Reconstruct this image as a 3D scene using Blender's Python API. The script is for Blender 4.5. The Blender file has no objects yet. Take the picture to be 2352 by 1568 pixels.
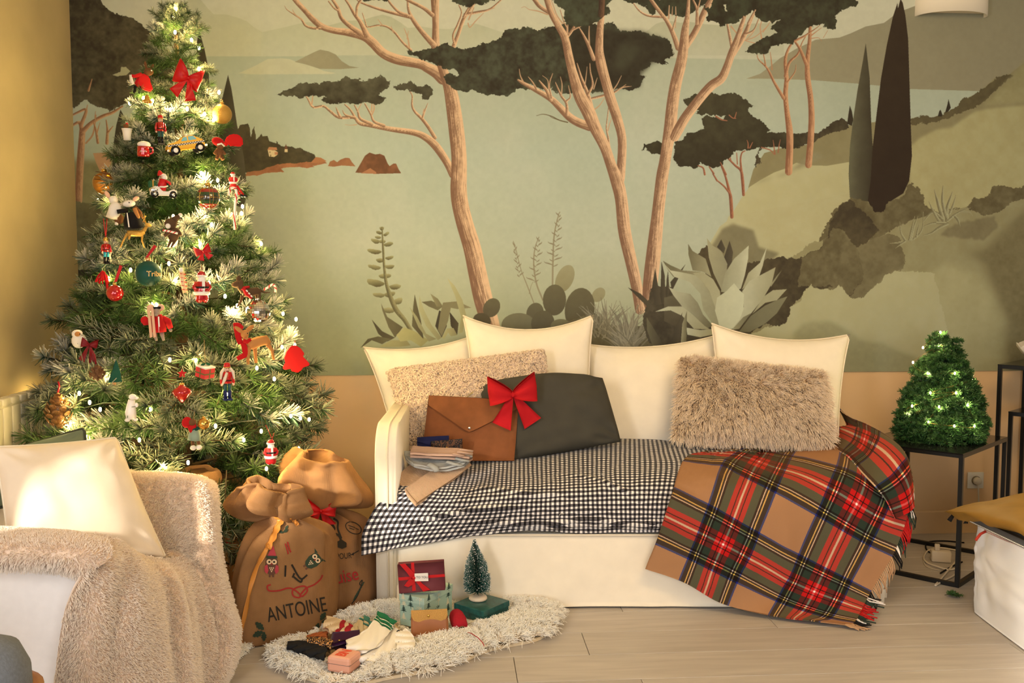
import bpy, bmesh, math, random
import numpy as np
from mathutils import Vector, Matrix

random.seed(7)
RNG = np.random.default_rng(7)
SC = bpy.context.scene
COL = SC.collection
PI = math.pi

# ------------------------------------------------------------ camera
CX, CY, FPX = 1176.0, 784.0, 2150.0
CAM_H, PITCH = 1.334, math.radians(4.12)
cam_d = bpy.data.cameras.new('camera'); cam = bpy.data.objects.new('camera', cam_d); COL.objects.link(cam)
cam_d.sensor_width = 36.0; cam_d.lens = FPX / 2352 * 36.0; cam_d.clip_start = 0.05
cam.location = (0, 0, CAM_H); cam.rotation_euler = (PI / 2 - PITCH, 0, 0)
SC.camera = cam

# ------------------------------------------------------------ view, world, daylight
SC.view_settings.view_transform = 'Standard'; SC.view_settings.look = 'None'
SC.view_settings.gamma = 1.0; SC.view_settings.use_curve_mapping = False
SC.view_settings.exposure = 0.13
try:
    SC.cycles.use_denoising = True
    SC.cycles.max_bounces = 8; SC.cycles.diffuse_bounces = 3; SC.cycles.glossy_bounces = 3
    SC.cycles.transparent_max_bounces = 8
    SC.cycles.sample_clamp_indirect = 6.0
except Exception:
    pass
world = bpy.data.worlds.new('world'); SC.world = world; world.use_nodes = True
bgn = world.node_tree.nodes['Background']
bgn.inputs[0].default_value = (1.0, 0.78, 0.48, 1); bgn.inputs[1].default_value = 0.17

def area_light(name, loc, target, size, sizey, power, color, spread=180):
    d = bpy.data.lights.new(name, 'AREA'); d.shape = 'RECTANGLE'; d.size = size; d.size_y = sizey
    d.energy = power; d.color = color; d.spread = math.radians(spread)
    o = bpy.data.objects.new(name, d); COL.objects.link(o); o.location = loc
    o.rotation_euler = (Vector(target) - Vector(loc)).to_track_quat('-Z', 'Y').to_euler()
    return o
# assumed daylight: area lights added before the solid left wall and behind the viewer
area_light('assumed_left_daylight', (-1.95, 0.35, 1.35), (1.0, 3.2, 0.15), 1.3, 1.8, 74, (0.98, 0.96, 0.96), 125)
area_light('assumed_rear_daylight', (0.9, -1.7, 1.25), (1.1, 4.0, 0.2), 2.6, 1.8, 56, (0.90, 0.95, 1.0))
# assumed warm lamp: area light added out of view below the ceiling
area_light('assumed_ceiling_light', (1.15, 1.8, 2.72), (0.85, 4.7, 1.3), 1.2, 0.9, 46, (1.0, 0.69, 0.33))
# low winter sun, shaped by the added slotted panels beside the armchair
sd = bpy.data.lights.new('sun', 'SUN'); sd.energy = 7.0; sd.angle = math.radians(3.0); sd.color = (1.0, 0.90, 0.74)
so = bpy.data.objects.new('sun', sd); COL.objects.link(so); so.location = (-4, -1, 3); so.rotation_euler = Vector((1.7, 2.5, -0.95)).to_track_quat('-Z', 'Y').to_euler()


# ------------------------------------------------------------ pixel <-> world helpers (measured on the photograph)
_cp, _sp = math.cos(PITCH), math.sin(PITCH)
CAM = Vector((0, 0, CAM_H))
def ray(x, y):
    a, b = (x - CX) / FPX, -(y - CY) / FPX
    return Vector((a, _cp + b * _sp, -_sp + b * _cp))
def P(x, y, d):
    r = ray(x, y); return CAM + r * (d / r.y)
def F(x, y, z=0.0):
    r = ray(x, y); return CAM + r * ((z - CAM_H) / r.z)
WALL_A = 0.066
_h = F(2070, 1225); WALL_D = _h.y - WALL_A * _h.x
WDIR = Vector((1, WALL_A, 0)).normalized(); WNRM = Vector((WALL_A, -1, 0)).normalized()   # normal points into the room
W0 = Vector((0, WALL_D, 0))
def W(x, y, off=0.0):
    r = ray(x, y); c = W0 + WNRM * off
    t = (c - CAM).dot(WNRM) / r.dot(WNRM); return CAM + r * t
def wall_s(p): return (p - W0).dot(WDIR)
def mpp(d): return d / FPX            # metres per photo pixel at depth d

# ------------------------------------------------------------ object helpers
def link(o, parent=None):
    COL.objects.link(o)
    if parent is not None: o.parent = parent
    return o
def tag(o, label=None, cat=None, group=None, kind=None):
    if label: o['label'] = label
    if cat: o['category'] = cat
    if group: o['group'] = group
    if kind: o['kind'] = kind
    return o
def empty(name, loc, label=None, cat=None, group=None, rot=(0, 0, 0)):
    o = bpy.data.objects.new(name, None); o.location = loc; o.rotation_euler = rot; o.empty_display_size = 0.05
    COL.objects.link(o); return tag(o, label, cat, group)
def me_obj(name, me, mat=None, parent=None, world=True):
    """world=True: mesh data are world coordinates; kept in place under the parent."""
    o = bpy.data.objects.new(name, me); COL.objects.link(o)
    if mat is not None:
        for m in (mat if isinstance(mat, (list, tuple)) else [mat]): me.materials.append(m)
    if parent is not None:
        o.parent = parent
        if world:
            M = Matrix.LocRotScale(parent.location, parent.rotation_euler, parent.scale)
            pp = parent.parent
            while pp is not None:
                M = Matrix.LocRotScale(pp.location, pp.rotation_euler, pp.scale) @ M; pp = pp.parent
            # the mesh was modelled in world space: bring it into the parent's space
            me.transform(M.inverted())
    return o
def bm_obj(name, bm, mat=None, parent=None, smooth=True, world=True):
    me = bpy.data.meshes.new(name); bmesh.ops.recalc_face_normals(bm, faces=bm.faces[:])
    bm.to_mesh(me); bm.free()
    if smooth: me.polygons.foreach_set('use_smooth', [True] * len(me.polygons))
    return me_obj(name, me, mat, parent, world)
def np_mesh(name, V, Q, mat=None, parent=None, smooth=True, uv=None, col=None, world=True, tris=None):
    me = bpy.data.meshes.new(name); V = np.asarray(V, dtype=np.float64)
    Q = np.asarray(Q); faces = Q.tolist()
    if tris is not None: faces = faces + np.asarray(tris).tolist()
    me.from_pydata(V.tolist(), [], faces)
    if smooth: me.polygons.foreach_set('use_smooth', [True] * len(me.polygons))
    if uv is not None or col is not None:
        li = np.empty(len(me.loops), dtype=np.int32); me.loops.foreach_get('vertex_index', li)
    if uv is not None:
        l = me.uv_layers.new(name='UVMap'); l.data.foreach_set('uv', np.asarray(uv, dtype=np.float32)[li].ravel())
    if col is not None:
        a = me.color_attributes.new('col', 'FLOAT_COLOR', 'POINT')
        c = np.ones((len(V), 4), dtype=np.float32); c[:, :3] = col; a.data.foreach_set('color', c.ravel())
    return me_obj(name, me, mat, parent, world)

# bmesh shape adders -------------------------------------------------
def add_box(bm, c, s, rot=None, bevel=0.0, seg=2, mi=0):
    r = bmesh.ops.create_cube(bm, size=1.0); vs = r['verts']
    M = Matrix.Translation(c) @ (rot.to_4x4() if rot is not None else Matrix.Identity(4)) @ Matrix.Diagonal((s[0], s[1], s[2], 1))
    bmesh.ops.transform(bm, matrix=M, verts=vs)
    fs = set(f for v in vs for f in v.link_faces)
    if bevel > 0:
        es = list(set(e for v in vs for e in v.link_edges))
        g = bmesh.ops.bevel(bm, geom=es, offset=bevel, segments=seg, affect='EDGES', profile=0.5)
        fs = set(f for f in fs if f.is_valid) | set(g['faces'])
    for f in fs:
        if f.is_valid: f.material_index = mi
    return fs
def add_ell(bm, c, r, seg=16, rings=10, rot=None, mi=0):
    g = bmesh.ops.create_uvsphere(bm, u_segments=seg, v_segments=rings, radius=1.0)
    M = Matrix.Translation(c) @ (rot.to_4x4() if rot is not None else Matrix.Identity(4)) @ Matrix.Diagonal((r[0], r[1], r[2], 1))
    bmesh.ops.transform(bm, matrix=M, verts=g['verts'])
    for f in set(f for v in g['verts'] for f in v.link_faces): f.material_index = mi
def frames(pts):
    pts = [Vector(p) for p in pts]; n = len(pts); T = []
    for i in range(n):
        t = pts[min(i + 1, n - 1)] - pts[max(i - 1, 0)]
        T.append(t.normalized() if t.length > 1e-9 else Vector((0, 0, 1)))
    u = T[0].orthogonal().normalized(); out = []
    for i in range(n):
        u = (u - T[i] * u.dot(T[i]));  u = u.normalized() if u.length > 1e-9 else T[i].orthogonal().normalized()
        out.append((pts[i], u.copy(), T[i].cross(u).normalized()))
    return out
def add_tube(bm, pts, r, seg=8, caps=True, mi=0):
    fr = frames(pts); n = len(fr); rr = r if isinstance(r, (list, tuple)) else [r] * n
    rings = []
    for (p, u, v), q in zip(fr, rr):
        rings.append([bm.verts.new(p + (u * math.cos(2 * PI * k / seg) + v * math.sin(2 * PI * k / seg)) * q) for k in range(seg)])
    for a, b in zip(rings, rings[1:]):
        for k in range(seg):
            f = bm.faces.new((a[k], a[(k + 1) % seg], b[(k + 1) % seg], b[k])); f.material_index = mi
    if caps:
        for g in (rings[0][::-1], rings[-1]):
            f = bm.faces.new(g); f.material_index = mi
def add_lathe(bm, prof, c=(0, 0, 0), seg=20, rot=None, mi=0, scale=(1, 1)):
    """prof: list of (radius, z). Closed at ends when radius is 0."""
    c = Vector(c); R = rot if rot is not None else Matrix.Identity(3); rings = []
    for (r, z) in prof:
        if r < 1e-6: rings.append([bm.verts.new(c + R @ Vector((0, 0, z)))])
        else: rings.append([bm.verts.new(c + R @ Vector((r * scale[0] * math.cos(2 * PI * k / seg), r * scale[1] * math.sin(2 * PI * k / seg), z))) for k in range(seg)])
    for a, b in zip(rings, rings[1:]):
        for k in range(seg):
            k2 = (k + 1) % seg
            if len(a) == 1 and len(b) == 1: continue
            if len(a) == 1: f = bm.faces.new((a[0], b[k], b[k2]))
            elif len(b) == 1: f = bm.faces.new((a[k], a[k2], b[0]))
            else: f = bm.faces.new((a[k], a[k2], b[k2], b[k]))
            f.material_index = mi
def add_prism(bm, poly, depth, M, mi=0):
    """poly: list of (x, y) in the plane; extruded +-depth/2 along z; placed by M (4x4)."""
    a = [bm.verts.new(M @ Vector((x, y, -depth / 2))) for x, y in poly]
    b = [bm.verts.new(M @ Vector((x, y, depth / 2))) for x, y in poly]
    n = len(poly); fs = [bm.faces.new(a[::-1]), bm.faces.new(b)]
    for k in range(n): fs.append(bm.faces.new((a[k], a[(k + 1) % n], b[(k + 1) % n], b[k])))
    for f in fs: f.material_index = mi
    return fs
def facing(p, roll=0.0):
    """matrix at p: local x right, y up (in the picture's sense), z towards the viewer's side of the room."""
    z = Vector((-p.x * 0.5, -1, 0.0)).normalized(); x = Vector((0, 0, 1)).cross(z).normalized(); y = z.cross(x)
    x = -x if x.x < 0 else x; y = z.cross(x)
    M = Matrix((x, y, z)).transposed().to_4x4(); M.translation = p
    return M @ Matrix.Rotation(roll, 4, 'Z')

# surfaces from a net of control points -------------------------------
def spline1(C, n, closed=False):
    """Catmull-Rom resampling of an array of points along axis 0."""
    C = np.asarray(C, dtype=float); m = len(C); t = np.linspace(0, m - 1, n); i = np.clip(t.astype(int), 0, m - 2); f = (t - i)
    f = f.reshape((-1,) + (1,) * (C.ndim - 1))
    g = lambda k: np.where((k < 0).reshape(f.shape), 2 * C[0] - C[1], np.where((k > m - 1).reshape(f.shape), 2 * C[-1] - C[-2], C[np.clip(k, 0, m - 1)]))
    p0, p1, p2, p3 = g(i - 1), g(i), g(i + 1), g(i + 2)
    return 0.5 * ((2 * p1) + (-p0 + p2) * f + (2 * p0 - 5 * p1 + 4 * p2 - p3) * f ** 2 + (-p0 + 3 * p1 - 3 * p2 + p3) * f ** 3)
def net(C, nu, nv):
    """C: rows x cols x k control net -> nv x nu x k."""
    A = spline1(np.asarray(C, dtype=float), nv)
    return np.swapaxes(spline1(np.swapaxes(A, 0, 1), nu), 0, 1)
def pxnet(rows):
    return np.array([[tuple(P(*q[:3])) + tuple(q[3:]) for q in r] for r in rows])
def grid_quads(nv, nu, wrap=False):
    i = np.arange(nv * nu).reshape(nv, nu)
    return np.stack([i[:-1, :-1], i[:-1, 1:], i[1:, 1:], i[1:, :-1]], -1).reshape(-1, 4)
def grid_normals(G):
    du = np.gradient(G, axis=1); dv = np.gradient(G, axis=0); n = np.cross(du, dv)
    return n / np.maximum(np.linalg.norm(n, axis=2, keepdims=True), 1e-9)
def vnoise2(h, w, cell, seed=0):
    """smooth value noise in [-1, 1] on an h x w raster."""
    r = np.random.default_rng(seed); gh, gw = int(h / cell) + 3, int(w / cell) + 3; g = r.uniform(-1, 1, (gh, gw))
    y = np.arange(h) / cell; x = np.arange(w) / cell; iy, ix = y.astype(int), x.astype(int)
    fy, fx = y - iy, x - ix; fy = (fy * fy * (3 - 2 * fy))[:, None]; fx = (fx * fx * (3 - 2 * fx))[None]
    a = g[iy][:, ix]; b = g[iy][:, ix + 1]; c = g[iy + 1][:, ix]; d = g[iy + 1][:, ix + 1]
    return (a * (1 - fx) + b * fx) * (1 - fy) + (c * (1 - fx) + d * fx) * fy
def fbm(h, w, cell, oct=4, seed=0, gain=0.5):
    s = np.zeros((h, w)); a = 1.0; t = 0
    for k in range(oct):
        if cell < 1.5: break
        s += a * vnoise2(h, w, cell, seed + k); t += a; a *= gain; cell /= 2
    return s / t
def cloth(name, G, mat, parent, thick=0.0, uv=None, **kw):
    """single sheet, or a closed sheet of some thickness, from an nv x nu x 3 grid."""
    nv, nu = G.shape[:2]
    if uv is None:
        du = np.concatenate([np.zeros((nv, 1)), np.cumsum(np.linalg.norm(np.diff(G, axis=1), axis=2), 1)], 1).mean(0)
        dv = np.concatenate([np.zeros((1, nu)), np.cumsum(np.linalg.norm(np.diff(G, axis=0), axis=2), 0)], 0).mean(1)
        uv = np.stack(np.broadcast_arrays(du[None, :], dv[:, None]), -1)
    Q = grid_quads(nv, nu)
    if thick <= 0: return np_mesh(name, G.reshape(-1, 3), Q, mat, parent, uv=uv.reshape(-1, 2), **kw)
    N = grid_normals(G); A, B = G + N * thick / 2, G - N * thick / 2; k = nv * nu
    i = np.arange(k).reshape(nv, nu); ring = np.concatenate([i[0, :], i[1:, -1], i[-1, -2::-1], i[-2:0:-1, 0]])
    side = np.stack([ring, np.roll(ring, -1), np.roll(ring, -1) + k, ring + k], -1)
    V = np.concatenate([A.reshape(-1, 3), B.reshape(-1, 3)]); Q2 = np.concatenate([Q, Q[:, ::-1] + k, side])
    return np_mesh(name, V, Q2, mat, parent, uv=np.concatenate([uv.reshape(-1, 2)] * 2), **kw)

# hair --------------------------------------------------------------
def fur(name, V, N, mat, parent, length, n_pts=4, radius=0.0012, tip=0.3, spread=0.35, curl=0.0, clump=0.0, clump_size=0.02, grav=0.25, seed=1, comb=None, world=True, curlr=0.006):
    """hair curves rooted at V with normals N; curls and clumps optional."""
    r = np.random.default_rng(seed); n = len(V); V = np.asarray(V); N = np.asarray(N)
    d = N + r.normal(0, spread, (n, 3))
    if comb is not None: d = d + comb
    if clump > 0:      # hairs of one cell lean to a common point
        key = np.floor(V / clump_size).astype(int); h = (key[:, 0] * 73856093) ^ (key[:, 1] * 19349663) ^ (key[:, 2] * 83492791)
        u, inv = np.unique(h, return_inverse=True); cd = r.normal(0, 0.55, (len(u), 3)); cc = np.zeros((len(u), 3)); cnt = np.bincount(inv)
        for k in range(3): cc[:, k] = np.bincount(inv, V[:, k]) / cnt
        d = d * (1 - clump) + (N + cd[inv]) * clump; aim = cc[inv]
    d /= np.linalg.norm(d, axis=1, keepdims=True)
    L = length * r.uniform(0.7, 1.1, n) if np.isscalar(length) else np.asarray(length) * r.uniform(0.75, 1.1, n)
    t = np.linspace(0, 1, n_pts); pts = V[:, None] + d[:, None] * (L[:, None] * t[None])[..., None]
    pts[..., 2] -= grav * L[:, None] * (t[None] ** 2) * 0.6
    if clump > 0:
        w = (clump * 0.7 * t ** 1.3)[None, :, None]; tgt = aim[:, None] + (pts - V[:, None]); pts = pts * (1 - w) + tgt * w
    if curl > 0:
        u = np.cross(d, r.normal(0, 1, (n, 3))); u /= np.linalg.norm(u, axis=1, keepdims=True); v = np.cross(d, u)
        ph = r.uniform(0, 6.28, n)[:, None] if clump <= 0 else (r.uniform(0, 6.28, len(cc))[inv] + r.normal(0, 0.3, n))[:, None]
        a = ph + curl * t[None] * 6.28; s = curlr * np.minimum(t * 3, 1)[None]
        pts += u[:, None] * (np.cos(a) * s)[..., None] + v[:, None] * (np.sin(a) * s)[..., None]
    return hair_curves(name, pts, radius, tip, mat, parent, world)
def hair_curves(name, pts, radius, tip, mat, parent, world=True):
    n, m = pts.shape[:2]; hc = bpy.data.hair_curves.new(name); hc.add_curves([m] * n)
    if parent is not None and world:
        M = Matrix.LocRotScale(parent.location, parent.rotation_euler, parent.scale); pp = parent.parent
        while pp is not None: M = Matrix.LocRotScale(pp.location, pp.rotation_euler, pp.scale) @ M; pp = pp.parent
        Mi = np.array(M.inverted()); pts = pts @ Mi[:3, :3].T + Mi[:3, 3]
    hc.attributes['position'].data.foreach_set('vector', np.ascontiguousarray(pts.reshape(-1), dtype=np.float32))
    ra = hc.attributes.get('radius') or hc.attributes.new('radius', 'FLOAT', 'POINT')
    t = np.linspace(0, 1, m); rad = radius * (1 - (1 - tip) * t ** 1.5)
    ra.data.foreach_set('value', np.broadcast_to(rad[None], (n, m)).astype(np.float32).ravel().copy())
    hc.materials.append(mat); o = bpy.data.objects.new(name, hc); COL.objects.link(o); o.parent = parent
    o['kind'] = 'stuff'; return o
def scatter(G, n, seed=0, sign=None):
    """n random points with normals on an nv x nu x 3 grid, area weighted; normals face the viewer's side (sign 1) or away (-1)."""
    r = np.random.default_rng(seed); nv, nu = G.shape[:2]; N = grid_normals(G)
    if sign is not None: N = N * sign * np.sign(((np.array(CAM) - G.mean((0, 1))) * N).sum(-1).mean())
    a = np.linalg.norm(np.cross(G[:-1, 1:] - G[:-1, :-1], G[1:, :-1] - G[:-1, :-1]), axis=2); c = np.cumsum(a.ravel()); k = np.searchsorted(c, r.uniform(0, c[-1], n))
    k = np.clip(k, 0, a.size - 1); j, i = np.divmod(k, nu - 1); f, g = r.uniform(0, 1, n)[:, None], r.uniform(0, 1, n)[:, None]
    def lerp(A): return (A[j, i] * (1 - f) + A[j, i + 1] * f) * (1 - g) + (A[j + 1, i] * (1 - f) + A[j + 1, i + 1] * f) * g
    Nn = lerp(N); return lerp(G), Nn / np.linalg.norm(Nn, axis=1, keepdims=True)

# materials -----------------------------------------------------------
def lin(c):
    return tuple(((v / 255) / 12.92 if v / 255 <= 0.04045 else ((v / 255 + 0.055) / 1.055) ** 2.4) for v in c)
_mc = {}
def mat(name, rgb, rough=0.7, metal=0.0, noise=0.0, nscale=40.0, bump=0.0, bscale=300.0, sheen=0.0, spec=0.3, emit=None, estr=0.0, alpha=1.0, trans=0.0, coat=0.0, sss=0.0):
    """principled material in linear albedo given as display rgb, with optional colour mottling and bump from noise."""
    if name in _mc: return _mc[name]
    m = bpy.data.materials.new(name); m.use_nodes = True; nt = m.node_tree; b = nt.nodes['Principled BSDF']; _mc[name] = m
    c = lin(rgb) + (1,); b.inputs['Base Color'].default_value = c; b.inputs['Roughness'].default_value = rough; b.inputs['Metallic'].default_value = metal
    b.inputs['Specular IOR Level'].default_value = spec
    if sheen: b.inputs['Sheen Weight'].default_value = sheen; b.inputs['Sheen Roughness'].default_value = 0.5; b.inputs['Sheen Tint'].default_value = c
    if trans: b.inputs['Transmission Weight'].default_value = trans
    if coat: b.inputs['Coat Weight'].default_value = coat; b.inputs['Coat Roughness'].default_value = 0.08
    if emit: b.inputs['Emission Color'].default_value = lin(emit) + (1,); b.inputs['Emission Strength'].default_value = estr
    if noise or bump:
        tc = nt.nodes.new('ShaderNodeTexCoord')
    if noise:
        n = nt.nodes.new('ShaderNodeTexNoise'); n.inputs['Scale'].default_value = nscale; n.inputs['Detail'].default_value = 4
        nt.links.new(tc.outputs['Object'], n.inputs['Vector'])
        mr = nt.nodes.new('ShaderNodeMapRange'); mr.inputs[1].default_value = 0.3; mr.inputs[2].default_value = 0.7; mr.inputs[3].default_value = 1 - noise; mr.inputs[4].default_value = 1 + noise
        nt.links.new(n.outputs['Fac'], mr.inputs[0])
        v = nt.nodes.new('ShaderNodeVectorMath'); v.operation = 'SCALE'; v.inputs[0].default_value = c[:3]; nt.links.new(mr.outputs[0], v.inputs['Scale'])
        nt.links.new(v.outputs[0], b.inputs['Base Color'])
    if bump:
        n = nt.nodes.new('ShaderNodeTexNoise'); n.inputs['Scale'].default_value = bscale; n.inputs['Detail'].default_value = 3
        nt.links.new(tc.outputs['Object'], n.inputs['Vector'])
        bp = nt.nodes.new('ShaderNodeBump'); bp.inputs['Strength'].default_value = bump; bp.inputs['Distance'].default_value = 0.003
        nt.links.new(n.outputs['Fac'], bp.inputs['Height']); nt.links.new(bp.outputs['Normal'], b.inputs['Normal'])
    return m
def weave(name, rgb, rgb2=None, scale=900.0, bump=0.25, noise=0.06, rough=0.85, sheen=0.15):
    """woven cloth: two crossed waves for bump and slight thread colour variation."""
    m = mat(name, rgb, rough=rough, noise=noise, nscale=14, sheen=sheen, spec=0.15); nt = m.node_tree; b = nt.nodes['Principled BSDF']
    tc = nt.nodes.new('ShaderNodeTexCoord'); hs = []
    for ax in ('X', 'Z'):
        w = nt.nodes.new('ShaderNodeTexWave'); w.bands_direction = ax; w.inputs['Scale'].default_value = scale / 6.28; w.inputs['Distortion'].default_value = 1.2; w.inputs['Detail'].default_value = 1
        nt.links.new(tc.outputs['Object'], w.inputs['Vector']); hs.append(w)
    ad = nt.nodes.new('ShaderNodeMath'); ad.operation = 'ADD'; nt.links.new(hs[0].outputs['Fac'], ad.inputs[0]); nt.links.new(hs[1].outputs['Fac'], ad.inputs[1])
    bp = nt.nodes.new('ShaderNodeBump'); bp.inputs['Strength'].default_value = bump; bp.inputs['Distance'].default_value = 0.002
    nt.links.new(ad.outputs[0], bp.inputs['Height']); nt.links.new(bp.outputs['Normal'], b.inputs['Normal'])
    return m
def attr_mat(name, rough=0.8, spec=0.2, sheen=0.0, attr='col', bump=0.0, bscale=400):
    m = mat(name, (128, 128, 128), rough=rough, spec=spec, sheen=sheen, bump=bump, bscale=bscale); nt = m.node_tree
    a = nt.nodes.new('ShaderNodeAttribute'); a.attribute_name = attr; nt.links.new(a.outputs['Color'], nt.nodes['Principled BSDF'].inputs['Base Color'])
    return m
def hair_mat(name, root, tip, rough=0.8, var=0.15, sheen=0.0):
    m = bpy.data.materials.new(name); m.use_nodes = True; nt = m.node_tree; b = nt.nodes['Principled BSDF']
    b.inputs['Roughness'].default_value = rough; b.inputs['Specular IOR Level'].default_value = 0.15
    h = nt.nodes.new('ShaderNodeHairInfo'); rp = nt.nodes.new('ShaderNodeValToRGB'); e = rp.color_ramp.elements
    e[0].color = lin(root) + (1,); e[1].color = lin(tip) + (1,); e[1].position = 0.75
    nt.links.new(h.outputs['Intercept'], rp.inputs[0])
    mr = nt.nodes.new('ShaderNodeMapRange'); mr.inputs[3].default_value = 1 - var; mr.inputs[4].default_value = 1 + var; nt.links.new(h.outputs['Random'], mr.inputs[0])
    v = nt.nodes.new('ShaderNodeVectorMath'); v.operation = 'SCALE'; nt.links.new(rp.outputs[0], v.inputs[0]); nt.links.new(mr.outputs[0], v.inputs['Scale'])
    nt.links.new(v.outputs[0], b.inputs['Base Color']); return m
def text_mesh(bm_name, txt, size, M, material, parent, depth=0.0006, font_scale_x=1.0, shear=0.0, bold=0.0):
    """lettering as a thin solid."""
    cu = bpy.data.curves.new(bm_name, 'FONT'); cu.body = txt; cu.size = size; cu.align_x = 'CENTER'; cu.align_y = 'CENTER'; cu.extrude = depth; cu.shear = shear; cu.offset = bold
    o = bpy.data.objects.new(bm_name, cu); COL.objects.link(o); dg = bpy.context.evaluated_depsgraph_get(); me = bpy.data.meshes.new_from_object(o.evaluated_get(dg)); bpy.data.objects.remove(o)
    me.transform(M @ Matrix.Diagonal((font_scale_x, 1, 1, 1))); me.materials.clear()
    return me_obj(bm_name, me, material, parent)
# ============================================================ ROOM
S_L = wall_s(W(182, 700)); S_R = 3.9; Z_DADO = W(1400, 857.5).z; Z_TOP = 2.85
def wallp(s, z, off=0.0): return W0 + WDIR * s + Vector((0, 0, z)) + WNRM * off
CORNER = wallp(S_L, 0)
LDIR = WNRM                                # the left wall runs from the corner towards the viewer
M_dado = mat('dado_paint', (238, 200, 152), rough=0.75, noise=0.02, nscale=6)
M_ochre = mat('ochre_wall_paint', (202, 182, 138), rough=0.8, noise=0.06, nscale=5)
M_ceil = mat('ceiling_paint', (235, 228, 212), rough=0.9)
M_white = mat('white_paint', (232, 226, 212), rough=0.5)

# ---- mural picture, painted in wall coordinates ----------------------
PPM = 470
TW, TH = int((S_R - S_L) * PPM), int((Z_TOP - Z_DADO) * PPM)
MUR = np.zeros((TH, TW, 3))
N_BIG = fbm(TH, TW, 160, 5, 3); N_MID = fbm(TH, TW, 26, 4, 4); N_FINE = fbm(TH, TW, 9, 3, 5)
JX = fbm(TH, TW, 15, 4, 11, .7) * 1.0; JY = fbm(TH, TW, 15, 4, 12, .7) * 1.0
BIGX = fbm(TH, TW, 60, 2, 13); BIGY = fbm(TH, TW, 60, 2, 14)
BARK = np.repeat(vnoise2(901, 64, 5, 31)[::5], 5, 0)[:900] * .0 + np.array([np.interp(np.linspace(0, 60, 900), np.arange(61), c) for c in np.random.default_rng(9).uniform(-1, 1, (64, 61))]).T
BARK = (BARK + np.roll(BARK, 1, 1)) / 1.4
def w2t(x, y):
    p = W(x, y); return ((wall_s(p) - S_L) * PPM, (Z_TOP - p.z) * PPM)
VIEWS = {0: (0, 0, 1.0), 1: (600, 0, .29762), 2: (1200, 0, .25510), 3: (1650, 0, .31895), 4: (800, 450, .29762), 5: (1400, 400, .29762), 6: (0, 0, .57389), 7: (1900, 400, .31899), 8: (200, 0, .31888)}
def tr(v, pts):
    ox, oy, k = VIEWS[v]; return np.array([w2t(ox + q[0] * k, oy + q[1] * k) for q in pts])
def C3(c): return np.array(c, dtype=float) / 255
def coverage(T, jag=0.0, aa=2, soft=0):
    pad = int(jag * 2 + 3 + soft * 4); x0, y0 = np.floor(T.min(0)).astype(int) - pad; x1, y1 = np.ceil(T.max(0)).astype(int) + pad
    x0, y0, x1, y1 = max(x0, 0), max(y0, 0), min(x1, TW), min(y1, TH)
    if x1 <= x0 or y1 <= y0: return None
    acc = np.zeros((y1 - y0, x1 - x0))
    jx, jy = (JX[y0:y1, x0:x1] * jag * 2, JY[y0:y1, x0:x1] * jag * 2) if jag else (0, 0)
    n = len(T)
    for sy in range(aa):
        for sx in range(aa):
            X = np.arange(x0, x1)[None, :] + (sx + .5) / aa + jx; Y = np.arange(y0, y1)[:, None] + (sy + .5) / aa + jy
            X = np.broadcast_to(X, acc.shape); Y = np.broadcast_to(Y, acc.shape); ins = np.zeros(acc.shape, bool)
            for k in range(n):
                ax, ay = T[k]; bx, by = T[(k + 1) % n]
                if ay == by: continue
                ins ^= ((ay > Y) != (by > Y)) & (X < (bx - ax) * (Y - ay) / (by - ay) + ax)
            acc += ins
    return acc / (aa * aa), x0, y0, x1, y1
def blur(a, r):
    if r < 1: return a
    for _ in range(2):
        for ax in (0, 1):
            p = np.pad(a, [(r + 1, r) if k == ax else (0, 0) for k in (0, 1)], mode='edge'); c = np.cumsum(p, axis=ax); n = a.shape[ax]
            a = (np.take(c, np.arange(2 * r + 1, 2 * r + 1 + n), axis=ax) - np.take(c, np.arange(0, n), axis=ax)) / (2 * r + 1)
    return a
def poly(v, pts, c, c2=None, jag=0.0, soft=0, mode='noise', ns=1.0, op=1.0):
    """filled shape; c2 mixes in by noise, from top to bottom ('v') or left to right ('h')."""
    T = tr(v, pts); R = coverage(T, jag, 1 if soft else 2, soft)
    if R is None: return
    A, x0, y0, x1, y1 = R
    if soft:
        A = blur(np.pad(A, 0), soft)
    A = A[..., None] * op
    c = C3(c)
    if c2 is None: col = c[None, None] * (1 + 0.03 * N_MID[y0:y1, x0:x1, None])
    else:
        if mode == 'noise': f = np.clip(0.5 + (N_MID[y0:y1, x0:x1] * .9 + N_FINE[y0:y1, x0:x1] * .7) * .75 * ns + .35 * N_BIG[y0:y1, x0:x1], 0, 1)
        elif mode == 'v': f = np.clip((np.arange(y0, y1)[:, None] - T[:, 1].min()) / np.ptp(T[:, 1]) + .25 * N_MID[y0:y1, x0:x1], 0, 1)
        elif mode == 'tree':
            f = np.clip((np.arange(y0, y1)[:, None] - T[:, 1].min()) / np.ptp(T[:, 1]) * .8 + .1 + .6 * N_MID[y0:y1, x0:x1] + .35 * N_FINE[y0:y1, x0:x1], 0, 1)
        else: f = np.clip((np.arange(x0, x1)[None, :] - T[:, 0].min()) / np.ptp(T[:, 0]) + .15 * N_MID[y0:y1, x0:x1], 0, 1)
        col = c * (1 - f[..., None]) + C3(c2) * f[..., None]
    MUR[y0:y1, x0:x1] = MUR[y0:y1, x0:x1] * (1 - A) + col * A
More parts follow.
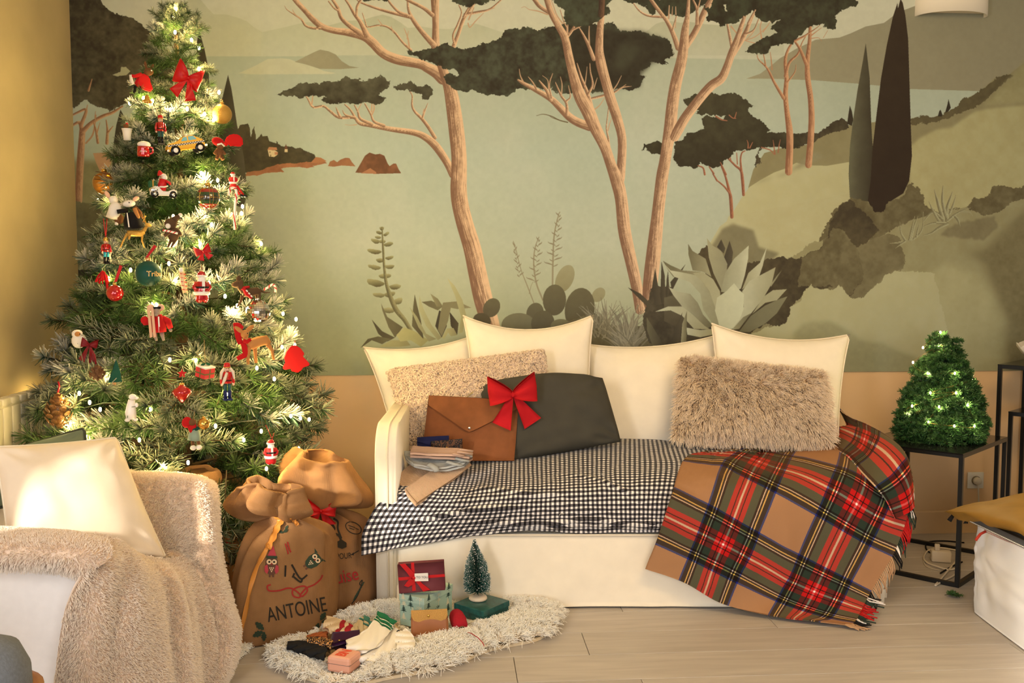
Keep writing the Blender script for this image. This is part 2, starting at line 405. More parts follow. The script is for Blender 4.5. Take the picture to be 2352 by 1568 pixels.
def stroke(v, pts, light, dark, side=1.0, streak=0.5):
    """tapering limb with a dark and a lit edge and bark streaks; pts (x, y, halfwidth)."""
    pts = np.array(pts, dtype=float); k = VIEWS[v][2]; T = tr(v, pts[:, :2]); r = pts[:, 2] * k * PPM / 449.0
    m = max(len(T) * 4, 8); TT = spline1(np.column_stack([T, r]), m); TT[:, 2] = np.maximum(TT[:, 2], .55)
    pad = TT[:, 2].max() + 2; x0, y0 = np.floor(TT[:, :2].min(0) - pad).astype(int); x1, y1 = np.ceil(TT[:, :2].max(0) + pad).astype(int)
    x0, y0, x1, y1 = max(x0, 0), max(y0, 0), min(x1, TW), min(y1, TH)
    if x1 <= x0 or y1 <= y0: return
    X = np.arange(x0, x1)[None, :] + .5; Y = np.arange(y0, y1)[:, None] + .5
    A = np.zeros((y1 - y0, x1 - x0)); best = np.full(A.shape, 1e9); sd = np.zeros(A.shape); al = np.zeros(A.shape); L = 0
    for a, b in zip(TT, TT[1:]):
        dx, dy = b[0] - a[0], b[1] - a[1]; l2 = dx * dx + dy * dy + 1e-9; l = math.sqrt(l2)
        t = np.clip(((X - a[0]) * dx + (Y - a[1]) * dy) / l2, 0, 1); ex, ey = X - a[0] - t * dx, Y - a[1] - t * dy
        d = np.sqrt(ex * ex + ey * ey); rr = a[2] + (b[2] - a[2]) * t; q = d - rr
        nx = -dy / l; ny = dx / l
        if nx < 0 or (nx == 0 and ny < 0): nx, ny = -nx, -ny           # signed towards the right / below
        s = (ex * nx + ey * ny) / rr; mm = q < best
        best = np.where(mm, q, best); sd = np.where(mm, s, sd); al = np.where(mm, L + t * l, al); L += l
    A = np.clip(.5 - best, 0, 1)[..., None]
    w = TT[:, 2].max()
    st = (BARK[(al * .55).astype(int) % 900, np.clip(sd * 22 + 32, 0, 63).astype(int)] + .5 * BARK[(al * 1.1 + 300).astype(int) % 900, np.clip(sd * 28 + 32, 0, 63).astype(int)]) * streak * .55
    f = np.clip(0.48 + sd * .62 * side + st + .15 * N_FINE[y0:y1, x0:x1], 0, 1) if w > 2 else np.full(sd.shape, .6)
    f = f * f * (3 - 2 * f)
    col = C3(dark) * (1 - f[..., None]) + C3(light) * f[..., None]
    MUR[y0:y1, x0:x1] = MUR[y0:y1, x0:x1] * (1 - A) + col * A
def leaf(v, pts, c, c2, edge=True):
    poly(v, pts, c, c2, mode='h')

def paint():  # colours include the uneven room light, dimmer towards the right
    global MUR
    # ground: sky, sea
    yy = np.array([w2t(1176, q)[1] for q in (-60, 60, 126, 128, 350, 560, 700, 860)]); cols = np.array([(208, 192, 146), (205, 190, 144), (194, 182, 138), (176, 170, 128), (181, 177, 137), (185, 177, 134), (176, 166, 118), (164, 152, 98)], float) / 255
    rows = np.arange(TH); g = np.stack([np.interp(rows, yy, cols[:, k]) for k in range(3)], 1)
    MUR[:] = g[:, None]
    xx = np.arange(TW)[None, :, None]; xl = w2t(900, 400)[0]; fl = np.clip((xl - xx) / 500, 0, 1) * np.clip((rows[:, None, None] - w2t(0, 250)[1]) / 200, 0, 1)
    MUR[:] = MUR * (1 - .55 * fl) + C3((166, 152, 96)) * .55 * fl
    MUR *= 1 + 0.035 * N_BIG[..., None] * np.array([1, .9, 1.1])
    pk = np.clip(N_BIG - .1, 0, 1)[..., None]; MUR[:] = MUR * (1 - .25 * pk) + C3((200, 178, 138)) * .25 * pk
    # far mountains, islands
    poly(8, [(760, -60), (820, 0), (870, 60), (910, 102), (1010, 105), (1080, 125), (1150, 152), (1200, 195), (1260, 230), (1400, 200), (1568, 170), (1568, 405), (700, 405), (600, 200)], (190, 177, 128), (196, 183, 136), mode='v')
    poly(1, [(0, 250), (120, 225), (300, 180), (360, 170), (440, 185), (520, 195), (660, 160), (780, 155), (860, 130), (935, 112), (1000, 130), (1070, 170), (1130, 215), (1240, 205), (1330, 220), (1450, 225), (1560, 195), (1650, 180), (1760, 215), (1900, 260), (2000, 420), (0, 430)], (187, 176, 128), (196, 184, 138), mode='v')
    poly(2, [(1050, 330), (1130, 270), (1200, 215), (1260, 195), (1340, 190), (1420, 205), (1500, 195), (1620, 215), (1760, 225), (2352, 200), (2352, 498), (1000, 498)], (184, 172, 126), (190, 178, 134), mode='v')
    poly(8, [(1090, 527), (1150, 500), (1200, 478), (1300, 425), (1380, 420), (1460, 430), (1568, 470), (1640, 500), (1790, 525), (1760, 532), (1200, 535)], (198, 184, 134))
    poly(1, [(0, 490), (60, 465), (150, 448), (220, 455), (290, 485), (400, 510), (480, 545), (545, 568), (0, 572)], (198, 184, 135))
    poly(1, [(258, 477), (330, 440), (410, 400), (455, 382), (520, 395), (575, 420), (620, 470), (680, 508), (755, 522), (620, 532), (450, 530), (330, 492)], (163, 146, 103), (150, 134, 92), mode='h')
    # right headland, darkened to the right to paint in the dimmer light there
    poly(3, [(200, 565), (300, 530), (380, 470), (440, 420), (560, 350), (700, 285), (870, 270), (950, 240), (1060, 190), (1190, 165), (1290, 90), (1420, 40), (1500, -20), (1560, -200), (3200, -500), (3200, 700), (2201, 680), (1880, 655), (1380, 640), (1050, 605), (700, 578), (450, 568)], (156, 140, 98), (146, 128, 88), mode='h')
    # left bay: sea, headland with village, rocks
    DK, DK2 = (64, 54, 33), (90, 78, 50)
    poly(8, [(1080, 935), (1100, 900), (1160, 885), (1172, 915), (1180, 985), (1203, 905), (1218, 1000), (1250, 960), (1290, 1010), (1302, 980), (1312, 1020), (1400, 1060), (1470, 1060), (1530, 1085), (1568, 1090), (1640, 1120), (1650, 1160), (1500, 1185), (1400, 1200), (1290, 1225), (1150, 1250), (1080, 1200)], (92, 77, 47), (72, 60, 38), jag=1.5)
    poly(8, [(1130, 1268), (1150, 1240), (1290, 1220), (1400, 1190), (1500, 1175), (1600, 1165), (1700, 1150), (1730, 1175), (1650, 1192), (1480, 1200), (1380, 1215), (1420, 1235), (1280, 1245), (1230, 1262)], (176, 112, 66), (150, 96, 56), jag=1)
    poly(1, [(0, 1045), (50, 1050), (60, 1090), (110, 1105), (118, 1085), (125, 1110), (170, 1132), (235, 1128), (265, 1145), (295, 1138), (325, 1150), (410, 1192), (418, 1222), (330, 1252), (200, 1268), (80, 1285), (0, 1310)], (90, 76, 46), (70, 58, 36), jag=1.5)
    poly(1, [(-30, 1345), (0, 1310), (120, 1265), (280, 1255), (350, 1245), (412, 1288), (350, 1293), (280, 1285), (140, 1290), (180, 1325), (60, 1330)], (178, 112, 66), (150, 92, 54), jag=1)
    poly(1, [(380, 1255), (420, 1210), (460, 1215), (505, 1242), (440, 1255)], (170, 108, 62))
    poly(1, [(50, 1155), (105, 1158), (127, 1172), (125, 1192), (100, 1210), (60, 1205)], (226, 190, 128)); poly(1, [(46, 1155), (60, 1132), (118, 1136), (124, 1156)], (196, 128, 78)); poly(1, [(102, 1172), (128, 1172), (126, 1192), (104, 1192)], (200, 130, 84)); poly(1, [(64, 1166), (70, 1166), (70, 1180), (64, 1180)], (120, 86, 50)); poly(1, [(68, 1192), (76, 1192), (76, 1206), (68, 1206)], (120, 86, 50))
    poly(1, [(180, 1150), (203, 1150), (203, 1172), (180, 1172)], (226, 190, 128)); poly(1, [(177, 1150), (190, 1108), (205, 1150)], (120, 76, 50))
    poly(1, [(725, 1330), (760, 1270), (800, 1200), (835, 1175), (880, 1190), (915, 1185), (950, 1200), (975, 1260), (990, 1280), (1020, 1260), (1040, 1260), (1060, 1305), (1080, 1335), (880, 1340)], (146, 92, 54), (112, 72, 42)); poly(1, [(770, 1335), (840, 1295), (885, 1325), (890, 1340)], (172, 112, 68))
    poly(1, [(515, 1280), (530, 1245), (560, 1232), (585, 1250), (610, 1230), (650, 1215), (680, 1218), (700, 1250), (727, 1282), (620, 1275), (560, 1285)], (170, 110, 64), (146, 92, 56))
    # left corner scenery behind the christmas tree
    poly(6, [(270, 640), (640, 640), (640, 1250), (270, 1250)], (146, 130, 78), (128, 112, 66), soft=8)
    poly(6, [(262, -60), (405, -60), (405, 0), (440, 40), (480, 62), (530, 65), (572, 102), (612, 145), (650, 200), (700, 280), (690, 380), (620, 430), (560, 425), (500, 415), (440, 445), (400, 430), (340, 395), (300, 430), (262, 440)], (66, 54, 34), (96, 82, 52), jag=4)
    poly(6, [(448, 298), (480, 288), (485, 268), (505, 266), (522, 285), (505, 300), (470, 306)], (176, 160, 108), jag=1)
    poly(8, [(780, 620), (792, 300), (805, 222), (820, 260), (845, 350), (872, 480), (885, 700)], (66, 56, 36), (84, 72, 46), mode='h')
    poly(8, [(950, 1000), (970, 720), (990, 640), (1015, 538), (1040, 640), (1062, 780), (1080, 900), (1105, 1010), (1130, 1130), (1146, 1300), (1140, 1450), (1120, 1490), (1060, 1480), (980, 1300)], (62, 52, 34), (92, 80, 54), mode='h')
    poly(8, [(170, 1420), (190, 1040), (210, 900), (240, 788), (258, 820), (300, 1000), (320, 1420)], (62, 52, 34), (84, 72, 46), mode='h')
    LT, DT = (206, 150, 94), (140, 92, 56)
    stroke(6, [(314, 800, 14), (318, 720, 13), (322, 640, 13), (330, 520, 11)], LT, DT)
    stroke(6, [(330, 530, 9), (318, 490, 6), (285, 505, 4), (262, 520, 3)], LT, DT); stroke(6, [(325, 500, 7), (345, 440, 5), (310, 450, 4), (265, 475, 3)], LT, DT)
    stroke(6, [(335, 522, 9), (365, 492, 7), (410, 465, 6), (450, 450, 5), (490, 425, 3)], LT, DT)
    for q in ([(344, 572, 3), (372, 535, 3), (384, 460, 2)], [(392, 570, 5), (384, 520, 4), (375, 490, 2)], [(388, 530, 3), (400, 490, 1)], [(428, 572, 6), (430, 520, 4), (425, 480, 2)], [(432, 530, 4), (452, 505, 1.5)], [(354, 362, 4), (368, 316, 1.5)], [(340, 470, 3), (350, 420, 1.5)], [(380, 470, 2), (382, 445, 1)]): stroke(6, q, LT, DT)
    poly(6, [(372, 612), (438, 608), (448, 640), (440, 665), (402, 688), (384, 650)], (198, 146, 92), (186, 132, 84))
    poly(6, [(300, 806), (345, 812), (420, 840), (470, 900), (470, 1250), (305, 1250)], (120, 104, 62), (98, 84, 50), jag=4)
    for k in range(26):
        a = random.uniform(-.5, .5); x = random.uniform(310, 420); y = random.uniform(1030, 1095); l = random.uniform(60, 110)
        stroke(6, [(x, y, 5), (x + a * l * .4, y - l * .6, 4), (x + a * l, y - l, .8)], (160, 146, 96), (126, 112, 68))
    poly(6, [(306, 1080), (360, 1078), (420, 1110), (420, 1210), (312, 1205)], (56, 46, 30), (74, 62, 40), jag=4)
    # hills on the right
    poly(3, [(215, 1345), (250, 1220), (330, 1100), (470, 1060), (640, 1040), (720, 990), (800, 950), (900, 905), (1100, 880), (1400, 850), (1560, 850), (1700, 790), (1760, 720), (1880, 660), (1990, 560), (2100, 530), (2201, 450), (2600, 250), (3300, 100), (3300, 2400), (200, 2400)], (148, 130, 82), (140, 122, 76))
    HD = (84, 70, 42)
    poly(3, [(260, 1130), (290, 1085), (340, 1020), (310, 1000), (360, 950), (430, 945), (490, 950), (560, 970), (640, 940), (700, 960), (770, 930), (800, 890), (880, 850), (925, 880), (945, 915), (800, 955), (720, 995), (640, 1040), (560, 1050), (480, 1055), (400, 1062), (330, 1058), (275, 1110), (305, 1170), (268, 1205)], (66, 54, 34), (84, 70, 44), jag=4)
    poly(3, [(1380, 860), (1460, 828), (1520, 850), (1590, 835), (1640, 808), (1720, 772), (1750, 715), (1830, 690), (1880, 655), (1960, 600), (2000, 560), (2090, 535), (2120, 545), (2050, 610), (1950, 690), (1900, 745), (1750, 810), (1560, 880), (1400, 900)], (108, 91, 54), (92, 77, 46), jag=4)
    poly(3, [(1375, 1060), (1450, 990), (1570, 930), (1680, 915), (1740, 870), (1850, 800), (1950, 780), (2201, 755), (2600, 700), (3300, 650), (3300, 1600), (1375, 1600)], (182, 164, 104), (172, 152, 94), soft=3)
    poly(3, [(1900, 760), (1980, 690), (2201, 450), (2700, 200), (2700, 700), (2201, 745)], (164, 146, 92), (150, 132, 80), soft=5)
    poly(3, [(40, 1640), (70, 1560), (110, 1515), (160, 1430), (222, 1345), (300, 1295), (400, 1240), (480, 1212), (560, 1170), (640, 1188), (780, 1192), (940, 1165), (970, 1400), (960, 1600)], (190, 173, 116), (184, 166, 108))
    poly(5, [(690, 610), (780, 520), (850, 400), (960, 320), (1840, 150), (1900, 200), (1720, 600), (1440, 680), (1230, 690), (900, 720)], (190, 173, 116), (182, 163, 106))
    poly(5, [(745, 600), (800, 530), (868, 420), (950, 380), (1110, 430), (1150, 560), (1310, 610), (1230, 680), (1100, 710), (900, 720)], (138, 122, 80), (128, 112, 72), soft=3)
    for sgm in ([(240, 1330), (330, 1285), (480, 1262), (560, 1190), (640, 1120), (700, 1090), (760, 1130), (640, 1190), (500, 1240)],): poly(3, sgm, (140, 124, 82), (150, 134, 90), soft=4, op=.8)
    # little pine trees on the hill
    TL, TD = (210, 152, 98), (140, 90, 56); RL, RD = (178, 112, 72), (128, 78, 50)
    for q in ([(180, 1400, 10), (172, 1290, 11), (160, 1225, 9), (120, 1190, 7), (60, 1130, 6)], [(165, 1230, 8), (158, 1150, 6), (168, 1100, 5), (190, 1085, 4)], [(96, 1560, 12), (88, 1430, 12), (78, 1380, 10), (50, 1270, 7), (10, 1170, 5)], [(80, 1390, 7), (40, 1340, 6), (-20, 1290, 4)], [(-10, 1300, 6), (-40, 1250, 5)], [(135, 1180, 4), (130, 1100, 3)], [(90, 1160, 4), (80, 1110, 3)]): stroke(3, q, RL, RD)
    F8 = [(1430, 890), (1500, 870), (1560, 850), (1640, 850), (1700, 830), (1760, 855), (1830, 850), (1900, 835), (1960, 870), (2010, 910), (2080, 960), (2030, 990), (2080, 1050), (2110, 1070), (2180, 1100), (2215, 1160), (2200, 1200), (2352, 1185), (2500, 1200), (2500, 1330), (2352, 1340), (2250, 1320), (2100, 1340), (2050, 1360), (1980, 1350), (1900, 1370), (1850, 1430), (1780, 1490), (1720, 1500), (1600, 1470), (1560, 1510), (1480, 1500), (1400, 1480), (1350, 1430), (1370, 1290), (1440, 1260), (1480, 1200), (1560, 1190), (1640, 1150), (1610, 1120), (1605, 1070), (1660, 1050), (1740, 1050), (1800, 1080), (1830, 1040), (1700, 1040), (1560, 1035), (1590, 990), (1500, 960), (1450, 920)]
    poly(2, F8, (78, 68, 42), (62, 52, 32), jag=4, mode='tree'); poly(2, [(1060, 1345), (1090, 1290), (1130, 1300), (1220, 1250), (1255, 1280), (1240, 1380), (1150, 1370), (1100, 1330)], (76, 66, 40), (62, 52, 32), jag=4)
    for q in ([(1740, 1045, 7), (1790, 1075, 6), (1840, 1085, 4)], [(1860, 1035, 5), (1890, 1060, 4), (1920, 1065, 3)], [(1910, 1060, 5), (1925, 1010, 3)], [(2030, 1330, 6), (2030, 1290, 4), (2020, 1260, 2)], [(2045, 1330, 5), (2070, 1280, 3)], [(2270, 1385, 7), (2262, 1310, 4), (2255, 1260, 2)], [(2300, 1370, 6), (2310, 1300, 4), (2320, 1255, 2)], [(2150, 1325, 5), (2230, 1350, 5), (2260, 1385, 3)], [(1640, 1568, 9), (1625, 1510, 7), (1580, 1490, 5)], [(1720, 1560, 8), (1680, 1500, 5)], [(1830, 1568, 9), (1800, 1500, 6), (1780, 1460, 4)]): stroke(2, q, RL, RD)
    for q in ([(505, 1235, 26), (512, 1080, 25), (512, 950, 24), (492, 800, 18), (482, 680, 17), (490, 560, 15), (480, 440, 11), (500, 360, 9), (535, 300, 6)], [(482, 545, 12), (510, 450, 9), (570, 390, 7), (600, 310, 4), (640, 240, 3)], [(468, 705, 12), (400, 590, 9), (350, 490, 7), (290, 430, 4), (276, 390, 2)], [(385, 500, 5), (380, 440, 4), (372, 375, 2)], [(340, 480, 6), (330, 420, 4), (318, 370, 3)], [(497, 590, 6), (548, 520, 4), (558, 465, 2)],
              [(648, 1185, 24), (662, 1020, 23), (670, 850, 22), (662, 700, 20), (642, 560, 19), (640, 440, 16), (655, 300, 13), (660, 180, 11)], [(632, 460, 13), (585, 350, 10), (545, 290, 7), (520, 235, 4)], [(548, 295, 9), (620, 258, 6), (700, 205, 3), (730, 180, 2)], [(670, 275, 3), (720, 272, 2), (742, 295, 1)], [(755, 270, 2), (785, 220, 1)], [(660, 260, 5), (700, 230, 3), (740, 200, 2)]): stroke(3, q, TL, TD)
    for q in ([(90, 190, 5), (150, 260, 4), (190, 290, 3), (260, 310, 3)], [(200, 285, 3), (250, 230, 3), (290, 140, 2)], [(190, 290, 3), (270, 260, 3), (360, 180, 2)], [(310, 280, 5), (300, 200, 4), (310, 150, 3)], [(320, 230, 4), (350, 190, 3), (375, 150, 2)]): stroke(3, q, (212, 160, 108), (170, 120, 78))
    for q in ([(925, 890), (935, 820), (945, 758), (960, 800), (970, 860), (960, 905)], [(1630, 812), (1648, 750), (1655, 712), (1664, 745), (1672, 775), (1655, 800)], [(1578, 838), (1588, 800), (1598, 788), (1612, 825), (1606, 838)]): poly(3, q, (62, 50, 32))
    # big cypresses
    poly(3, [(1060, 310), (1070, 400), (1088, 560), (1096, 800), (1100, 900), (1112, 1100), (1115, 1300), (1090, 1450), (1040, 1446), (945, 1420), (936, 1250), (946, 1050), (970, 850), (1000, 650), (1040, 430)], (104, 94, 62), (66, 54, 34), mode='h')
    poly(3, [(1310, -10), (1326, 20), (1345, 110), (1365, 280), (1375, 600), (1384, 900), (1392, 1120), (1372, 1300), (1330, 1390), (1250, 1440), (1215, 1500), (1190, 1600), (1100, 1500), (1075, 1440), (1095, 1300), (1110, 1050), (1140, 800), (1170, 560), (1210, 330), (1255, 120), (1288, 20), (1292, 60)], (66, 50, 31), (56, 41, 26), mode='v')
    # bushes
    B1, B2 = (122, 104, 64), (98, 82, 48)
    poly(7, [(-60, 470), (0, 355), (30, 300), (60, 240), (125, 195), (170, 163), (240, 190), (300, 200), (330, 270), (400, 280), (430, 190), (520, 180), (560, 130), (568, 80), (600, 65), (655, 95), (695, 170), (690, 225), (740, 238), (800, 270), (1000, 240), (1060, 180), (1160, 152), (1200, 80), (1240, 72), (1320, 98), (1417, 88), (1800, 60), (1800, 700), (-60, 900)], B1, B2, jag=4)
    poly(7, [(-400, 700), (-100, 480), (60, 470), (180, 500), (330, 470), (440, 410), (520, 370), (600, 340), (690, 300), (900, 260), (1010, 240), (1130, 300), (1270, 255), (1330, 195), (1800, 100), (1800, 1600), (-400, 1600)], (160, 143, 92), (150, 132, 82), jag=4)
    poly(7, [(-30, 480), (60, 360), (200, 440), (275, 495), (340, 460), (440, 420), (500, 440), (560, 600), (530, 690), (440, 720), (395, 770), (330, 800), (300, 835), (262, 890), (160, 885), (110, 835), (75, 790), (20, 840), (-60, 830)], (130, 112, 70), (112, 95, 58), jag=4)
    poly(7, [(800, 420), (950, 350), (1200, 300), (1230, 380), (1120, 480), (1060, 470), (960, 455), (850, 450)], (138, 120, 76), (124, 106, 66), jag=4, soft=2)
    poly(7, [(1000, 560), (1130, 540), (1250, 420), (1417, 260), (1800, 100), (1800, 1600), (1280, 1500), (1310, 1050), (1200, 820), (1130, 640)], (122, 104, 62), (132, 114, 70), soft=10)
    poly(7, [(430, 740), (520, 700), (700, 740), (860, 640), (1100, 720), (1190, 860), (1250, 1050), (1240, 1420), (300, 1420), (300, 900)], (178, 160, 104), (168, 150, 96), soft=10)
    poly(5, [(680, 620), (750, 540), (900, 700), (1230, 660), (1300, 640), (1350, 630), (1440, 660), (1500, 625), (1620, 570), (1670, 520), (1700, 370), (1760, 260), (1850, 190), (2000, 330), (2080, 430), (1980, 530), (1900, 560), (1960, 800), (1850, 950), (1770, 850), (1640, 890), (1540, 850), (1490, 930), (1400, 1020), (1390, 1100), (1330, 1190), (1200, 1150), (1040, 1260), (900, 1200), (800, 900)], (92, 76, 46), (72, 58, 36), jag=4)
    poly(5, [(1480, 640), (1640, 560), (1720, 420), (1800, 420), (1900, 560), (1960, 800), (1850, 940), (1700, 860), (1450, 860)], (124, 106, 66), (100, 84, 50), jag=4)
    poly(5, [(1000, 1280), (1200, 1180), (1330, 1160), (1390, 1100), (1400, 1020), (1470, 980), (1490, 930), (1545, 850), (1590, 880), (1650, 880), (1700, 900), (1770, 850), (1800, 890), (1850, 950), (1960, 950), (2010, 880), (2100, 820), (2150, 760), (2260, 740), (2500, 760), (2700, 1600), (1000, 1600)], (186, 169, 114), (180, 162, 106), jag=4)
    poly(5, [(1420, 1220), (1480, 1160), (1560, 1135), (1700, 1130), (1800, 1180), (1950, 1280), (2100, 1300), (2250, 1370), (2400, 1420), (2400, 1600), (1400, 1600)], (150, 136, 88), (158, 142, 92), soft=5, op=.8)
    # agaves by the bushes on the right
    A1, A2 = (176, 160, 108), (124, 108, 68)
    for q in ([(835, 330, 14), (800, 220, 12), (770, 110, 2)], [(860, 330, 14), (862, 240, 12), (900, 125, 2)], [(850, 290, 12), (828, 190, 10), (832, 82, 2)], [(880, 280, 9), (905, 220, 7), (925, 150, 1)], [(825, 320, 10), (770, 275, 9), (735, 285, 7), (692, 340, 2)], [(870, 330, 8), (910, 300, 9), (940, 330, 8), (955, 375, 2)], [(865, 355, 10), (800, 385, 9), (750, 420, 6), (690, 440, 2)], [(800, 330, 10), (760, 260, 7), (730, 195, 1)], [(850, 350, 8), (760, 350, 6), (690, 375, 2)], [(900, 300, 7), (960, 265, 5), (1030, 240, 1)], [(960, 270, 5), (1020, 270, 5), (1048, 300, 1)],
              [(600, 470, 11), (618, 390, 9), (652, 300, 1)], [(590, 470, 9), (610, 380, 7), (628, 300, 1)], [(560, 475, 9), (530, 420, 6), (520, 340, 1)], [(620, 465, 8), (680, 400, 5), (690, 270, 1)], [(545, 490, 8), (500, 490, 6), (450, 495, 1)], [(560, 480, 8), (530, 500, 6), (490, 530, 1)], [(640, 450, 8), (650, 400, 6), (660, 360, 1)]): stroke(7, q, A1, A2)
    # umbrella pine 1
    L1, D1 = (230, 180, 124), (134, 94, 62)
    T = lambda v, *a: [stroke(v, q, L1, D1) for q in a]
    T(1, [(1155, 385, 10), (1090, 325, 8), (1030, 250, 8), (970, 205, 7), (900, 195, 6), (820, 208, 5), (800, 160, 4), (780, 100, 3)], [(1142, 365, 6), (1130, 290, 5), (1102, 218, 2)], [(1125, 300, 4), (1135, 240, 2)], [(1018, 250, 4), (1002, 200, 2)], [(935, 195, 4), (900, 150, 2)])
    T(1, [(1345, 400, 34), (1345, 280, 26), (1345, 160, 24), (1340, 0, 30), (1340, -80, 30)], [(1330, 345, 22), (1240, 245, 18), (1170, 150, 15), (1135, 70, 9), (1130, -20, 7)], [(1150, 130, 14), (1000, 95, 11), (880, 60, 9), (770, 20, 6), (740, 0, 4)], [(1120, 115, 11), (1060, 90, 10), (1000, 30, 8), (960, -30, 7)], [(1320, 115, 16), (1250, 60, 13), (1140, 5, 11), (1080, -30, 8)])
    T(1, [(1485, 355, 15), (1525, 250, 13), (1560, 150, 13), (1620, 60, 11), (1660, 0, 8)], [(1490, 340, 8), (1480, 270, 7), (1515, 190, 7), (1545, 100, 5), (1525, 40, 4)], [(1570, 112, 10), (1680, 92, 9), (1765, 70, 7), (1850, 0, 5)], [(1560, 130, 8), (1600, 60, 6), (1620, 30, 5)], [(1595, 180, 5), (1610, 210, 4), (1655, 160, 4), (1715, 100, 2)], [(1600, 150, 6), (1640, 60, 4)], [(1740, 80, 4), (1800, 60, 2)])
    T(1, [(1340, 1060, 14), (1290, 980, 13), (1240, 915, 12), (1185, 860, 9), (1163, 810, 7), (1165, 740, 5), (1145, 700, 4)], [(1245, 905, 8), (1260, 860, 6), (1285, 795, 2)], [(1250, 870, 5), (1255, 840, 3)])
    T(1, [(1478, 1345, 28), (1432, 1250, 28), (1350, 1130, 30), (1270, 1060, 26), (1180, 1022, 22), (1000, 995, 18), (840, 965, 15), (760, 950, 13), (715, 905, 11), (600, 905, 10), (530, 855, 9), (480, 818, 8), (400, 825, 8), (362, 765, 6), (345, 740, 4)], [(850, 955, 13), (765, 915, 10), (745, 860, 7), (720, 810, 5)], [(945, 968, 12), (870, 935, 9), (845, 880, 7), (800, 800, 5)], [(855, 880, 6), (870, 840, 5), (868, 800, 4)], [(740, 935, 10), (690, 850, 7), (645, 805, 5)], [(720, 905, 8), (650, 885, 6), (625, 848, 2)], [(605, 895, 10), (590, 860, 7), (575, 825, 2)], [(390, 800, 6), (398, 740, 4)], [(740, 860, 4), (770, 800, 3)], [(735, 960, 4), (690, 965, 2), (648, 960, 1)], [(850, 860, 5), (855, 780, 4)])
    poly(1, [(115, 720), (150, 712), (180, 700), (240, 680), (285, 650), (350, 645), (480, 635), (570, 630), (620, 600), (700, 597), (790, 622), (850, 600), (900, 580), (950, 600), (995, 635), (970, 680), (900, 730), (970, 760), (940, 790), (900, 810), (830, 780), (780, 805), (640, 800), (560, 790), (520, 805), (450, 765), (500, 745), (420, 740), (380, 735), (300, 745), (230, 750), (180, 738)], (98, 88, 58), (64, 54, 34), jag=4, mode='tree')
    poly(1, [(1005, 665), (1060, 645), (1140, 632), (1190, 655), (1250, 660), (1310, 665), (1330, 700), (1300, 765), (1250, 762), (1230, 730), (1130, 700), (1060, 690)], (92, 82, 54), (66, 56, 36), jag=4, mode='tree')
    T(1, [(1400, 600, 48), (1355, 560, 44), (1280, 520, 36), (1220, 492, 34), (1050, 458, 36), (940, 410, 34), (860, 330, 34), (790, 278, 32), (660, 248, 26), (560, 235, 22), (470, 205, 22), (400, 150, 21), (340, 85, 18), (280, 20, 18), (230, -40, 16)], [(770, 258, 20), (690, 205, 17), (620, 140, 14), (590, 60, 12), (545, -10, 10)], [(815, 270, 22), (765, 170, 15), (720, 110, 12), (680, 40, 9), (645, -10, 7)], [(735, 120, 8), (740, 50, 9), (775, -10, 7)], [(455, 218, 9), (390, 215, 9), (340, 195, 8), (310, 150, 7), (260, 115, 5), (200, 75, 3), (180, 45, 1)], [(310, 150, 6), (265, 115, 4), (240, 75, 2)], [(590, 80, 7), (560, 60, 6), (520, 10, 5)])
    stroke(1, [(1792, 2612, 64), (1772, 2512, 66), (1714, 2312, 70), (1670, 2112, 68), (1627, 1912, 65), (1567, 1712, 62), (1532, 1560, 61), (1522, 1450, 60), (1525, 1350, 58), (1525, 1200, 56), (1505, 1000, 56), (1478, 800, 52), (1455, 680, 46), (1420, 590, 36), (1390, 500, 32), (1360, 400, 30)], L1, D1, streak=.6)
    FD, FL = (58, 48, 31), (84, 80, 53)
    big = [(1130, 390), (1170, 402), (1250, 380), (1380, 350), (1440, 335), (1490, 365), (1560, 375), (1690, 350), (1720, 330), (1830, 295), (1880, 245), (1950, 215), (2060, 215), (2100, 235)]
    v2 = [(60, 250), (130, 270), (290, 240), (400, 200), (560, 215), (730, 228), (760, 205), (800, 203), (850, 235), (880, 275), (1000, 285), (1100, 290), (1200, 320), (1260, 350), (1300, 345), (1340, 400), (1362, 470), (1330, 520), (1280, 550), (1320, 580), (1270, 580), (1180, 545), (1130, 600), (1060, 630), (1050, 670), (1115, 680), (1080, 740), (1040, 780), (960, 810), (860, 790), (780, 830), (700, 820), (640, 840), (560, 800), (450, 830), (340, 840), (260, 800), (200, 820), (100, 790), (0, 740)]
    low = [(2200, 700), (2000, 690), (1950, 705), (1890, 745), (1820, 735), (1700, 720), (1600, 700), (1500, 690), (1430, 640), (1400, 590), (1450, 560), (1500, 600), (1530, 580), (1490, 540), (1380, 520), (1330, 490), (1230, 460), (1150, 430)]
    c21 = lambda q: ((1200 + q[0] * .2551 - 600) / .29762, q[1] * .2551 / .29762)
    poly(1, big + [c21(q) for q in v2] + low, FL, FD, jag=4)
    poly(2, [(450, 240), (880, 280), (1100, 300), (1300, 380), (1340, 480), (1180, 545), (1060, 660), (1060, 760), (900, 780), (700, 810), (500, 780), (400, 500)], (58, 48, 31), (66, 57, 37), jag=4, soft=6)
    poly(2, [(880, 400), (1000, 390), (1080, 430), (1000, 540), (900, 640), (820, 600), (840, 480)], (82, 76, 50), (70, 62, 40), jag=4, soft=6, op=.7)
    poly(1, [(1440, -20), (1470, 0), (1520, 40), (1600, 55), (1650, 30), (1710, 25), (1760, 10), (1845, -10)], FL, FD, jag=4); poly(1, [(760, -30), (790, 4), (970, 4), (990, -30)], FL, FD, jag=3)
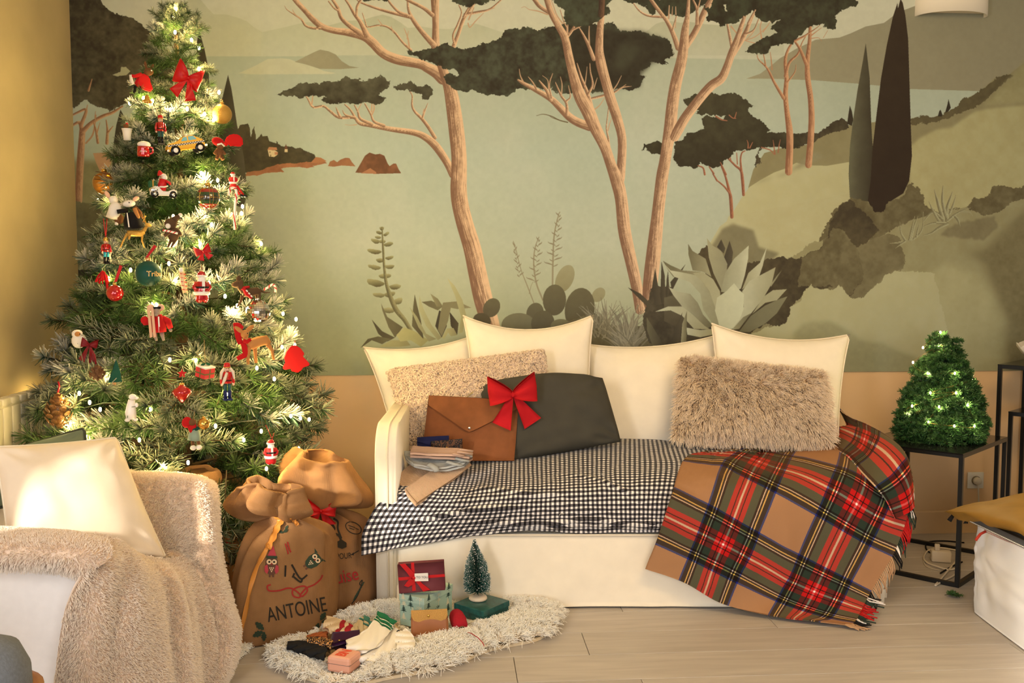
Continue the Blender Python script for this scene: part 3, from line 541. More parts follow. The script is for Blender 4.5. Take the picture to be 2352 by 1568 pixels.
    # lower stems
    # umbrella pine 2: three stems
    T(2, [(620, 970, 20), (600, 880, 16), (570, 800, 14), (530, 700, 10), (490, 570, 4)], [(590, 850, 11), (630, 760, 9), (610, 650, 6), (605, 570, 3)], [(625, 885, 10), (720, 862, 11), (820, 832, 9), (900, 785, 6), (980, 775, 2)], [(632, 995, 6), (690, 950, 5), (735, 885, 3)], [(795, 1420, 10), (772, 1250, 8), (755, 1150, 6), (765, 1050, 5), (775, 960, 4)], [(768, 1175, 5), (785, 1110, 4), (805, 1060, 2)], [(800, 830, 5), (850, 760, 4), (890, 680, 2)], [(560, 780, 5), (575, 660, 3), (580, 600, 1)], [(640, 800, 5), (672, 700, 2)], [(860, 810, 4), (930, 760, 2)])
    T(2, [(600, 1135, 40), (500, 1100, 36), (420, 1050, 34), (330, 960, 30), (250, 885, 26), (120, 810, 20), (0, 745, 14), (-40, 720, 8)], [(255, 900, 16), (215, 810, 14), (150, 725, 5)], [(402, 1030, 14), (395, 930, 11), (350, 865, 10), (320, 800, 7), (295, 740, 3)], [(395, 910, 9), (430, 870, 6), (412, 770, 3)], [(262, 880, 8), (240, 760, 6), (270, 660, 3)], [(130, 810, 8), (90, 740, 6), (50, 690, 2)], [(10, 745, 7), (-20, 680, 4), (-30, 620, 2)], [(350, 860, 6), (355, 760, 4), (340, 690, 2)], [(235, 800, 5), (225, 720, 3), (180, 680, 1)])
    for q in ([(405, 1100, 5), (330, 1080, 5), (260, 1045, 4), (185, 1027, 3), (125, 1040, 1)], [(330, 1080, 4), (270, 1060, 2), (240, 1040, 1)]): stroke(2, q, (120, 100, 64), (96, 78, 48))
    T(2, [(270, 130, 16), (160, 60, 18), (110, 0, 18), (60, -60, 14)], [(225, 130, 6), (140, 100, 5), (60, 85, 3), (20, 60, 2), (-10, 70, 1)], [(360, 210, 7), (310, 140, 5), (280, 60, 4), (255, -10, 3)], [(390, 330, 14), (400, 260, 8), (370, 190, 5), (340, 90, 4)], [(640, 530, 18), (590, 400, 14), (545, 310, 9), (510, 250, 5)], [(600, 400, 7), (598, 300, 5), (600, 235, 3)], [(385, 350, 14), (440, 280, 12), (470, 230, 8), (495, 205, 3)], [(450, 270, 8), (500, 245, 7), (535, 233, 2)], [(405, 300, 7), (408, 200, 3)])
    stroke(2, [(866, 1640, 44), (883, 1560, 40), (896, 1260, 38), (850, 1060, 42), (790, 880, 44), (745, 720, 42), (705, 570, 44), (690, 450, 36), (695, 300, 31), (708, 150, 27), (715, -20, 28)], L1, D1, streak=.6)
    stroke(2, [(1058, 2781, 46), (1035, 2618, 49), (982, 2373, 52), (918, 2081, 56), (889, 1801, 54), (850, 1630, 56), (795, 1480, 46), (740, 1320, 46), (655, 1150, 52), (590, 1000, 58), (510, 850, 52), (450, 650, 40), (415, 500, 36), (380, 340, 33), (320, 230, 28), (260, 120, 26), (215, -20, 26)], L1, D1, streak=.6)
    poly(2, [(270, -20), (320, 60), (380, 95), (370, 160), (400, 210), (480, 235), (600, 230), (680, 200), (730, 160), (790, 90), (750, 60), (840, -20)], (84, 82, 54), (66, 58, 37), jag=4)
    stroke(2, [(708, 130, 26), (712, 60, 26), (715, -20, 28)], (120, 84, 54), (74, 54, 36))
    T(2, [(1400, 430, 24), (1350, 290, 20), (1290, 175, 17), (1220, 85, 16), (1150, -10, 15)], [(1250, 152, 10), (1130, 140, 9), (1050, 95, 7), (985, 10, 4)], [(1350, 270, 8), (1385, 140, 5), (1395, 40, 3)], [(1315, 160, 7), (1320, 60, 4)], [(1260, 110, 5), (1262, 20, 3)], [(1375, 250, 4), (1380, 180, 3)])
    poly(2, [(880, -20), (960, 20), (1030, 20), (1060, 50), (1110, 45), (1120, 100), (1160, 130), (1210, 100), (1280, 150), (1340, 130), (1420, 140), (1480, 150), (1530, 110), (1590, 70), (1640, 60), (1720, -20)], (74, 70, 45), (58, 49, 31), jag=4)
    T(2, [(1290, 175, 16), (1220, 85, 16), (1150, -10, 15)], [(1315, 165, 7), (1320, 50, 4)], [(1380, 130, 5), (1378, 60, 3)], [(1345, 140, 4), (1350, 60, 2)])
    T(2, [(1445, 450, 30), (1540, 310, 28), (1600, 190, 27), (1650, 80, 26), (1710, -20, 24)], [(1570, 210, 15), (1568, 80, 11), (1530, -10, 7)], [(1575, 90, 8), (1600, -10, 5)], [(1700, 30, 6), (1760, 45, 4), (1805, 0, 2)])
    stroke(2, [(1157, 2781, 47), (1140, 2676, 58), (1155, 2501, 66), (1187, 2210, 63), (1218, 1918, 54), (1255, 1600, 53), (1278, 1470, 50), (1300, 1330, 50), (1328, 1150, 54), (1348, 950, 52), (1380, 750, 50), (1428, 560, 47), (1450, 420, 42), (1462, 280, 34), (1485, 140, 20), (1495, -20, 12)], L1, D1, streak=.6)
    T(2, [(1885, 430, 14), (1862, 310, 12), (1840, 205, 8)], [(1895, 480, 28), (1990, 330, 22), (2050, 190, 15), (2100, 80, 9)], [(2000, 310, 9), (2080, 270, 7), (2125, 170, 4)])
    stroke(2, [(1370, 1230, 40), (1400, 1170, 44), (1470, 1050, 42), (1600, 880, 40), (1700, 770, 40), (1790, 705, 38), (1840, 600, 34), (1885, 470, 32), (1935, 340, 25), (1985, 190, 17), (2015, 100, 10)], L1, D1, streak=.6)
    poly(3, [(-10, -30), (10, 180), (60, 150), (130, 135), (210, 100), (255, 78), (290, 140), (370, 155), (450, 145), (390, 175), (370, 210), (420, 232), (330, 270), (290, 290), (190, 360), (270, 385), (340, 385), (385, 330), (420, 335), (480, 310), (540, 315), (570, 270), (640, 200), (680, 185), (740, 180), (780, 210), (840, 215), (850, 160), (830, 130), (880, 80), (930, 60), (1010, 20), (980, -30)], (76, 70, 44), (58, 48, 30), jag=4)
    poly(2, [(1640, 60), (1660, 120), (1650, 160), (1690, 190), (1750, 200), (1780, 235), (1840, 210), (1920, 210), (1970, 170), (2030, 120), (2080, 90), (2100, -20), (1720, -20), (1690, 80)], (74, 70, 44), (58, 48, 30), jag=4)
    poly(2, [(1805, 40), (1835, 38), (1830, 80), (1842, 105), (1822, 100), (1818, 62)], (200, 184, 136), jag=1)
    T(2, [(2030, 210, 10), (2060, 150, 8), (2095, 90, 6)], [(1960, 250, 12), (1985, 190, 10), (1990, 150, 8)])
    # aloe spike, agaves, cacti on the left
    P1, P2 = (150, 134, 84), (104, 90, 54)
    for (x, y, a, b, t) in ((258, 242, 18, 20, 0), (238, 275, 26, 18, .3), (290, 290, 26, 18, -.4), (230, 315, 24, 16, .2), (210, 340, 36, 22, .3), (262, 345, 26, 18, 0), (308, 365, 36, 22, -.25), (200, 418, 56, 26, .2), (318, 470, 34, 20, -.2), (248, 490, 32, 22, 0), (318, 538, 36, 24, 0), (202, 542, 52, 24, .2), (282, 610, 48, 26, -.1), (210, 660, 70, 36, .25), (362, 692, 48, 26, -.1), (320, 750, 46, 30, -.2), (235, 757, 48, 26, .1), (380, 805, 40, 30, -.4), (312, 872, 50, 30, .1)):
        c, s = math.cos(t), math.sin(t); pts = [(x + a * math.cos(q) * c - b * (math.sin(q) if math.sin(q) > 0 else .45 * math.sin(q)) * s, y + a * math.cos(q) * s + b * (math.sin(q) if math.sin(q) > 0 else .45 * math.sin(q)) * c) for q in np.linspace(0, 6.28, 15)[:-1]]
        poly(4, pts, (166, 150, 94), (96, 82, 48), jag=1, mode='v')
    stroke(4, [(260, 240, 4), (268, 400, 8), (278, 560, 9), (300, 700, 13), (360, 860, 18), (430, 950, 16), (480, 1030, 14)], P1, P2)
    LF = [([(252, 825), (300, 930), (420, 1010), (360, 1090), (310, 1010), (262, 880)], (120, 104, 66), (98, 84, 52)), ([(180, 950), (260, 1040), (360, 1090), (300, 1120), (230, 1060)], (84, 70, 44), (100, 86, 54)), ([(92, 1170), (150, 1100), (230, 1080), (330, 1100), (260, 1140), (180, 1110)], (90, 76, 46), (120, 104, 64)), ([(240, 1160), (330, 1110), (450, 1110), (480, 1150), (400, 1160)], (180, 160, 96), (150, 132, 78)), ([(370, 1070), (430, 1010), (510, 1040), (620, 1110), (560, 1160), (480, 1110), (400, 1120)], (186, 166, 98), (156, 138, 80)),
          ([(512, 755), (500, 850), (490, 1000), (560, 1080), (580, 1100), (560, 960), (530, 840)], (108, 94, 58), (88, 74, 46)), ([(470, 850), (530, 930), (600, 1060), (680, 1100), (620, 1120), (540, 1010)], (166, 150, 96), (140, 124, 78)), ([(548, 765), (580, 870), (640, 990), (720, 1090), (690, 1110), (600, 1000), (545, 880)], (176, 160, 104), (150, 134, 84)), ([(565, 815), (640, 805), (730, 850), (690, 880), (620, 850)], (108, 94, 60), (120, 104, 66)), ([(632, 750), (690, 790), (730, 850), (680, 850)], (150, 134, 86), (120, 104, 66)), ([(700, 880), (670, 1000), (720, 1090), (760, 1000), (730, 890)], (72, 60, 40), (88, 74, 48)), ([(780, 890), (850, 980), (840, 1070), (790, 1000)], (70, 58, 38), (90, 76, 48)), ([(730, 820), (840, 810), (950, 860), (840, 870), (790, 860), (770, 960), (720, 1080), (690, 1030), (710, 900)], (128, 112, 72), (140, 124, 80)), ([(762, 628), (820, 690), (880, 800), (910, 920), (880, 1050), (850, 1060), (870, 930), (820, 760)], (186, 168, 108), (158, 142, 90)), ([(720, 1090), (760, 1020), (810, 1015), (840, 1070), (790, 1080), (770, 1050), (740, 1100)], (180, 160, 98), (150, 132, 82))]
    for q, a, b in LF: poly(4, q, a, b, mode='h')
    def pad_(v, x, y, a, b, t, c, c2):
        cs, sn = math.cos(t), math.sin(t); poly(v, [(x + a * math.cos(q) * cs - b * math.sin(q) * sn, y + a * math.cos(q) * sn + b * math.sin(q) * cs) for q in np.linspace(0, 6.28, 25)[:-1]], c, c2, mode='v')
    for q in ([(1575, 690, 6), (1578, 500, 6), (1588, 300, 5), (1620, 150, 4), (1632, 122, 3)], [(1500, 800, 6), (1450, 670, 6), (1430, 520, 5), (1440, 400, 4), (1470, 315, 3)], [(1430, 820, 4), (1380, 690, 4), (1330, 560, 3), (1290, 400, 3), (1272, 345, 2)], [(1395, 750, 3), (1410, 690, 2), (1425, 660, 1)]): stroke(4, q, (168, 148, 104), (120, 102, 68))
    for (x0, y0, x1, y1, n, l) in ((1625, 140, 1580, 520, 11, 62), (1468, 330, 1435, 640, 9, 56), (1280, 370, 1320, 600, 8, 36)):
        for k in range(n):
            f = k / (n - 1); x, y = x0 + (x1 - x0) * f, y0 + (y1 - y0) * f; d = (1 if k % 2 else -1) * l * (.35 + .65 * f) * random.uniform(.7, 1.1)
            stroke(4, [(x, y + 12, 2), (x + d * .5, y, 5), (x + d, y - 8, 3), (x + d * 1.15, y - 16, 1)], (160, 140, 98), (112, 94, 62)); stroke(4, [(x, y + 22, 2), (x - d * .4, y + 12, 4), (x - d * .6, y + 4, 1)], (160, 140, 98), (112, 94, 62))
    pad_(4, 1670, 635, 112, 66, -1.15, (162, 146, 98), (146, 130, 84)); pad_(4, 1930, 760, 62, 46, -.9, (158, 142, 94), (148, 132, 86)); pad_(4, 1590, 800, 90, 120, .05, (110, 96, 62), (98, 84, 54)); pad_(4, 1440, 900, 66, 80, .3, (112, 98, 64), (100, 86, 56)); pad_(4, 1310, 990, 130, 90, -.05, (126, 112, 74), (112, 98, 64)); pad_(4, 1500, 980, 90, 100, .2, (104, 90, 58), (96, 82, 54)); pad_(4, 1785, 870, 115, 165, .15, (108, 94, 60), (96, 82, 52)); pad_(4, 1640, 1000, 80, 54, 0, (124, 110, 70), (110, 96, 62)); pad_(4, 1105, 860, 62, 78, .55, (108, 94, 60), (96, 82, 54)); pad_(4, 1030, 960, 70, 60, .3, (92, 78, 50), (84, 70, 46))
    poly(4, [(1700, 960), (1900, 900), (2000, 1000), (2352, 1000), (2352, 1243), (1640, 1243)], (98, 84, 54), (120, 104, 66), jag=3)
    for (bx, by, n, l, s) in ((1960, 1040, 46, 230, .8), (2160, 1160, 90, 330, 1.0)):
        for k in range(n):
            a = random.uniform(-1, 1) * s; q = l * random.uniform(.6, 1.1); x, y = bx + random.uniform(-60, 60), by + random.uniform(-30, 60)
            c = random.uniform(.75, 1.15); stroke(4, [(x, y, 4), (x + math.sin(a) * q * .5, y - math.cos(a) * q * .6, 4), (x + math.sin(a) * q, y - math.cos(a) * q, .6)], tuple(min(255, v * c) for v in (166, 148, 108)), (110, 94, 62))
    # big agave
    poly(5, [(330, 850), (480, 870), (560, 1000), (800, 1160), (1000, 1240), (960, 1310), (560, 1330), (300, 1300), (250, 1100)], (72, 60, 40), (90, 76, 50), jag=3)
    D3, D4 = (74, 62, 42), (92, 78, 52)
    for q in ([(400, 670), (425, 780), (432, 1000), (388, 1000)], [(450, 740), (462, 900), (432, 1010), (438, 820)], [(587, 690), (560, 740), (480, 900), (468, 830)], [(350, 720), (372, 850), (402, 1000), (348, 1010), (328, 860)], [(140, 870), (240, 920), (350, 1030), (330, 1060), (230, 960)], [(925, 510), (952, 600), (940, 700), (905, 710), (882, 640)], [(860, 500), (892, 570), (880, 610), (828, 560)]): poly(5, q, D3, D4, mode='h')
    poly(5, [(420, 950), (540, 920), (700, 1060), (740, 1180), (560, 1200), (420, 1130)], (110, 96, 64), (84, 70, 46), mode='v')
    AL, AM, AD = (200, 186, 136), (166, 150, 102), (116, 102, 66)
    LV = [([(605, 535), (640, 590), (740, 650), (785, 790), (720, 750), (640, 740), (608, 620)], AD, AM), ([(750, 490), (790, 545), (860, 590), (908, 690), (895, 820), (862, 890), (800, 760), (765, 640)], AM, (150, 136, 94)), ([(1072, 548), (1068, 650), (1042, 780), (1012, 880), (930, 915), (858, 905), (890, 760), (960, 650)], (156, 142, 98), AL), ([(1212, 562), (1182, 700), (1152, 790), (1080, 840), (1020, 890), (1070, 760), (1160, 680)], AM, AL),
          ([(410, 665), (470, 700), (560, 740), (700, 750), (790, 800), (850, 900), (858, 970), (812, 1020), (750, 880), (620, 800), (490, 790), (440, 720)], AD, AM), ([(415, 685), (500, 790), (620, 830), (700, 920), (720, 1040), (800, 1160), (842, 1168), (818, 1020), (760, 890), (680, 780), (560, 755), (470, 740)], AL, (150, 136, 92)), ([(640, 760), (720, 752), (800, 810), (850, 900), (858, 980), (815, 1030), (770, 900), (710, 820)], AM, (178, 162, 112)),
          ([(1280, 715), (1252, 840), (1182, 960), (1080, 1085), (1000, 1165), (935, 1195), (1000, 1100), (1035, 1020), (1022, 900), (1080, 820)], AL, AM), ([(1367, 885), (1290, 970), (1200, 990), (1100, 1075), (1190, 940), (1260, 892)], AM, (176, 160, 110)), ([(1372, 940), (1290, 1070), (1200, 1150), (1080, 1215), (995, 1215), (1090, 1090), (1200, 1010), (1310, 960)], AD, (138, 124, 82)), ([(1030, 1100), (1090, 1070), (1000, 1190), (940, 1200)], AM, AD),
          ([(455, 868), (530, 905), (620, 920), (680, 990), (720, 1080), (795, 1165), (740, 1195), (620, 1120), (560, 1020), (490, 930)], AL, AD), ([(350, 1058), (450, 1018), (560, 1018), (640, 1080), (730, 1165), (775, 1195), (650, 1190), (560, 1090), (470, 1048)], AL, AM), ([(960, 838), (1000, 890), (1036, 922), (1032, 1040), (1002, 1120), (935, 1195), (850, 1178), (812, 1050), (828, 950), (900, 900)], (196, 182, 130), (206, 192, 140)),
          ([(590, 1180), (700, 1200), (800, 1190), (820, 1230), (700, 1255), (600, 1235)], AL, AM), ([(930, 1190), (1000, 1215), (1080, 1220), (1040, 1255), (980, 1240)], D3, D4), ([(560, 1065), (548, 1200), (540, 1320), (470, 1320), (500, 1190)], D3, D4), ([(597, 1050), (592, 1290), (548, 1305), (560, 1150)], AM, AD), ([(285, 1100), (330, 1170), (400, 1290), (430, 1320), (330, 1320), (288, 1200)], AD, D3), ([(1330, 735), (1290, 800), (1245, 865), (1240, 850), (1290, 780)], AM, AD)]
    for q, a, b in LV: poly(5, q, a, b, mode='h')
    MUR[:] = np.clip(MUR * (1 + 0.02 * N_FINE[..., None]) * np.array([1.015, .985, .915]), 0, 1)
paint()
MURAL_LIGHT = np.array([1.0, 0.80, 0.50]) * 0.88 * np.array([1.27, 1.17, 1.03])
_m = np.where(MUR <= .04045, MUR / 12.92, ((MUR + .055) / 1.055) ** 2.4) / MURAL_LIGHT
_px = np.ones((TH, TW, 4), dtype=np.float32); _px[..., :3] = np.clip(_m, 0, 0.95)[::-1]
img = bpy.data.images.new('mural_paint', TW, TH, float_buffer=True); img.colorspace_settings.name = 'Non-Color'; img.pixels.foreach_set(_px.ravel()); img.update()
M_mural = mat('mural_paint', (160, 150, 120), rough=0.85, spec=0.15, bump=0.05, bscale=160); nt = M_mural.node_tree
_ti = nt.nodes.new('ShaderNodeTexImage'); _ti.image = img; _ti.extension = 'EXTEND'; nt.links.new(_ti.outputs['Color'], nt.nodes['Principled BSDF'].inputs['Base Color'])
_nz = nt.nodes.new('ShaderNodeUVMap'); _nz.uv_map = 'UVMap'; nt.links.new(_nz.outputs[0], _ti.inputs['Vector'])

# ---- walls, floor ----------------------------------------------------
def slab(name, a, b, z0, z1, thick, m, parent=None):
    """upright slab from a to b (ground points), room side on the left of a->b is the front face."""
    d = (b - a).normalized(); n = Vector((d.y, -d.x, 0)); bm = bmesh.new(); v = []
    for off in (0, thick):
        for p in (a, b):
            for z in (z0, z1): v.append(bm.verts.new(Vector((p.x, p.y, z)) - n * off))
    for q in ((0, 2, 3, 1), (4, 5, 7, 6), (0, 1, 5, 4), (2, 6, 7, 3), (1, 3, 7, 5), (0, 4, 6, 2)): bm.faces.new([v[i] for i in q])
    return bm_obj(name, bm, m, parent, smooth=False)
wall_back = slab('wall_back', wallp(S_L - .1, 0, -.006), wallp(S_R, 0, -.006), 0, Z_TOP, 0.12, M_dado); tag(wall_back, kind='structure')
q = [wallp(S_L, Z_DADO, 0), wallp(S_R, Z_DADO, 0), wallp(S_R, Z_TOP, 0), wallp(S_L, Z_TOP, 0)]; q2 = [p - WNRM * .006 for p in q]
mural = np_mesh('mural', [tuple(p) for p in q + q2], [(0, 1, 2, 3), (0, 4, 5, 1), (1, 5, 6, 2), (3, 2, 6, 7), (0, 3, 7, 4)], M_mural, wall_back, smooth=False, uv=[(0, 0), (1, 0), (1, 1), (0, 1)] * 2)
tag(mural, 'painted wall mural of umbrella pines, cypresses and agaves by a bay')
LW_END = CORNER + LDIR * 6.5
wall_left = slab('wall_left', CORNER + LDIR * (CORNER.y - 2.135), CORNER - LDIR * .1, 0, Z_TOP, 0.12, M_ochre); tag(wall_left, kind='structure')
wl2 = slab('wall_left_front', CORNER + LDIR * 6.5, CORNER + LDIR * 3.30, 0, Z_TOP, 0.12, M_ochre); tag(wl2, kind='structure')
# unseen added panels: three slots shape the sun on cushion, sack and sofa arm
SUN_MASK = empty('sun_mask_1', CORNER + LDIR * 2.96 + Vector((0, 0, .1))); tag(SUN_MASK, kind='structure')
_ym = [1.24, 1.27, 1.36, 1.41, 1.56, 1.72, 2.14]; _hole = {1: (1.15, 1.75), 3: (1.08, 1.36), 5: (.66, 1.26)}
for k in range(6):
    t0, t1 = (CORNER.y - _ym[k + 1]), (CORNER.y - _ym[k]); spans = [(0, Z_TOP)] if k not in _hole else [(0, _hole[k][0]), (_hole[k][1], Z_TOP)]
    for z0, z1 in spans:
        o = slab('sun_mask_panel', CORNER + LDIR * t1 - WDIR * .03, CORNER + LDIR * t0 - WDIR * .03, z0, z1, .04, M_white, SUN_MASK)
bm = bmesh.new(); add_box(bm, (1.0, 2.2, Z_TOP + .03), (7, 8.2, .06)); ceil = bm_obj('ceiling', bm, M_ceil, smooth=False); tag(ceil, kind='structure')
# floor: oak planks, each a piece, parallel to the back wall
bm = bmesh.new(); add_box(bm, (1.0, 2.0, -.06), (7, 7.6, .1)); floor = bm_obj('floor', bm, mat('floor_joint', (96, 82, 66), rough=.9), smooth=False); tag(floor, kind='structure')
M_plank = mat('oiled_oak', (196, 178, 156), rough=0.45, spec=0.35); nt = M_plank.node_tree
tc = nt.nodes.new('ShaderNodeTexCoord'); oi = nt.nodes.new('ShaderNodeObjectInfo'); mp = nt.nodes.new('ShaderNodeMapping'); mp.inputs['Scale'].default_value = (1.0, 10, 1)
nt.links.new(tc.outputs['Object'], mp.inputs[0])
ofs = nt.nodes.new('ShaderNodeVectorMath'); ofs.operation = 'SCALE'; ofs.inputs[0].default_value = (40, 9, 0); nt.links.new(oi.outputs['Random'], ofs.inputs['Scale']); nt.links.new(ofs.outputs[0], mp.inputs['Location'])
nz = nt.nodes.new('ShaderNodeTexNoise'); nz.inputs['Scale'].default_value = 3.0; nz.inputs['Detail'].default_value = 6; nz.inputs['Distortion'].default_value = .6; nt.links.new(mp.outputs[0], nz.inputs['Vector'])
rp = nt.nodes.new('ShaderNodeValToRGB'); rp.color_ramp.elements[0].position = .3; rp.color_ramp.elements[1].position = .72; rp.color_ramp.elements[0].color = lin((176, 166, 155)) + (1,); rp.color_ramp.elements[1].color = lin((194, 184, 172)) + (1,)
nt.links.new(nz.outputs['Fac'], rp.inputs[0])
mr = nt.nodes.new('ShaderNodeMapRange'); mr.inputs[3].default_value = .92; mr.inputs[4].default_value = 1.06; nt.links.new(oi.outputs['Random'], mr.inputs[0])
sc = nt.nodes.new('ShaderNodeVectorMath'); sc.operation = 'SCALE'; nt.links.new(rp.outputs[0], sc.inputs[0]); nt.links.new(mr.outputs[0], sc.inputs['Scale']); nt.links.new(sc.outputs[0], nt.nodes['Principled BSDF'].inputs['Base Color'])
PW = 0.205; _lens = {}
rowZ0 = F(1700, 1494).y - WALL_A * F(1700, 1494).x      # one joint seen in the photograph
seam = wall_s(F(1251, 1530))
for k in range(-8, 7):
    y0 = rowZ0 + k * PW / math.cos(math.atan(WALL_A))
    r = random.Random(k); x = -3.1 + r.uniform(-1.5, 0)
    if k == -1: x = seam - 3.6
    while x < 4.0:
        L = 1.8; a, b = max(x, -2.9), min(x + L, 4.0)
        if b - a > .05:
            key = round(b - a, 2)
            if key not in _lens:
                bm = bmesh.new(); add_box(bm, (0, 0, -.01), (key - .002, PW - .0022, .02), bevel=.0012, seg=1); me = bpy.data.meshes.new('plank'); bm.to_mesh(me); bm.free(); me.materials.append(M_plank); _lens[key] = me
            o = bpy.data.objects.new('plank', _lens[key]); c = W0 * 0 + WDIR * ((a + b) / 2) ; yy_ = y0 + PW / 2 + WALL_A * c.x
            if wallp(0, 0).y + WALL_A * c.x - yy_ > -.12:
                o.location = (c.x, yy_, 0); o.rotation_euler = (0, 0, math.atan(WALL_A)); link(o, floor)
        x += L
# baseboard
bm = bmesh.new(); zb = W(2070, 1173).z
add_prism(bm, [(0, 0), (.014, 0), (.014, zb - .008), (.009, zb), (0, zb)], S_R - S_L, Matrix((( -WNRM.x * -1, 0, WDIR.x, 0), (WNRM.y, 0, WDIR.y, 0), (0, 1, 0, 0), (0, 0, 0, 1))) )
bmesh.ops.translate(bm, vec=wallp((S_L + S_R) / 2, 0, -.005), verts=bm.verts); bb = bm_obj('baseboard_back', bm, M_dado, smooth=False); tag(bb, kind='structure')
# hem of the mural: a fine moulding line
# ---- radiator under the ochre wall on the left ------------------------
rz = P(60, 873, 4.15).z
M_rad = mat('radiator_enamel', (236, 226, 198), rough=.35, spec=.5)
rad_y = .16
def lw(t, z, off): return CORNER + LDIR * t + Vector((0, 0, z)) + WDIR * off
RT = empty('radiator', lw(.9, 0, .05), 'cream panel radiator of flat upright sections under the ochre wall', 'radiator')
RLEN = 1.62; nsec = 22; sw = RLEN / nsec
for k in range(nsec):
    bm = bmesh.new(); c = lw(.16 + (k + .5) * sw, (rz - .035 + .14) / 2, .07)
    Rm = Matrix((LDIR, WDIR, Vector((0, 0, 1)))).transposed()
    add_box(bm, c, (sw - .005, .022, rz - .035 - .14), Rm, bevel=.004, seg=2)
    bm_obj('section', bm, M_rad, RT)
bm = bmesh.new()
for k in range(nsec): add_box(bm, lw(.16 + (k + .5) * sw, rz - .0165, .055), (sw - .012, .05, .03), Rm, bevel=.006)
add_box(bm, lw(.16 + RLEN / 2, rz - .03, .055), (RLEN, .045, .012), Rm); bm_obj('header', bm, M_rad, RT)
bm = bmesh.new()
for t in (.5, 1.4): add_box(bm, lw(t, (rz - .2) / 2 , .03), (.03, .06, rz - .2), Rm)
add_box(bm, lw(.16 + RLEN / 2, .16, .055), (RLEN, .03, .03), Rm); bm_obj('bracket', bm, M_rad, RT)
# ---- half round wall sconce -------------------------------------------
sc0, sc1 = W(2101, 38), W(2264, 40); mid = (sc0 + sc1) / 2; R_ = (sc1 - sc0).length / 2
LMP = empty('wall_sconce', mid, 'white half round plaster wall sconce high on the mural', 'wall lamp')
bm = bmesh.new(); n = 24; ht = .17; t = .012; rows = []
for (rr, z) in ((R_, 0), (R_, ht), (R_ - t, ht), (R_ - t, 0)):
    rows.append([bm.verts.new(mid + WDIR * (rr * math.cos(PI * k / n)) + WNRM * (rr * .62 * math.sin(PI * k / n)) + Vector((0, 0, z))) for k in range(n + 1)])
for a, b in zip(rows, rows[1:] + rows[:1]):
    for k in range(n): bm.faces.new((a[k], a[k + 1], b[k + 1], b[k]))
bm_obj('shade', bm, mat('plaster_white', (238, 230, 214), rough=.7), LMP)
bm = bmesh.new(); add_prism(bm, [((R_ - .008) * math.cos(PI * k / n), (R_ - .008) * .62 * math.sin(PI * k / n)) for k in range(n + 1)], .006, Matrix(((WDIR.x, WNRM.x, 0, 0), (WDIR.y, WNRM.y, 0, 0), (0, 0, 1, 0), (0, 0, 0, 1))))
bmesh.ops.translate(bm, vec=mid + Vector((0, 0, .022)), verts=bm.verts); bm_obj('diffuser', bm, mat('sconce_diffuser', (226, 214, 190), rough=.6), LMP, smooth=False)
bm = bmesh.new(); add_box(bm, mid + WNRM * .02 + Vector((0, 0, ht / 2)), (.1, .03, .1), Matrix((WDIR, WNRM, Vector((0, 0, 1)))).transposed()); bm_obj('back_plate', bm, M_white, LMP, smooth=False)
# ---- wall socket with plug ---------------------------------------------
oc = W(2239, 1102); ow = .085
OUT = empty('wall_socket', oc, 'cream square wall socket under the black side table', 'socket')
Rw = Matrix((WDIR, WNRM, Vector((0, 0, 1)))).transposed()
bm = bmesh.new(); add_box(bm, oc + WNRM * .005, (ow, .01, ow), Rw, bevel=.003); bm_obj('plate', bm, M_white, OUT, smooth=False)
bm = bmesh.new(); Ry = Rw @ Matrix.Rotation(PI / 2, 3, 'X')
add_lathe(bm, [(.024, 0), (.024, .004), (.0215, .004), (.0215, -.004), (0, -.004)], oc + WNRM * .0105, 24, Matrix((WDIR, Vector((0, 0, 1)), WNRM)).transposed()); bm_obj('well', bm, mat('socket_ring', (150, 132, 104), rough=.5), OUT)
PLG = empty('plug', oc + WNRM * .012, 'white round plug pushed into the wall socket', 'plug')
bm = bmesh.new(); add_lathe(bm, [(0, 0), (.02, 0), (.02, .018), (.015, .03), (0, .032)], oc + WNRM * .0115, 20, Matrix((WDIR, Vector((0, 0, 1)), WNRM)).transposed()); bm_obj('body', bm, mat('plug_white', (222, 212, 192), rough=.4), PLG)
bm = bmesh.new(); add_tube(bm, [oc + WNRM * .03 + Vector((0, 0, -.01)), oc + WNRM * .035 + Vector((0, 0, -.04)), oc + WNRM * .03 + Vector((.01, 0, -.15)), oc + WNRM * .025 + Vector((.015, 0, -.3)), Vector((oc.x + .03, oc.y - .04, .006))], .0035, 8); bm_obj('cord', bm, mat('plug_white', (222, 212, 192)), PLG)
# ============================================================ SOFA AND WHAT LIES ON IT
def proj(p):
    """photo pixel of a world point."""
    d = Vector(p) - CAM; f = d.y * _cp - d.z * _sp; u = d.y * _sp + d.z * _cp
    return CX + FPX * d.x / f, CY - FPX * u / f
def proj_np(V):
    d = V - np.array(CAM); f = d[:, 1] * _cp - d[:, 2] * _sp; u = d[:, 1] * _sp + d[:, 2] * _cp
    return np.stack([CX + FPX * d[:, 0] / f, CY - FPX * u / f], 1)
M_linen = weave('cream_linen', (250, 238, 216), scale=1400, bump=.12, noise=.03)
M_pipe = mat('linen_piping', (240, 226, 202), rough=.8)
SF = F(1300, 1397).y; SX0, SX1 = P(864, 1300, SF).x, P(2050, 1300, SF).x; SBK = 4.62; ARM_T = .085; ARM_Z = .735; ARM_ZR = .46
SOFA = empty('sofa', (0.5, 4.1, 0), 'cream linen slipcovered daybed sofa against the mural wall', 'sofa')
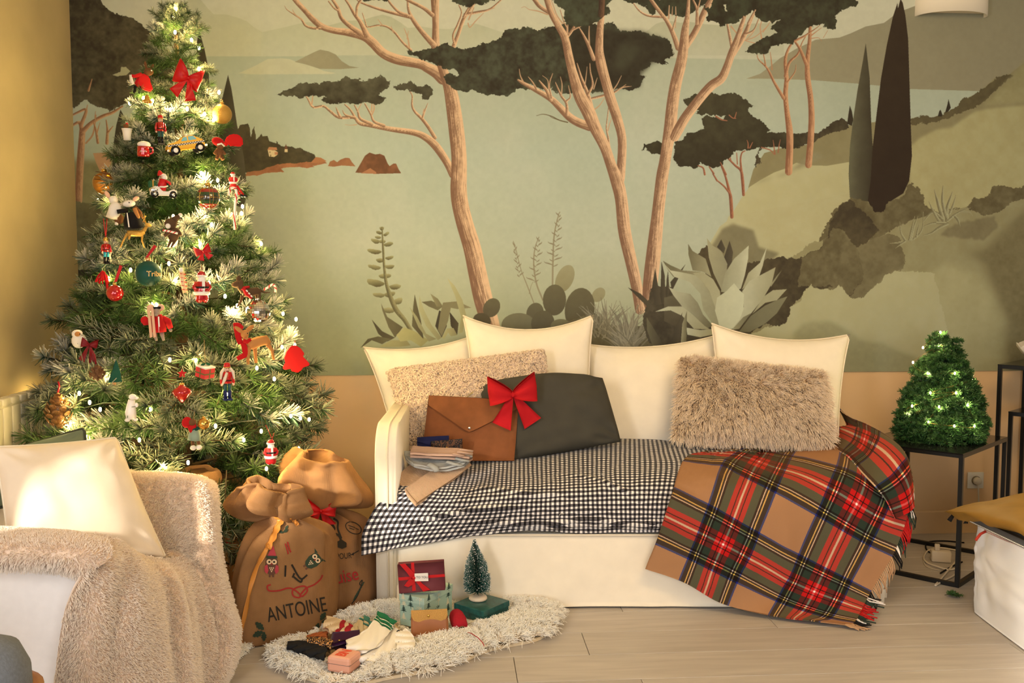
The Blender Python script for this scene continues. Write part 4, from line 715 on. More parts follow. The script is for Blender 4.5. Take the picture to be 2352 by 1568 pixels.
def arm(x0, x1, zt, front):
    bm = bmesh.new(); r = .13; prof = [(front, .012)]
    for k in range(13):
        a = PI / 2 * k / 12; prof.append((front + r - r * math.cos(a), zt - r + r * math.sin(a)))
    prof += [(SBK, zt + .03), (SBK, .012)]
    M = Matrix(((0, 0, 1, (x0 + x1) / 2), (1, 0, 0, 0), (0, 1, 0, 0), (0, 0, 0, 1)))
    add_prism(bm, prof, x1 - x0, M)
    es = [e for e in bm.edges if abs(e.verts[0].co.x - e.verts[1].co.x) < 1e-6]
    bmesh.ops.bevel(bm, geom=es, offset=.016, segments=3, affect='EDGES', clamp_overlap=True)
    o = bm_obj('arm', bm, M_linen, SOFA)
    for x in (x0 + ARM_T * .58,):
        b2 = bmesh.new(); pts = [Vector((x, y - .003 if i == 0 else y, z)) for i, (y, z) in enumerate(prof[:-2])]; pts = [Vector((x, p.y - .001, p.z)) for p in pts] + [Vector((x, SBK - .05, zt + .03))]
        add_tube(b2, pts, .0045, 6); bm_obj('piping', b2, M_pipe, o)
arm(SX0, SX0 + ARM_T, ARM_Z, SF - .01); arm(SX1 - ARM_T, SX1, ARM_ZR, SF + .03)
# skirted base: cloth face with soft vertical sag folds, hem on the floor
XI0, XI1 = SX0 + ARM_T - .004, SX1 - ARM_T + .004
nu, nv = 90, 16; u = np.linspace(0, 1, nu); v = np.linspace(0, 1, nv); G = np.zeros((nv, nu, 3))
z_seam = P(1300, 1229, SF).z
wob = vnoise2(nv, nu, 9, 5) * .007 + vnoise2(nv, nu, 4, 6) * .002
for j in range(nv):
    G[j, :, 0] = XI0 + (XI1 - XI0) * u; G[j, :, 1] = SF + .012 * (1 - v[j]) - .02 * v[j] * np.sin(u * 9) * .3 + wob[j] * v[j]; G[j, :, 2] = z_seam * (1 - v[j]) + (.008 - .01 * np.sin(u * PI) * 0) * v[j]
sk = cloth('skirt', G, M_linen, SOFA, thick=.006)
bm = bmesh.new(); add_tube(bm, [Vector((XI0 + .003, SF + .004, z_seam)), Vector((XI1 - .003, SF + .004, z_seam))], .004, 6); bm_obj('piping', bm, M_pipe, SOFA)
bm = bmesh.new(); add_box(bm, ((XI0 + XI1) / 2, (SF + SBK) / 2 + .02, (z_seam + .02) / 2), (XI1 - XI0 - .01, SBK - SF - .06, z_seam - .03)); bm_obj('base', bm, M_linen, SOFA, smooth=False)
bm = bmesh.new(); add_box(bm, ((XI0 + XI1) / 2, (SF + SBK) / 2 - .02, z_seam + .058), (XI1 - XI0 - .012, SBK - SF - .06, .108), bevel=.035, seg=4); bm_obj('seat_mattress', bm, M_linen, SOFA)
bm = bmesh.new(); add_box(bm, ((XI0 + XI1) / 2, SBK - .032, .4), (XI1 - XI0 - .01, .06, .74), bevel=.03, seg=3); bm_obj('backrest', bm, M_linen, SOFA)

def pillow_grid(corn, thick, bow=.07, n=34, wr=.006, seed=0, flat=.55, sagtop=0.0, back=.8):
    TL, TR, BR, BL = [np.array(P(*c)) for c in corn]; t = np.linspace(-1, 1, n); t = np.sign(t) * np.abs(t) ** .85; U, Vv = np.meshgrid(t, t)
    bu = U * (1 - bow * (1 - Vv ** 2)); bv = Vv * (1 - bow * (1 - U ** 2)) + 0
    a, b = (bu + 1) / 2, (bv + 1) / 2
    Pb = (TL * ((1 - a) * (1 - b))[..., None] + TR * (a * (1 - b))[..., None] + BR * (a * b)[..., None] + BL * ((1 - a) * b)[..., None])
    nn = np.cross(TR - TL, BL - TL); nn /= np.linalg.norm(nn)
    if nn[1] > 0: nn = -nn
    prof = np.clip((1 - np.abs(U) ** 2.4) * (1 - np.abs(Vv) ** 2.4), 0, 1) ** flat
    w = (fbm(n, n, n / 2.6, 3, seed) * wr * 1.6 + vnoise2(n, n, n / 7, seed + 9) * wr * .5) * np.clip(prof * 3, 0, 1)
    # gathers running out of the corners
    ang = np.arctan2(1 - np.abs(Vv), 1 - np.abs(U)); rad = np.hypot(1 - np.abs(Vv), 1 - np.abs(U)); w += np.sin(ang * 9 + seed) * wr * .55 * np.exp(-((rad - .35) / .22) ** 2)
    Pb[..., 2] -= sagtop * (1 - U ** 2) * (Vv < 0) * np.abs(Vv) ** 2
    fr = Pb + nn * (prof * thick / 2 + w)[..., None]; bk = Pb - nn * (prof * thick / 2 * back - w * .3)[..., None]
    return fr, bk, Pb, nn
def pillow_mesh(name, fr, bk, m, parent, n):
    k = n * n; i = np.arange(k).reshape(n, n); j = i + k; edge = np.zeros((n, n), bool); edge[0] = edge[-1] = True; edge[:, 0] = edge[:, -1] = True
    j = np.where(edge, i, j); V = np.concatenate([fr.reshape(-1, 3), bk.reshape(-1, 3)])
    q1 = np.stack([i[:-1, :-1], i[:-1, 1:], i[1:, 1:], i[1:, :-1]], -1).reshape(-1, 4); q2 = np.stack([j[:-1, :-1], j[1:, :-1], j[1:, 1:], j[:-1, 1:]], -1).reshape(-1, 4)
    Q = np.concatenate([q1, q2]); used = np.unique(Q); mp = -np.ones(len(V), int); mp[used] = np.arange(len(used))
    tt = np.linspace(0, 1, n); uv = np.stack(np.meshgrid(tt, tt), -1).reshape(-1, 2)
    return np_mesh(name, V[used], mp[Q], m, parent, uv=np.concatenate([uv, uv])[used])
def pillow(name, label, corn, thick, m, pipe=None, cat='cushion', group=None, pipe_r=.0035, **kw):
    n = kw.get('n', 34); fr, bk, Pb, nn = pillow_grid(corn, thick, **kw); c = Pb.mean((0, 1)); c2 = Vector((c[0], c[1], Pb[..., 2].min()))
    root = empty(name, c2, label, cat, group); pillow_mesh('cover', fr, bk, m, root, n)
    if pipe:
        bm = bmesh.new(); e = [tuple(x) for x in np.concatenate([Pb[0, ::2], Pb[::2, -1][1:], Pb[-1, ::-2][1:], Pb[::-2, 0][1:]])]
        add_tube(bm, e, pipe_r, 6); bm_obj('piping', bm, pipe, root)
    return root, fr, bk
GC = 'cream linen cushions along the sofa back'
pillow('cushion', 'cream linen cushion at the far left end of the sofa, one corner over its arm', [(834, 797, 4.43), (1100, 766, 4.47), (1120, 1020, 4.30), (908, 1030, 4.28)], .15, M_linen, M_pipe, group=GC, bow=.07, sagtop=.02, seed=1)
pillow('cushion', 'tall cream linen cushion in the middle, with two peaked corners', [(1063, 724, 4.42), (1364, 722, 4.42), (1362, 1020, 4.25), (1085, 1020, 4.25)], .14, M_linen, M_pipe, group=GC, bow=.07, sagtop=.05, seed=2)
pillow('cushion', 'cream linen cushion between the peaked one and the rightmost one', [(1345, 790, 4.47), (1672, 762, 4.47), (1650, 1030, 4.30), (1345, 1030, 4.30)], .15, M_linen, M_pipe, group=GC, bow=.04, sagtop=.03, seed=3)
pillow('cushion', 'cream linen cushion with folded corner at the right end, behind the shaggy pillow', [(1634, 742, 4.37), (1953, 767, 4.37), (1926, 1030, 4.2), (1640, 1030, 4.2)], .15, M_linen, M_pipe, group=GC, bow=.06, sagtop=.035, seed=4)
# boucle pillow
M_boucle = hair_mat('boucle_yarn', (212, 188, 158), (232, 208, 182), var=.12); M_bouclebase = mat('boucle_base', (206, 184, 150), rough=.9)
root, fr, bk = pillow('boucle_pillow', 'long beige curly boucle pillow behind the brown folder', [(893, 852, 4.27), (1250, 806, 4.22), (1268, 1010, 4.12), (945, 1045, 4.12)], .11, M_bouclebase, bow=.02, seed=5, cat='cushion')
V, N = scatter(fr, 12000, 1, 1); V2, N2 = scatter(bk, 2500, 2, -1)
fur('curls', np.concatenate([V, V2]), np.concatenate([N, N2]), M_boucle, root, .021, n_pts=8, radius=.0023, tip=.85, spread=.7, curl=1.2, curlr=.007, grav=.3, seed=2)
# shaggy pillow
M_shag = hair_mat('shaggy_pile', (226, 198, 164), (252, 232, 206), var=.10); M_shagbase = mat('shaggy_base', (200, 172, 138), rough=.9)
root, fr, bk = pillow('shaggy_pillow', 'long haired taupe shaggy pillow at the right end of the sofa', [(1562, 822, 4.22), (1894, 860, 4.22), (1910, 1018, 4.10), (1544, 1004, 4.10)], .16, M_shagbase, bow=.03, seed=6, cat='cushion')
V, N = scatter(fr, 20000, 3, 1); V2, N2 = scatter(bk, 2500, 4, -1)
cmb = np.zeros((len(V) + len(V2), 3)); cmb[:, 2] = -.25; cmb[:, :] += np.random.default_rng(5).normal(0, .1, cmb.shape)
fur('pile', np.concatenate([V, V2]), np.concatenate([N, N2]), M_shag, root,   .046, n_pts=6, radius=.0015, tip=.25, spread=.3, clump=.42, clump_size=.020, grav=.5, seed=6, comb=cmb)
# dark pillow with a tassel
M_dark = mat('charcoal_linen', (74, 71, 62), rough=.85, noise=.07, nscale=12, bump=.12, bscale=700, sheen=.15, spec=.15)
fr, bk, Pb, nn = pillow_grid([(1096, 888, 4.16), (1384, 868, 4.16), (1426, 1014, 4.06), (1150, 1064, 4.02)], .17, bow=-.01, n=40, wr=.014, seed=7, flat=.42, sagtop=-.035)
droop = np.array(P(1092, 900, 4.14)); c = Pb.mean((0, 1)); root = empty('pillow', Vector((c[0], c[1], Pb[..., 2].min())), 'charcoal grey linen pillow leaning behind the brown folder', 'cushion')
pillow_mesh('cover', fr, bk, M_dark, root, 40)
bm = bmesh.new(); tp = Vector(droop) + Vector((-.004, 0, -.004))
for k in range(26):
    a = random.uniform(-.5, .5); b = random.uniform(-.4, .4); add_tube(bm, [Vector(fr[0, 0]), tp + Vector((-.012 + a * .008, b * .01 - .012, .0)), tp + Vector((-.03 + a * .018, b * .02 - .016, -.012 + a * .014 - abs(b) * .006))], [.002, .0016, .0012], 5)
bm_obj('tassel', bm, mat('tassel_thread', (178, 158, 112), rough=.9), root)

# ---------------------------------------------------------------- gingham quilt
QN = pxnet([
    [(948, 1050, 4.24), (1080, 1042, 4.25), (1200, 1030, 4.28), (1330, 1018, 4.30), (1450, 1013, 4.30), (1560, 1015, 4.30), (1720, 1018, 4.30)],
    [(938, 1082, 4.02), (1075, 1068, 4.03), (1200, 1054, 4.05), (1330, 1043, 4.06), (1450, 1038, 4.06), (1570, 1038, 4.06), (1735, 1042, 4.06)],
    [(928, 1106, 3.86), (1070, 1099, 3.86), (1200, 1088, 3.86), (1330, 1079, 3.86), (1450, 1074, 3.86), (1580, 1074, 3.86), (1740, 1078, 3.86)],
    [(914, 1128, 3.71), (1058, 1134, 3.71), (1200, 1123, 3.71), (1330, 1117, 3.71), (1450, 1112, 3.71), (1575, 1112, 3.71), (1740, 1116, 3.71)],
    [(866, 1162, 3.655), (1040, 1166, 3.665), (1195, 1158, 3.665), (1330, 1152, 3.665), (1450, 1150, 3.665), (1565, 1150, 3.665), (1735, 1156, 3.665)],
    [(834, 1220, 3.63), (1015, 1205, 3.655), (1190, 1192, 3.66), (1330, 1190, 3.66), (1450, 1190, 3.66), (1560, 1190, 3.66), (1730, 1196, 3.66)],
    [(830, 1274, 3.62), (985, 1242, 3.66), (1185, 1217, 3.675), (1330, 1221, 3.675), (1450, 1219, 3.675), (1555, 1217, 3.675), (1725, 1224, 3.675)]])
QG = net(QN, 190, 120)
nz = fbm(120, 190, 24, 4, 21) * .010 + fbm(120, 190, 9, 3, 22) * .004
ridge = np.zeros((120, 190)); jj = np.arange(120)[:, None]; ii = np.arange(190)[None]
for (j0, i0, i1, amp, sl) in ((101, 40, 150, .012, .02), (108, 60, 188, .010, -.01), (92, 10, 70, .010, -.18), (60, 30, 90, .008, .15), (45, 80, 130, .008, .5)):
    ridge += amp * np.exp(-((jj - j0 - (ii - i0) * sl - 3 * np.sin(ii * .11)) / 2.2) ** 2) * np.clip((ii - i0) / 12, 0, 1) * np.clip((i1 - ii) / 12, 0, 1)
nrm = grid_normals(QG); nrm = np.where(nrm[..., 1:2] > .3, -nrm, nrm); nrm = nrm * np.sign((nrm * np.array([0, -.6, .8])).sum(-1, keepdims=True))
QG = QG + nrm * (nz + ridge + .006)[..., None]
M_ging = mat('gingham_cotton', (255, 255, 255), rough=.85, sheen=.1, spec=.15); nt = M_ging.node_tree
def node(nt, t, **kw):
    n = nt.nodes.new(t)
    for k, v in kw.items(): setattr(n, k, v)
    return n
def mathn(nt, op, a, b=None, c=None):
    n = node(nt, 'ShaderNodeMath', operation=op)
    for i, x in enumerate((a, b, c)):
        if x is None: continue
        if hasattr(x, 'is_output'): nt.links.new(x, n.inputs[i])
        else: n.inputs[i].default_value = x
    return n.outputs[0]
uvn = node(nt, 'ShaderNodeUVMap'); uvn.uv_map = 'UVMap'; sp = node(nt, 'ShaderNodeSeparateXYZ'); nt.links.new(uvn.outputs[0], sp.inputs[0])
PER = .0194; bands = []
for ax in (0, 1):
    nz_ = node(nt, 'ShaderNodeTexNoise'); nz_.inputs['Scale'].default_value = 900; nt.links.new(uvn.outputs[0], nz_.inputs['Vector'])
    f = mathn(nt, 'FRACT', mathn(nt, 'MULTIPLY', sp.outputs[ax], 1 / PER)); bands.append(mathn(nt, 'LESS_THAN', f, .5))
mx = mathn(nt, 'MULTIPLY', mathn(nt, 'ADD', bands[0], bands[1]), .5)
rp = node(nt, 'ShaderNodeValToRGB'); rp.color_ramp.interpolation = 'CONSTANT'; e = rp.color_ramp.elements; e[0].color = lin((244, 238, 232)) + (1,); e[1].position = .25; e[1].color = lin((98, 94, 98)) + (1,)
e2 = rp.color_ramp.elements.new(.75); e2.color = lin((26, 24, 27)) + (1,); nt.links.new(mx, rp.inputs[0]); nt.links.new(rp.outputs[0], nt.nodes['Principled BSDF'].inputs['Base Color'])
QUILT = empty('quilt', (0.1, 3.9, .5), 'black and white gingham check quilt spread over the sofa seat', 'quilt')
cloth('cover', QG, M_ging, QUILT, thick=.014)
QPX = proj_np(QG.reshape(-1, 3)); QF = QG.reshape(-1, 3); QNR = nrm.reshape(-1, 3)
def on_quilt(x, y, lift=0.0):
    k = np.argsort((QPX[:, 0] - x) ** 2 + (QPX[:, 1] - y) ** 2)[:4]; d = QF[k, 1].mean(); return P(x, y, d - lift)
for x, y in ((1095, 1103), (1480, 1133), (1290, 1181), (1060, 1170), (1380, 1090)):
    p = on_quilt(x, y, .012); bm = bmesh.new()
    for s in (-1, 1): add_tube(bm, [p, p + Vector((s * .004, -.004, .004)), p + Vector((s * .010, -.003, s * .003))], .0012, 5)
    bm_obj('tuft_tie', bm, mat('tuft_thread', (200, 196, 190)), QUILT)

# ---------------------------------------------------------------- tartan throw
def c4(x, y): return 1440 + x * .3443, 920 + y * .3443
SV = [-.17, 0, .18, .40, .58, .70]; TV = [-.40, -.18, 0, .22, .40, .51]
TP = [[(560, 296, 4.3), (860, 288, 4.3), (1130, 292, 4.28), (1470, 305, 4.15), (1690, 400, 3.82), (1850, 520, 3.66)],
      [(520, 332, 4.16), (800, 330, 4.14), (1060, 388, 3.98), (1435, 490, 3.74), (1725, 640, 3.64), (1885, 690, 3.63)],
      [(385, 390, 4.02), (690, 438, 3.84), (965, 570, 3.66), (1310, 750, 3.63), (1600, 915, 3.625), (1785, 1000, 3.62)],
      [(295, 630, 3.615), (565, 755, 3.61), (830, 900, 3.61), (1165, 1080, 3.61), (1450, 1220, 3.61), (1610, 1300, 3.61)],
      [(205, 915, 3.61), (455, 1030, 3.605), (710, 1155, 3.60), (1045, 1330, 3.60), (1340, 1436, 3.59), (1525, 1478, 3.58)],
      [(122, 1120, 3.61), (385, 1212, 3.60), (640, 1352, 3.60), (985, 1442, 3.59), (1250, 1476, 3.56), (1450, 1500, 3.54)]]
def thr(x, y, d):
    q = P(*c4(x, y), d); return tuple(q) if q.z > .014 else tuple(F(*c4(x, y), .014))
TN = np.array([[thr(*q) + (s, t) for q, s in zip(r, SV)] for r, t in zip(TP, TV)])
def net_nonuni(C, us, vs, nu, nv):
    """catmull-rom along both ways, parametrised by cloth coordinates."""
    A = net(C, nu * 2, nv * 2); return net(C, nu, nv)
TG = net_nonuni(TN, SV, TV, 130, 120); TUV = TG[..., 3:5].copy(); TG = TG[..., :3].copy()
nT = grid_normals(TG); nT = nT * np.sign((nT * np.array([0, -.7, .7])).sum(-1, keepdims=True))
fold = fbm(120, 130, 34, 3, 31) * .012 + fbm(120, 130, 12, 3, 32) * .003
j_ = np.arange(120)[:, None]; i_ = np.arange(130)[None]
for (i0, j0, di, dj, w, amp) in ((62, 58, 16, 30, 4, .014), (50, 66, 10, 28, 3, .010), (20, 40, 6, 20, 5, .010), (95, 75, 30, 20, 5, .010)):
    tt = ((i_ - i0) * di + (j_ - j0) * dj) / (di * di + dj * dj); dd = ((i_ - i0) * dj - (j_ - j0) * di) / math.hypot(di, dj); fold += amp * np.exp(-(dd / w) ** 2) * np.clip(tt * 4, 0, 1) * np.clip((1 - tt) * 4, 0, 1)
fold *= np.clip((TG[..., 2] - .03) / .1, 0, 1); TG += nT * (np.maximum(fold, -.006) + .004)[..., None]
# keep the throw on top of the quilt
tp_ = proj_np(TG.reshape(-1, 3)); tf = TG.reshape(-1, 3)
for k in range(len(tf)):
    if tp_[k, 0] < 1742 and tp_[k, 1] < 1225:
        q = QF[np.argmin(((QPX - tp_[k]) ** 2).sum(1))]
        lim = q[1] - .022
        if tf[k, 1] > lim: tf[k] = np.array(CAM) + (tf[k] - np.array(CAM)) * (lim / tf[k, 1])
TG = tf.reshape(TG.shape)
TG[..., 2] = np.maximum(TG[..., 2], .008)
M_tart = mat('tartan_wool', (160, 110, 70), rough=.95, sheen=.5, spec=.1); nt = M_tart.node_tree; pb = nt.nodes['Principled BSDF']
uvn = node(nt, 'ShaderNodeUVMap'); uvn.uv_map = 'UVMap'; sp = node(nt, 'ShaderNodeSeparateXYZ')
nz_ = node(nt, 'ShaderNodeTexNoise'); nz_.inputs['Scale'].default_value = 420; nz_.inputs['Detail'].default_value = 2; nt.links.new(uvn.outputs[0], nz_.inputs['Vector'])
va = node(nt, 'ShaderNodeVectorMath', operation='MULTIPLY_ADD'); nt.links.new(nz_.outputs['Color'], va.inputs[0]); va.inputs[1].default_value = (.003, .003, 0); nt.links.new(uvn.outputs[0], va.inputs[2]); nt.links.new(va.outputs[0], sp.inputs[0])
CAMEL, BLUE, DBR, YEL, PNK, OLV, RED, BLK = (168, 124, 88), (26, 40, 130), (22, 20, 20), (246, 205, 90), (240, 228, 216), (42, 56, 46), (186, 26, 26), (20, 16, 16)
# half sett, distance from the red centre 0 ... 0.20 (metres)
SETT = [(0, PNK), (.0035, RED), (.015, BLK), (.019, RED), (.038, OLV), (.068, BLK), (.077, PNK), (.0805, DBR), (.088, YEL), (.0925, DBR), (.110, BLUE), (.117, CAMEL)]
cols_ = []
for ax in (0, 1):
    # red centre sits at .09 in s and at -.09 in t, repeat .40
    off = -.09 if ax == 0 else .09
    m_ = mathn(nt, 'PINGPONG', mathn(nt, 'ADD', sp.outputs[ax], off + 4.0), .20)
    rp = node(nt, 'ShaderNodeValToRGB'); rp.color_ramp.interpolation = 'CONSTANT'; el = rp.color_ramp.elements
    el[0].position = 0; el[0].color = lin(SETT[0][1]) + (1,); el[1].position = SETT[1][0] / .2; el[1].color = lin(SETT[1][1]) + (1,)
    for p_, c_ in SETT[2:]:
        x_ = el.new(p_ / .2); x_.color = lin(c_) + (1,)
    nt.links.new(mathn(nt, 'MULTIPLY', m_, 5.0), rp.inputs[0]); cols_.append(rp.outputs[0])
# warp over weft: the eye sees the product of the two yarns
mul = node(nt, 'ShaderNodeVectorMath', operation='MULTIPLY'); nt.links.new(cols_[0], mul.inputs[0]); nt.links.new(cols_[1], mul.inputs[1])
sx = node(nt, 'ShaderNodeSeparateXYZ'); nt.links.new(mul.outputs[0], sx.inputs[0]); cx_ = node(nt, 'ShaderNodeCombineXYZ')
for k in range(3): nt.links.new(mathn(nt, 'SQRT', sx.outputs[k]), cx_.inputs[k])
nt.links.new(cx_.outputs[0], pb.inputs['Base Color'])
bp = node(nt, 'ShaderNodeBump'); bp.inputs['Strength'].default_value = .3; bp.inputs['Distance'].default_value = .002; nt.links.new(nz_.outputs['Fac'], bp.inputs['Height']); nt.links.new(bp.outputs[0], pb.inputs['Normal'])
THROW = empty('tartan_throw', (1.1, 3.62, 0), 'camel tartan wool throw with fringed end hanging off the sofa', 'blanket')
cloth('drape', TG, M_tart, THROW, thick=.005, uv=TUV)
AN = pxnet([[(1922, 935, 4.38), (1935, 975, 4.30), (1930, 1000, 4.26), (1922, 1026, 4.2)], [(1952, 958, 4.24), (1962, 985, 4.16), (1952, 1014, 4.10), (1925, 1036, 4.06)], [(1992, 976, 4.06), (1998, 1002, 3.97), (1984, 1034, 3.90), (1950, 1052, 3.90)],
            [(2040, 1004, 3.86), (2040, 1030, 3.78), (2018, 1062, 3.72), (1980, 1086, 3.74)], [(2078, 1044, 3.72), (2070, 1066, 3.66), (2046, 1096, 3.62), (2010, 1118, 3.62)], [(2093, 1096, 3.66), (2083, 1112, 3.62), (2066, 1134, 3.59), (2036, 1150, 3.605)], [(2092, 1160, 3.66), (2086, 1160, 3.62), (2076, 1176, 3.59), (2056, 1190, 3.605)]])
AG = net(AN, 36, 70); na = grid_normals(AG); na = na * np.sign((na * np.array([.3, -.7, .7])).sum(-1, keepdims=True))
AG += na * (fbm(70, 36, 14, 3, 41) * .008 + .02 * np.sin(np.linspace(0, PI, 36))[None] ** .7)[..., None]
lu = np.cumsum(np.r_[0, np.linalg.norm(np.diff(AG[:, 18], axis=0), axis=1)]); wv = np.linspace(0, .16, 36)
AUV = np.stack(np.broadcast_arrays(lu[:, None] * .9 + .52 - .35, wv[None] - .17), -1)
cloth('arm_fold', AG, M_tart, THROW, thick=.006, uv=AUV)
# fringe along the right hand end
bm = bmesh.new(); fr_c = [lin(c) for c in (CAMEL, BLK, PNK, DBR, RED, OLV, YEL, BLUE)]
fm = [mat('fringe_' + nme, c, rough=.95) for nme, c in (('camel', (190, 150, 112)), ('black', BLK), ('pink', PNK), ('olive', OLV), ('red', RED))]
edge = TG[:, -1]; L_ = len(edge); rr = random.Random(4)
for k in range(22, L_ - 1, 1):
    p = Vector(edge[k]); t = TUV[k, -1, 1]; m = abs(((t + .09 + 4.0) % .40)); m = min(m, .40 - m)
    mi = 4 if m < .038 else 3 if m < .068 else 2 if m < .082 else 1 if m < .117 else 0
    ln = rr.uniform(.05, .075); dx = rr.uniform(-.008, .02)
    fl = p.z < .07
    pts = [p, p + Vector((.008 + dx * .3, -.006, -ln * .35)), p + Vector((.012 + dx * .7, -.006 - rr.uniform(0, .006), -ln * .7)), p + Vector((.010 + dx, -.004, -ln))]
    if fl: pts = [p, p + Vector((.015 + rr.uniform(-.008, .008), -.010 + rr.uniform(-.012, .004), -.006)), p + Vector((.03 + dx * 1.5, -.014 + rr.uniform(-.03, .02), -.008))]
    pts = [Vector((q.x, q.y, max(q.z, .004))) for q in pts]
    add_tube(bm, pts, [.0032, .003, .0026, .0016][:len(pts)], 5, mi=mi)
for k in range(44, 70, 2):
    p = Vector(AG[k, 0]); mi = rr.choice((0, 1, 2, 1, 4)); ln = rr.uniform(.04, .06)
    add_tube(bm, [p, p + Vector((.006, -.01, -ln * .5)), p + Vector((rr.uniform(-.004, .012), -.012, -ln))], [.003, .0026, .0014], 5, mi=mi)
o = bm_obj('fringe', bm, fm, THROW); o['kind'] = 'stuff'

# ---------------------------------------------------------------- folder with bow
def quad_slab(name, corn, thick, m, parent, bevel=0.0, n=10, bulge=0.0):
    c = [np.array(P(*q)) for q in corn]; C = np.array([[c[0], c[1]], [c[3], c[2]]]); t = np.linspace(0, 1, n); a, b = np.meshgrid(t, t)
    G = c[0] * ((1 - a) * (1 - b))[..., None] + c[1] * (a * (1 - b))[..., None] + c[2] * (a * b)[..., None] + c[3] * ((1 - a) * b)[..., None]
    N = grid_normals(G); N = N * np.sign(-N[..., 1:2]); G = G + N * (bulge * (np.sin(a * PI) * np.sin(b * PI)))[..., None]
    return cloth(name, G, m, parent, thick=thick), G, N
M_suede = mat('brown_suede', (124, 74, 42), rough=.95, noise=.14, nscale=16, sheen=.4, bump=.1, bscale=500)
FD = empty('folder', P(1080, 1055, 3.98), 'brown suede envelope folder with a snap, standing on the sofa under a bow', 'folder')
HC = [(985, 908, 4.06), (1192, 919, 4.06), (1181, 1058, 3.965), (968, 1058, 3.965)]
_, HG, HN = quad_slab('body', HC, .012, M_suede, FD, bulge=.004, n=14)
def on_folder(x, y, lift):
    k = np.argmin(((proj_np(HG.reshape(-1, 3)) - (x, y)) ** 2).sum(1)); return P(x, y, HG.reshape(-1, 3)[k, 1] - .006 - lift)
fl = [(985, 908), (1192, 919), (1190, 938), (1092, 986), (1078, 992), (1064, 985), (984, 930)]
bm = bmesh.new(); fa = [bm.verts.new(on_folder(x, y, .008)) for x, y in fl]; fb = [bm.verts.new(on_folder(x, y, .003)) for x, y in fl]
bm.faces.new(fa); bm.faces.new(fb[::-1])
for k in range(len(fl)): bm.faces.new((fa[k], fb[k], fb[(k + 1) % len(fl)], fa[(k + 1) % len(fl)]))
bm_obj('flap', bm, mat('brown_suede_flap', (130, 79, 45), rough=.95, noise=.14, nscale=18, sheen=.4), FD, smooth=False)
bm = bmesh.new(); add_ell(bm, on_folder(1078, 983, .010), (.0065, .003, .0065)); bm_obj('snap', bm, mat('nickel', (225, 222, 214), rough=.2, metal=1), FD)

def bow(name, label, p, w, m, tails=True, roll=0.0, tail_len=1.0, cat='bow', group=None, sy=1.0):
    """ribbon bow: two loops, knot, two tails; p centre, w full width in metres, facing the room."""
    root = empty(name, p, label, cat, group); M = facing(p, roll); h = w * .5
    for s in (-1, 1):
        G = []
        for k, t in enumerate(np.linspace(0, 1, 17)):       # loop runs out, turns back
            a = 2 * PI * t; x = s * h * (.5 - .5 * math.cos(a)) ; z = .16 * w * math.sin(a); wd = (.06 + .24 * (.5 - .5 * math.cos(a)) ** .8) * w * sy
            up = .20 * w * (.5 - .5 * math.cos(a))
            G.append([tuple(M @ Vector((x * (1 - .03 * abs(q)), up * .6 + q * wd + .01 * w * math.sin(5 * q + 4 * t), z + .02 * w * math.cos(q * 6)))) for q in np.linspace(-1, 1, 9)])
        cloth('loop', np.array(G), m, root, thick=w * .008)
    if tails:
        for s in (-1, 1):
            G = []
            for t in np.linspace(0, 1, 9):
                x0 = s * (.05 + .30 * t) * w * (1.0 if s > 0 else .85); y0 = -.04 * w - .62 * w * t * tail_len; wd = (.05 + .13 * t) * w
                G.append([tuple(M @ Vector((x0 + q * wd, y0 + (.10 * w * q * s) * t - .0 * w, .03 * w + .02 * w * math.sin(7 * t + q * 2)))) for q in np.linspace(-1, 1, 7)])
            cloth('tail', np.array(G), m, root, thick=w * .008)
    bm = bmesh.new(); add_ell(bm, M @ Vector((0, 0, .04 * w)), (.07 * w, .06 * w, .075 * w), 12, 8, M.to_3x3()); bm_obj('knot', bm, m, root)
    return root
M_redcot = weave('red_cotton', (186, 26, 34), scale=1600, bump=.12, rough=.8, noise=.05)
bow('fabric_bow', 'large red cotton bow on the corner of the brown folder', P(1178, 906, 4.00), .21, M_redcot, roll=.10, tail_len=.95)

# ---------------------------------------------------------------- small purses, knitwear
def purse(name, label, corn, m, flap_pts, flap_m, snap=None, thick=.016):
    root = empty(name, P(*corn[3]), label, 'wallet'); _, G, N = quad_slab('body', corn, thick, m, root, n=8, bulge=.003)
    d = G[..., 1].min() - thick / 2; px_ = proj_np(G.reshape(-1, 3))
    def on(x, y, l):
        k = np.argmin(((px_ - (x, y)) ** 2).sum(1)); return P(x, y, G.reshape(-1, 3)[k, 1] - thick / 2 - l)
    bm = bmesh.new(); a = [bm.verts.new(on(x, y, .005)) for x, y in flap_pts]; b = [bm.verts.new(on(x, y, .0005)) for x, y in flap_pts]; bm.faces.new(a); bm.faces.new(b[::-1])
    for k in range(len(a)): bm.faces.new((a[k], b[k], b[(k + 1) % len(a)], a[(k + 1) % len(a)]))
    bm_obj('flap', bm, flap_m, root, smooth=False)
    if snap:
        bm = bmesh.new(); add_ell(bm, on(*snap, .007), (.0045, .0025, .002)); bm_obj('clasp', bm, mat('brass', (214, 176, 92), rough=.25, metal=1), root)
    return root
M_navy = mat('navy_suede', (28, 32, 74), rough=.9, noise=.1, nscale=40, sheen=.3)
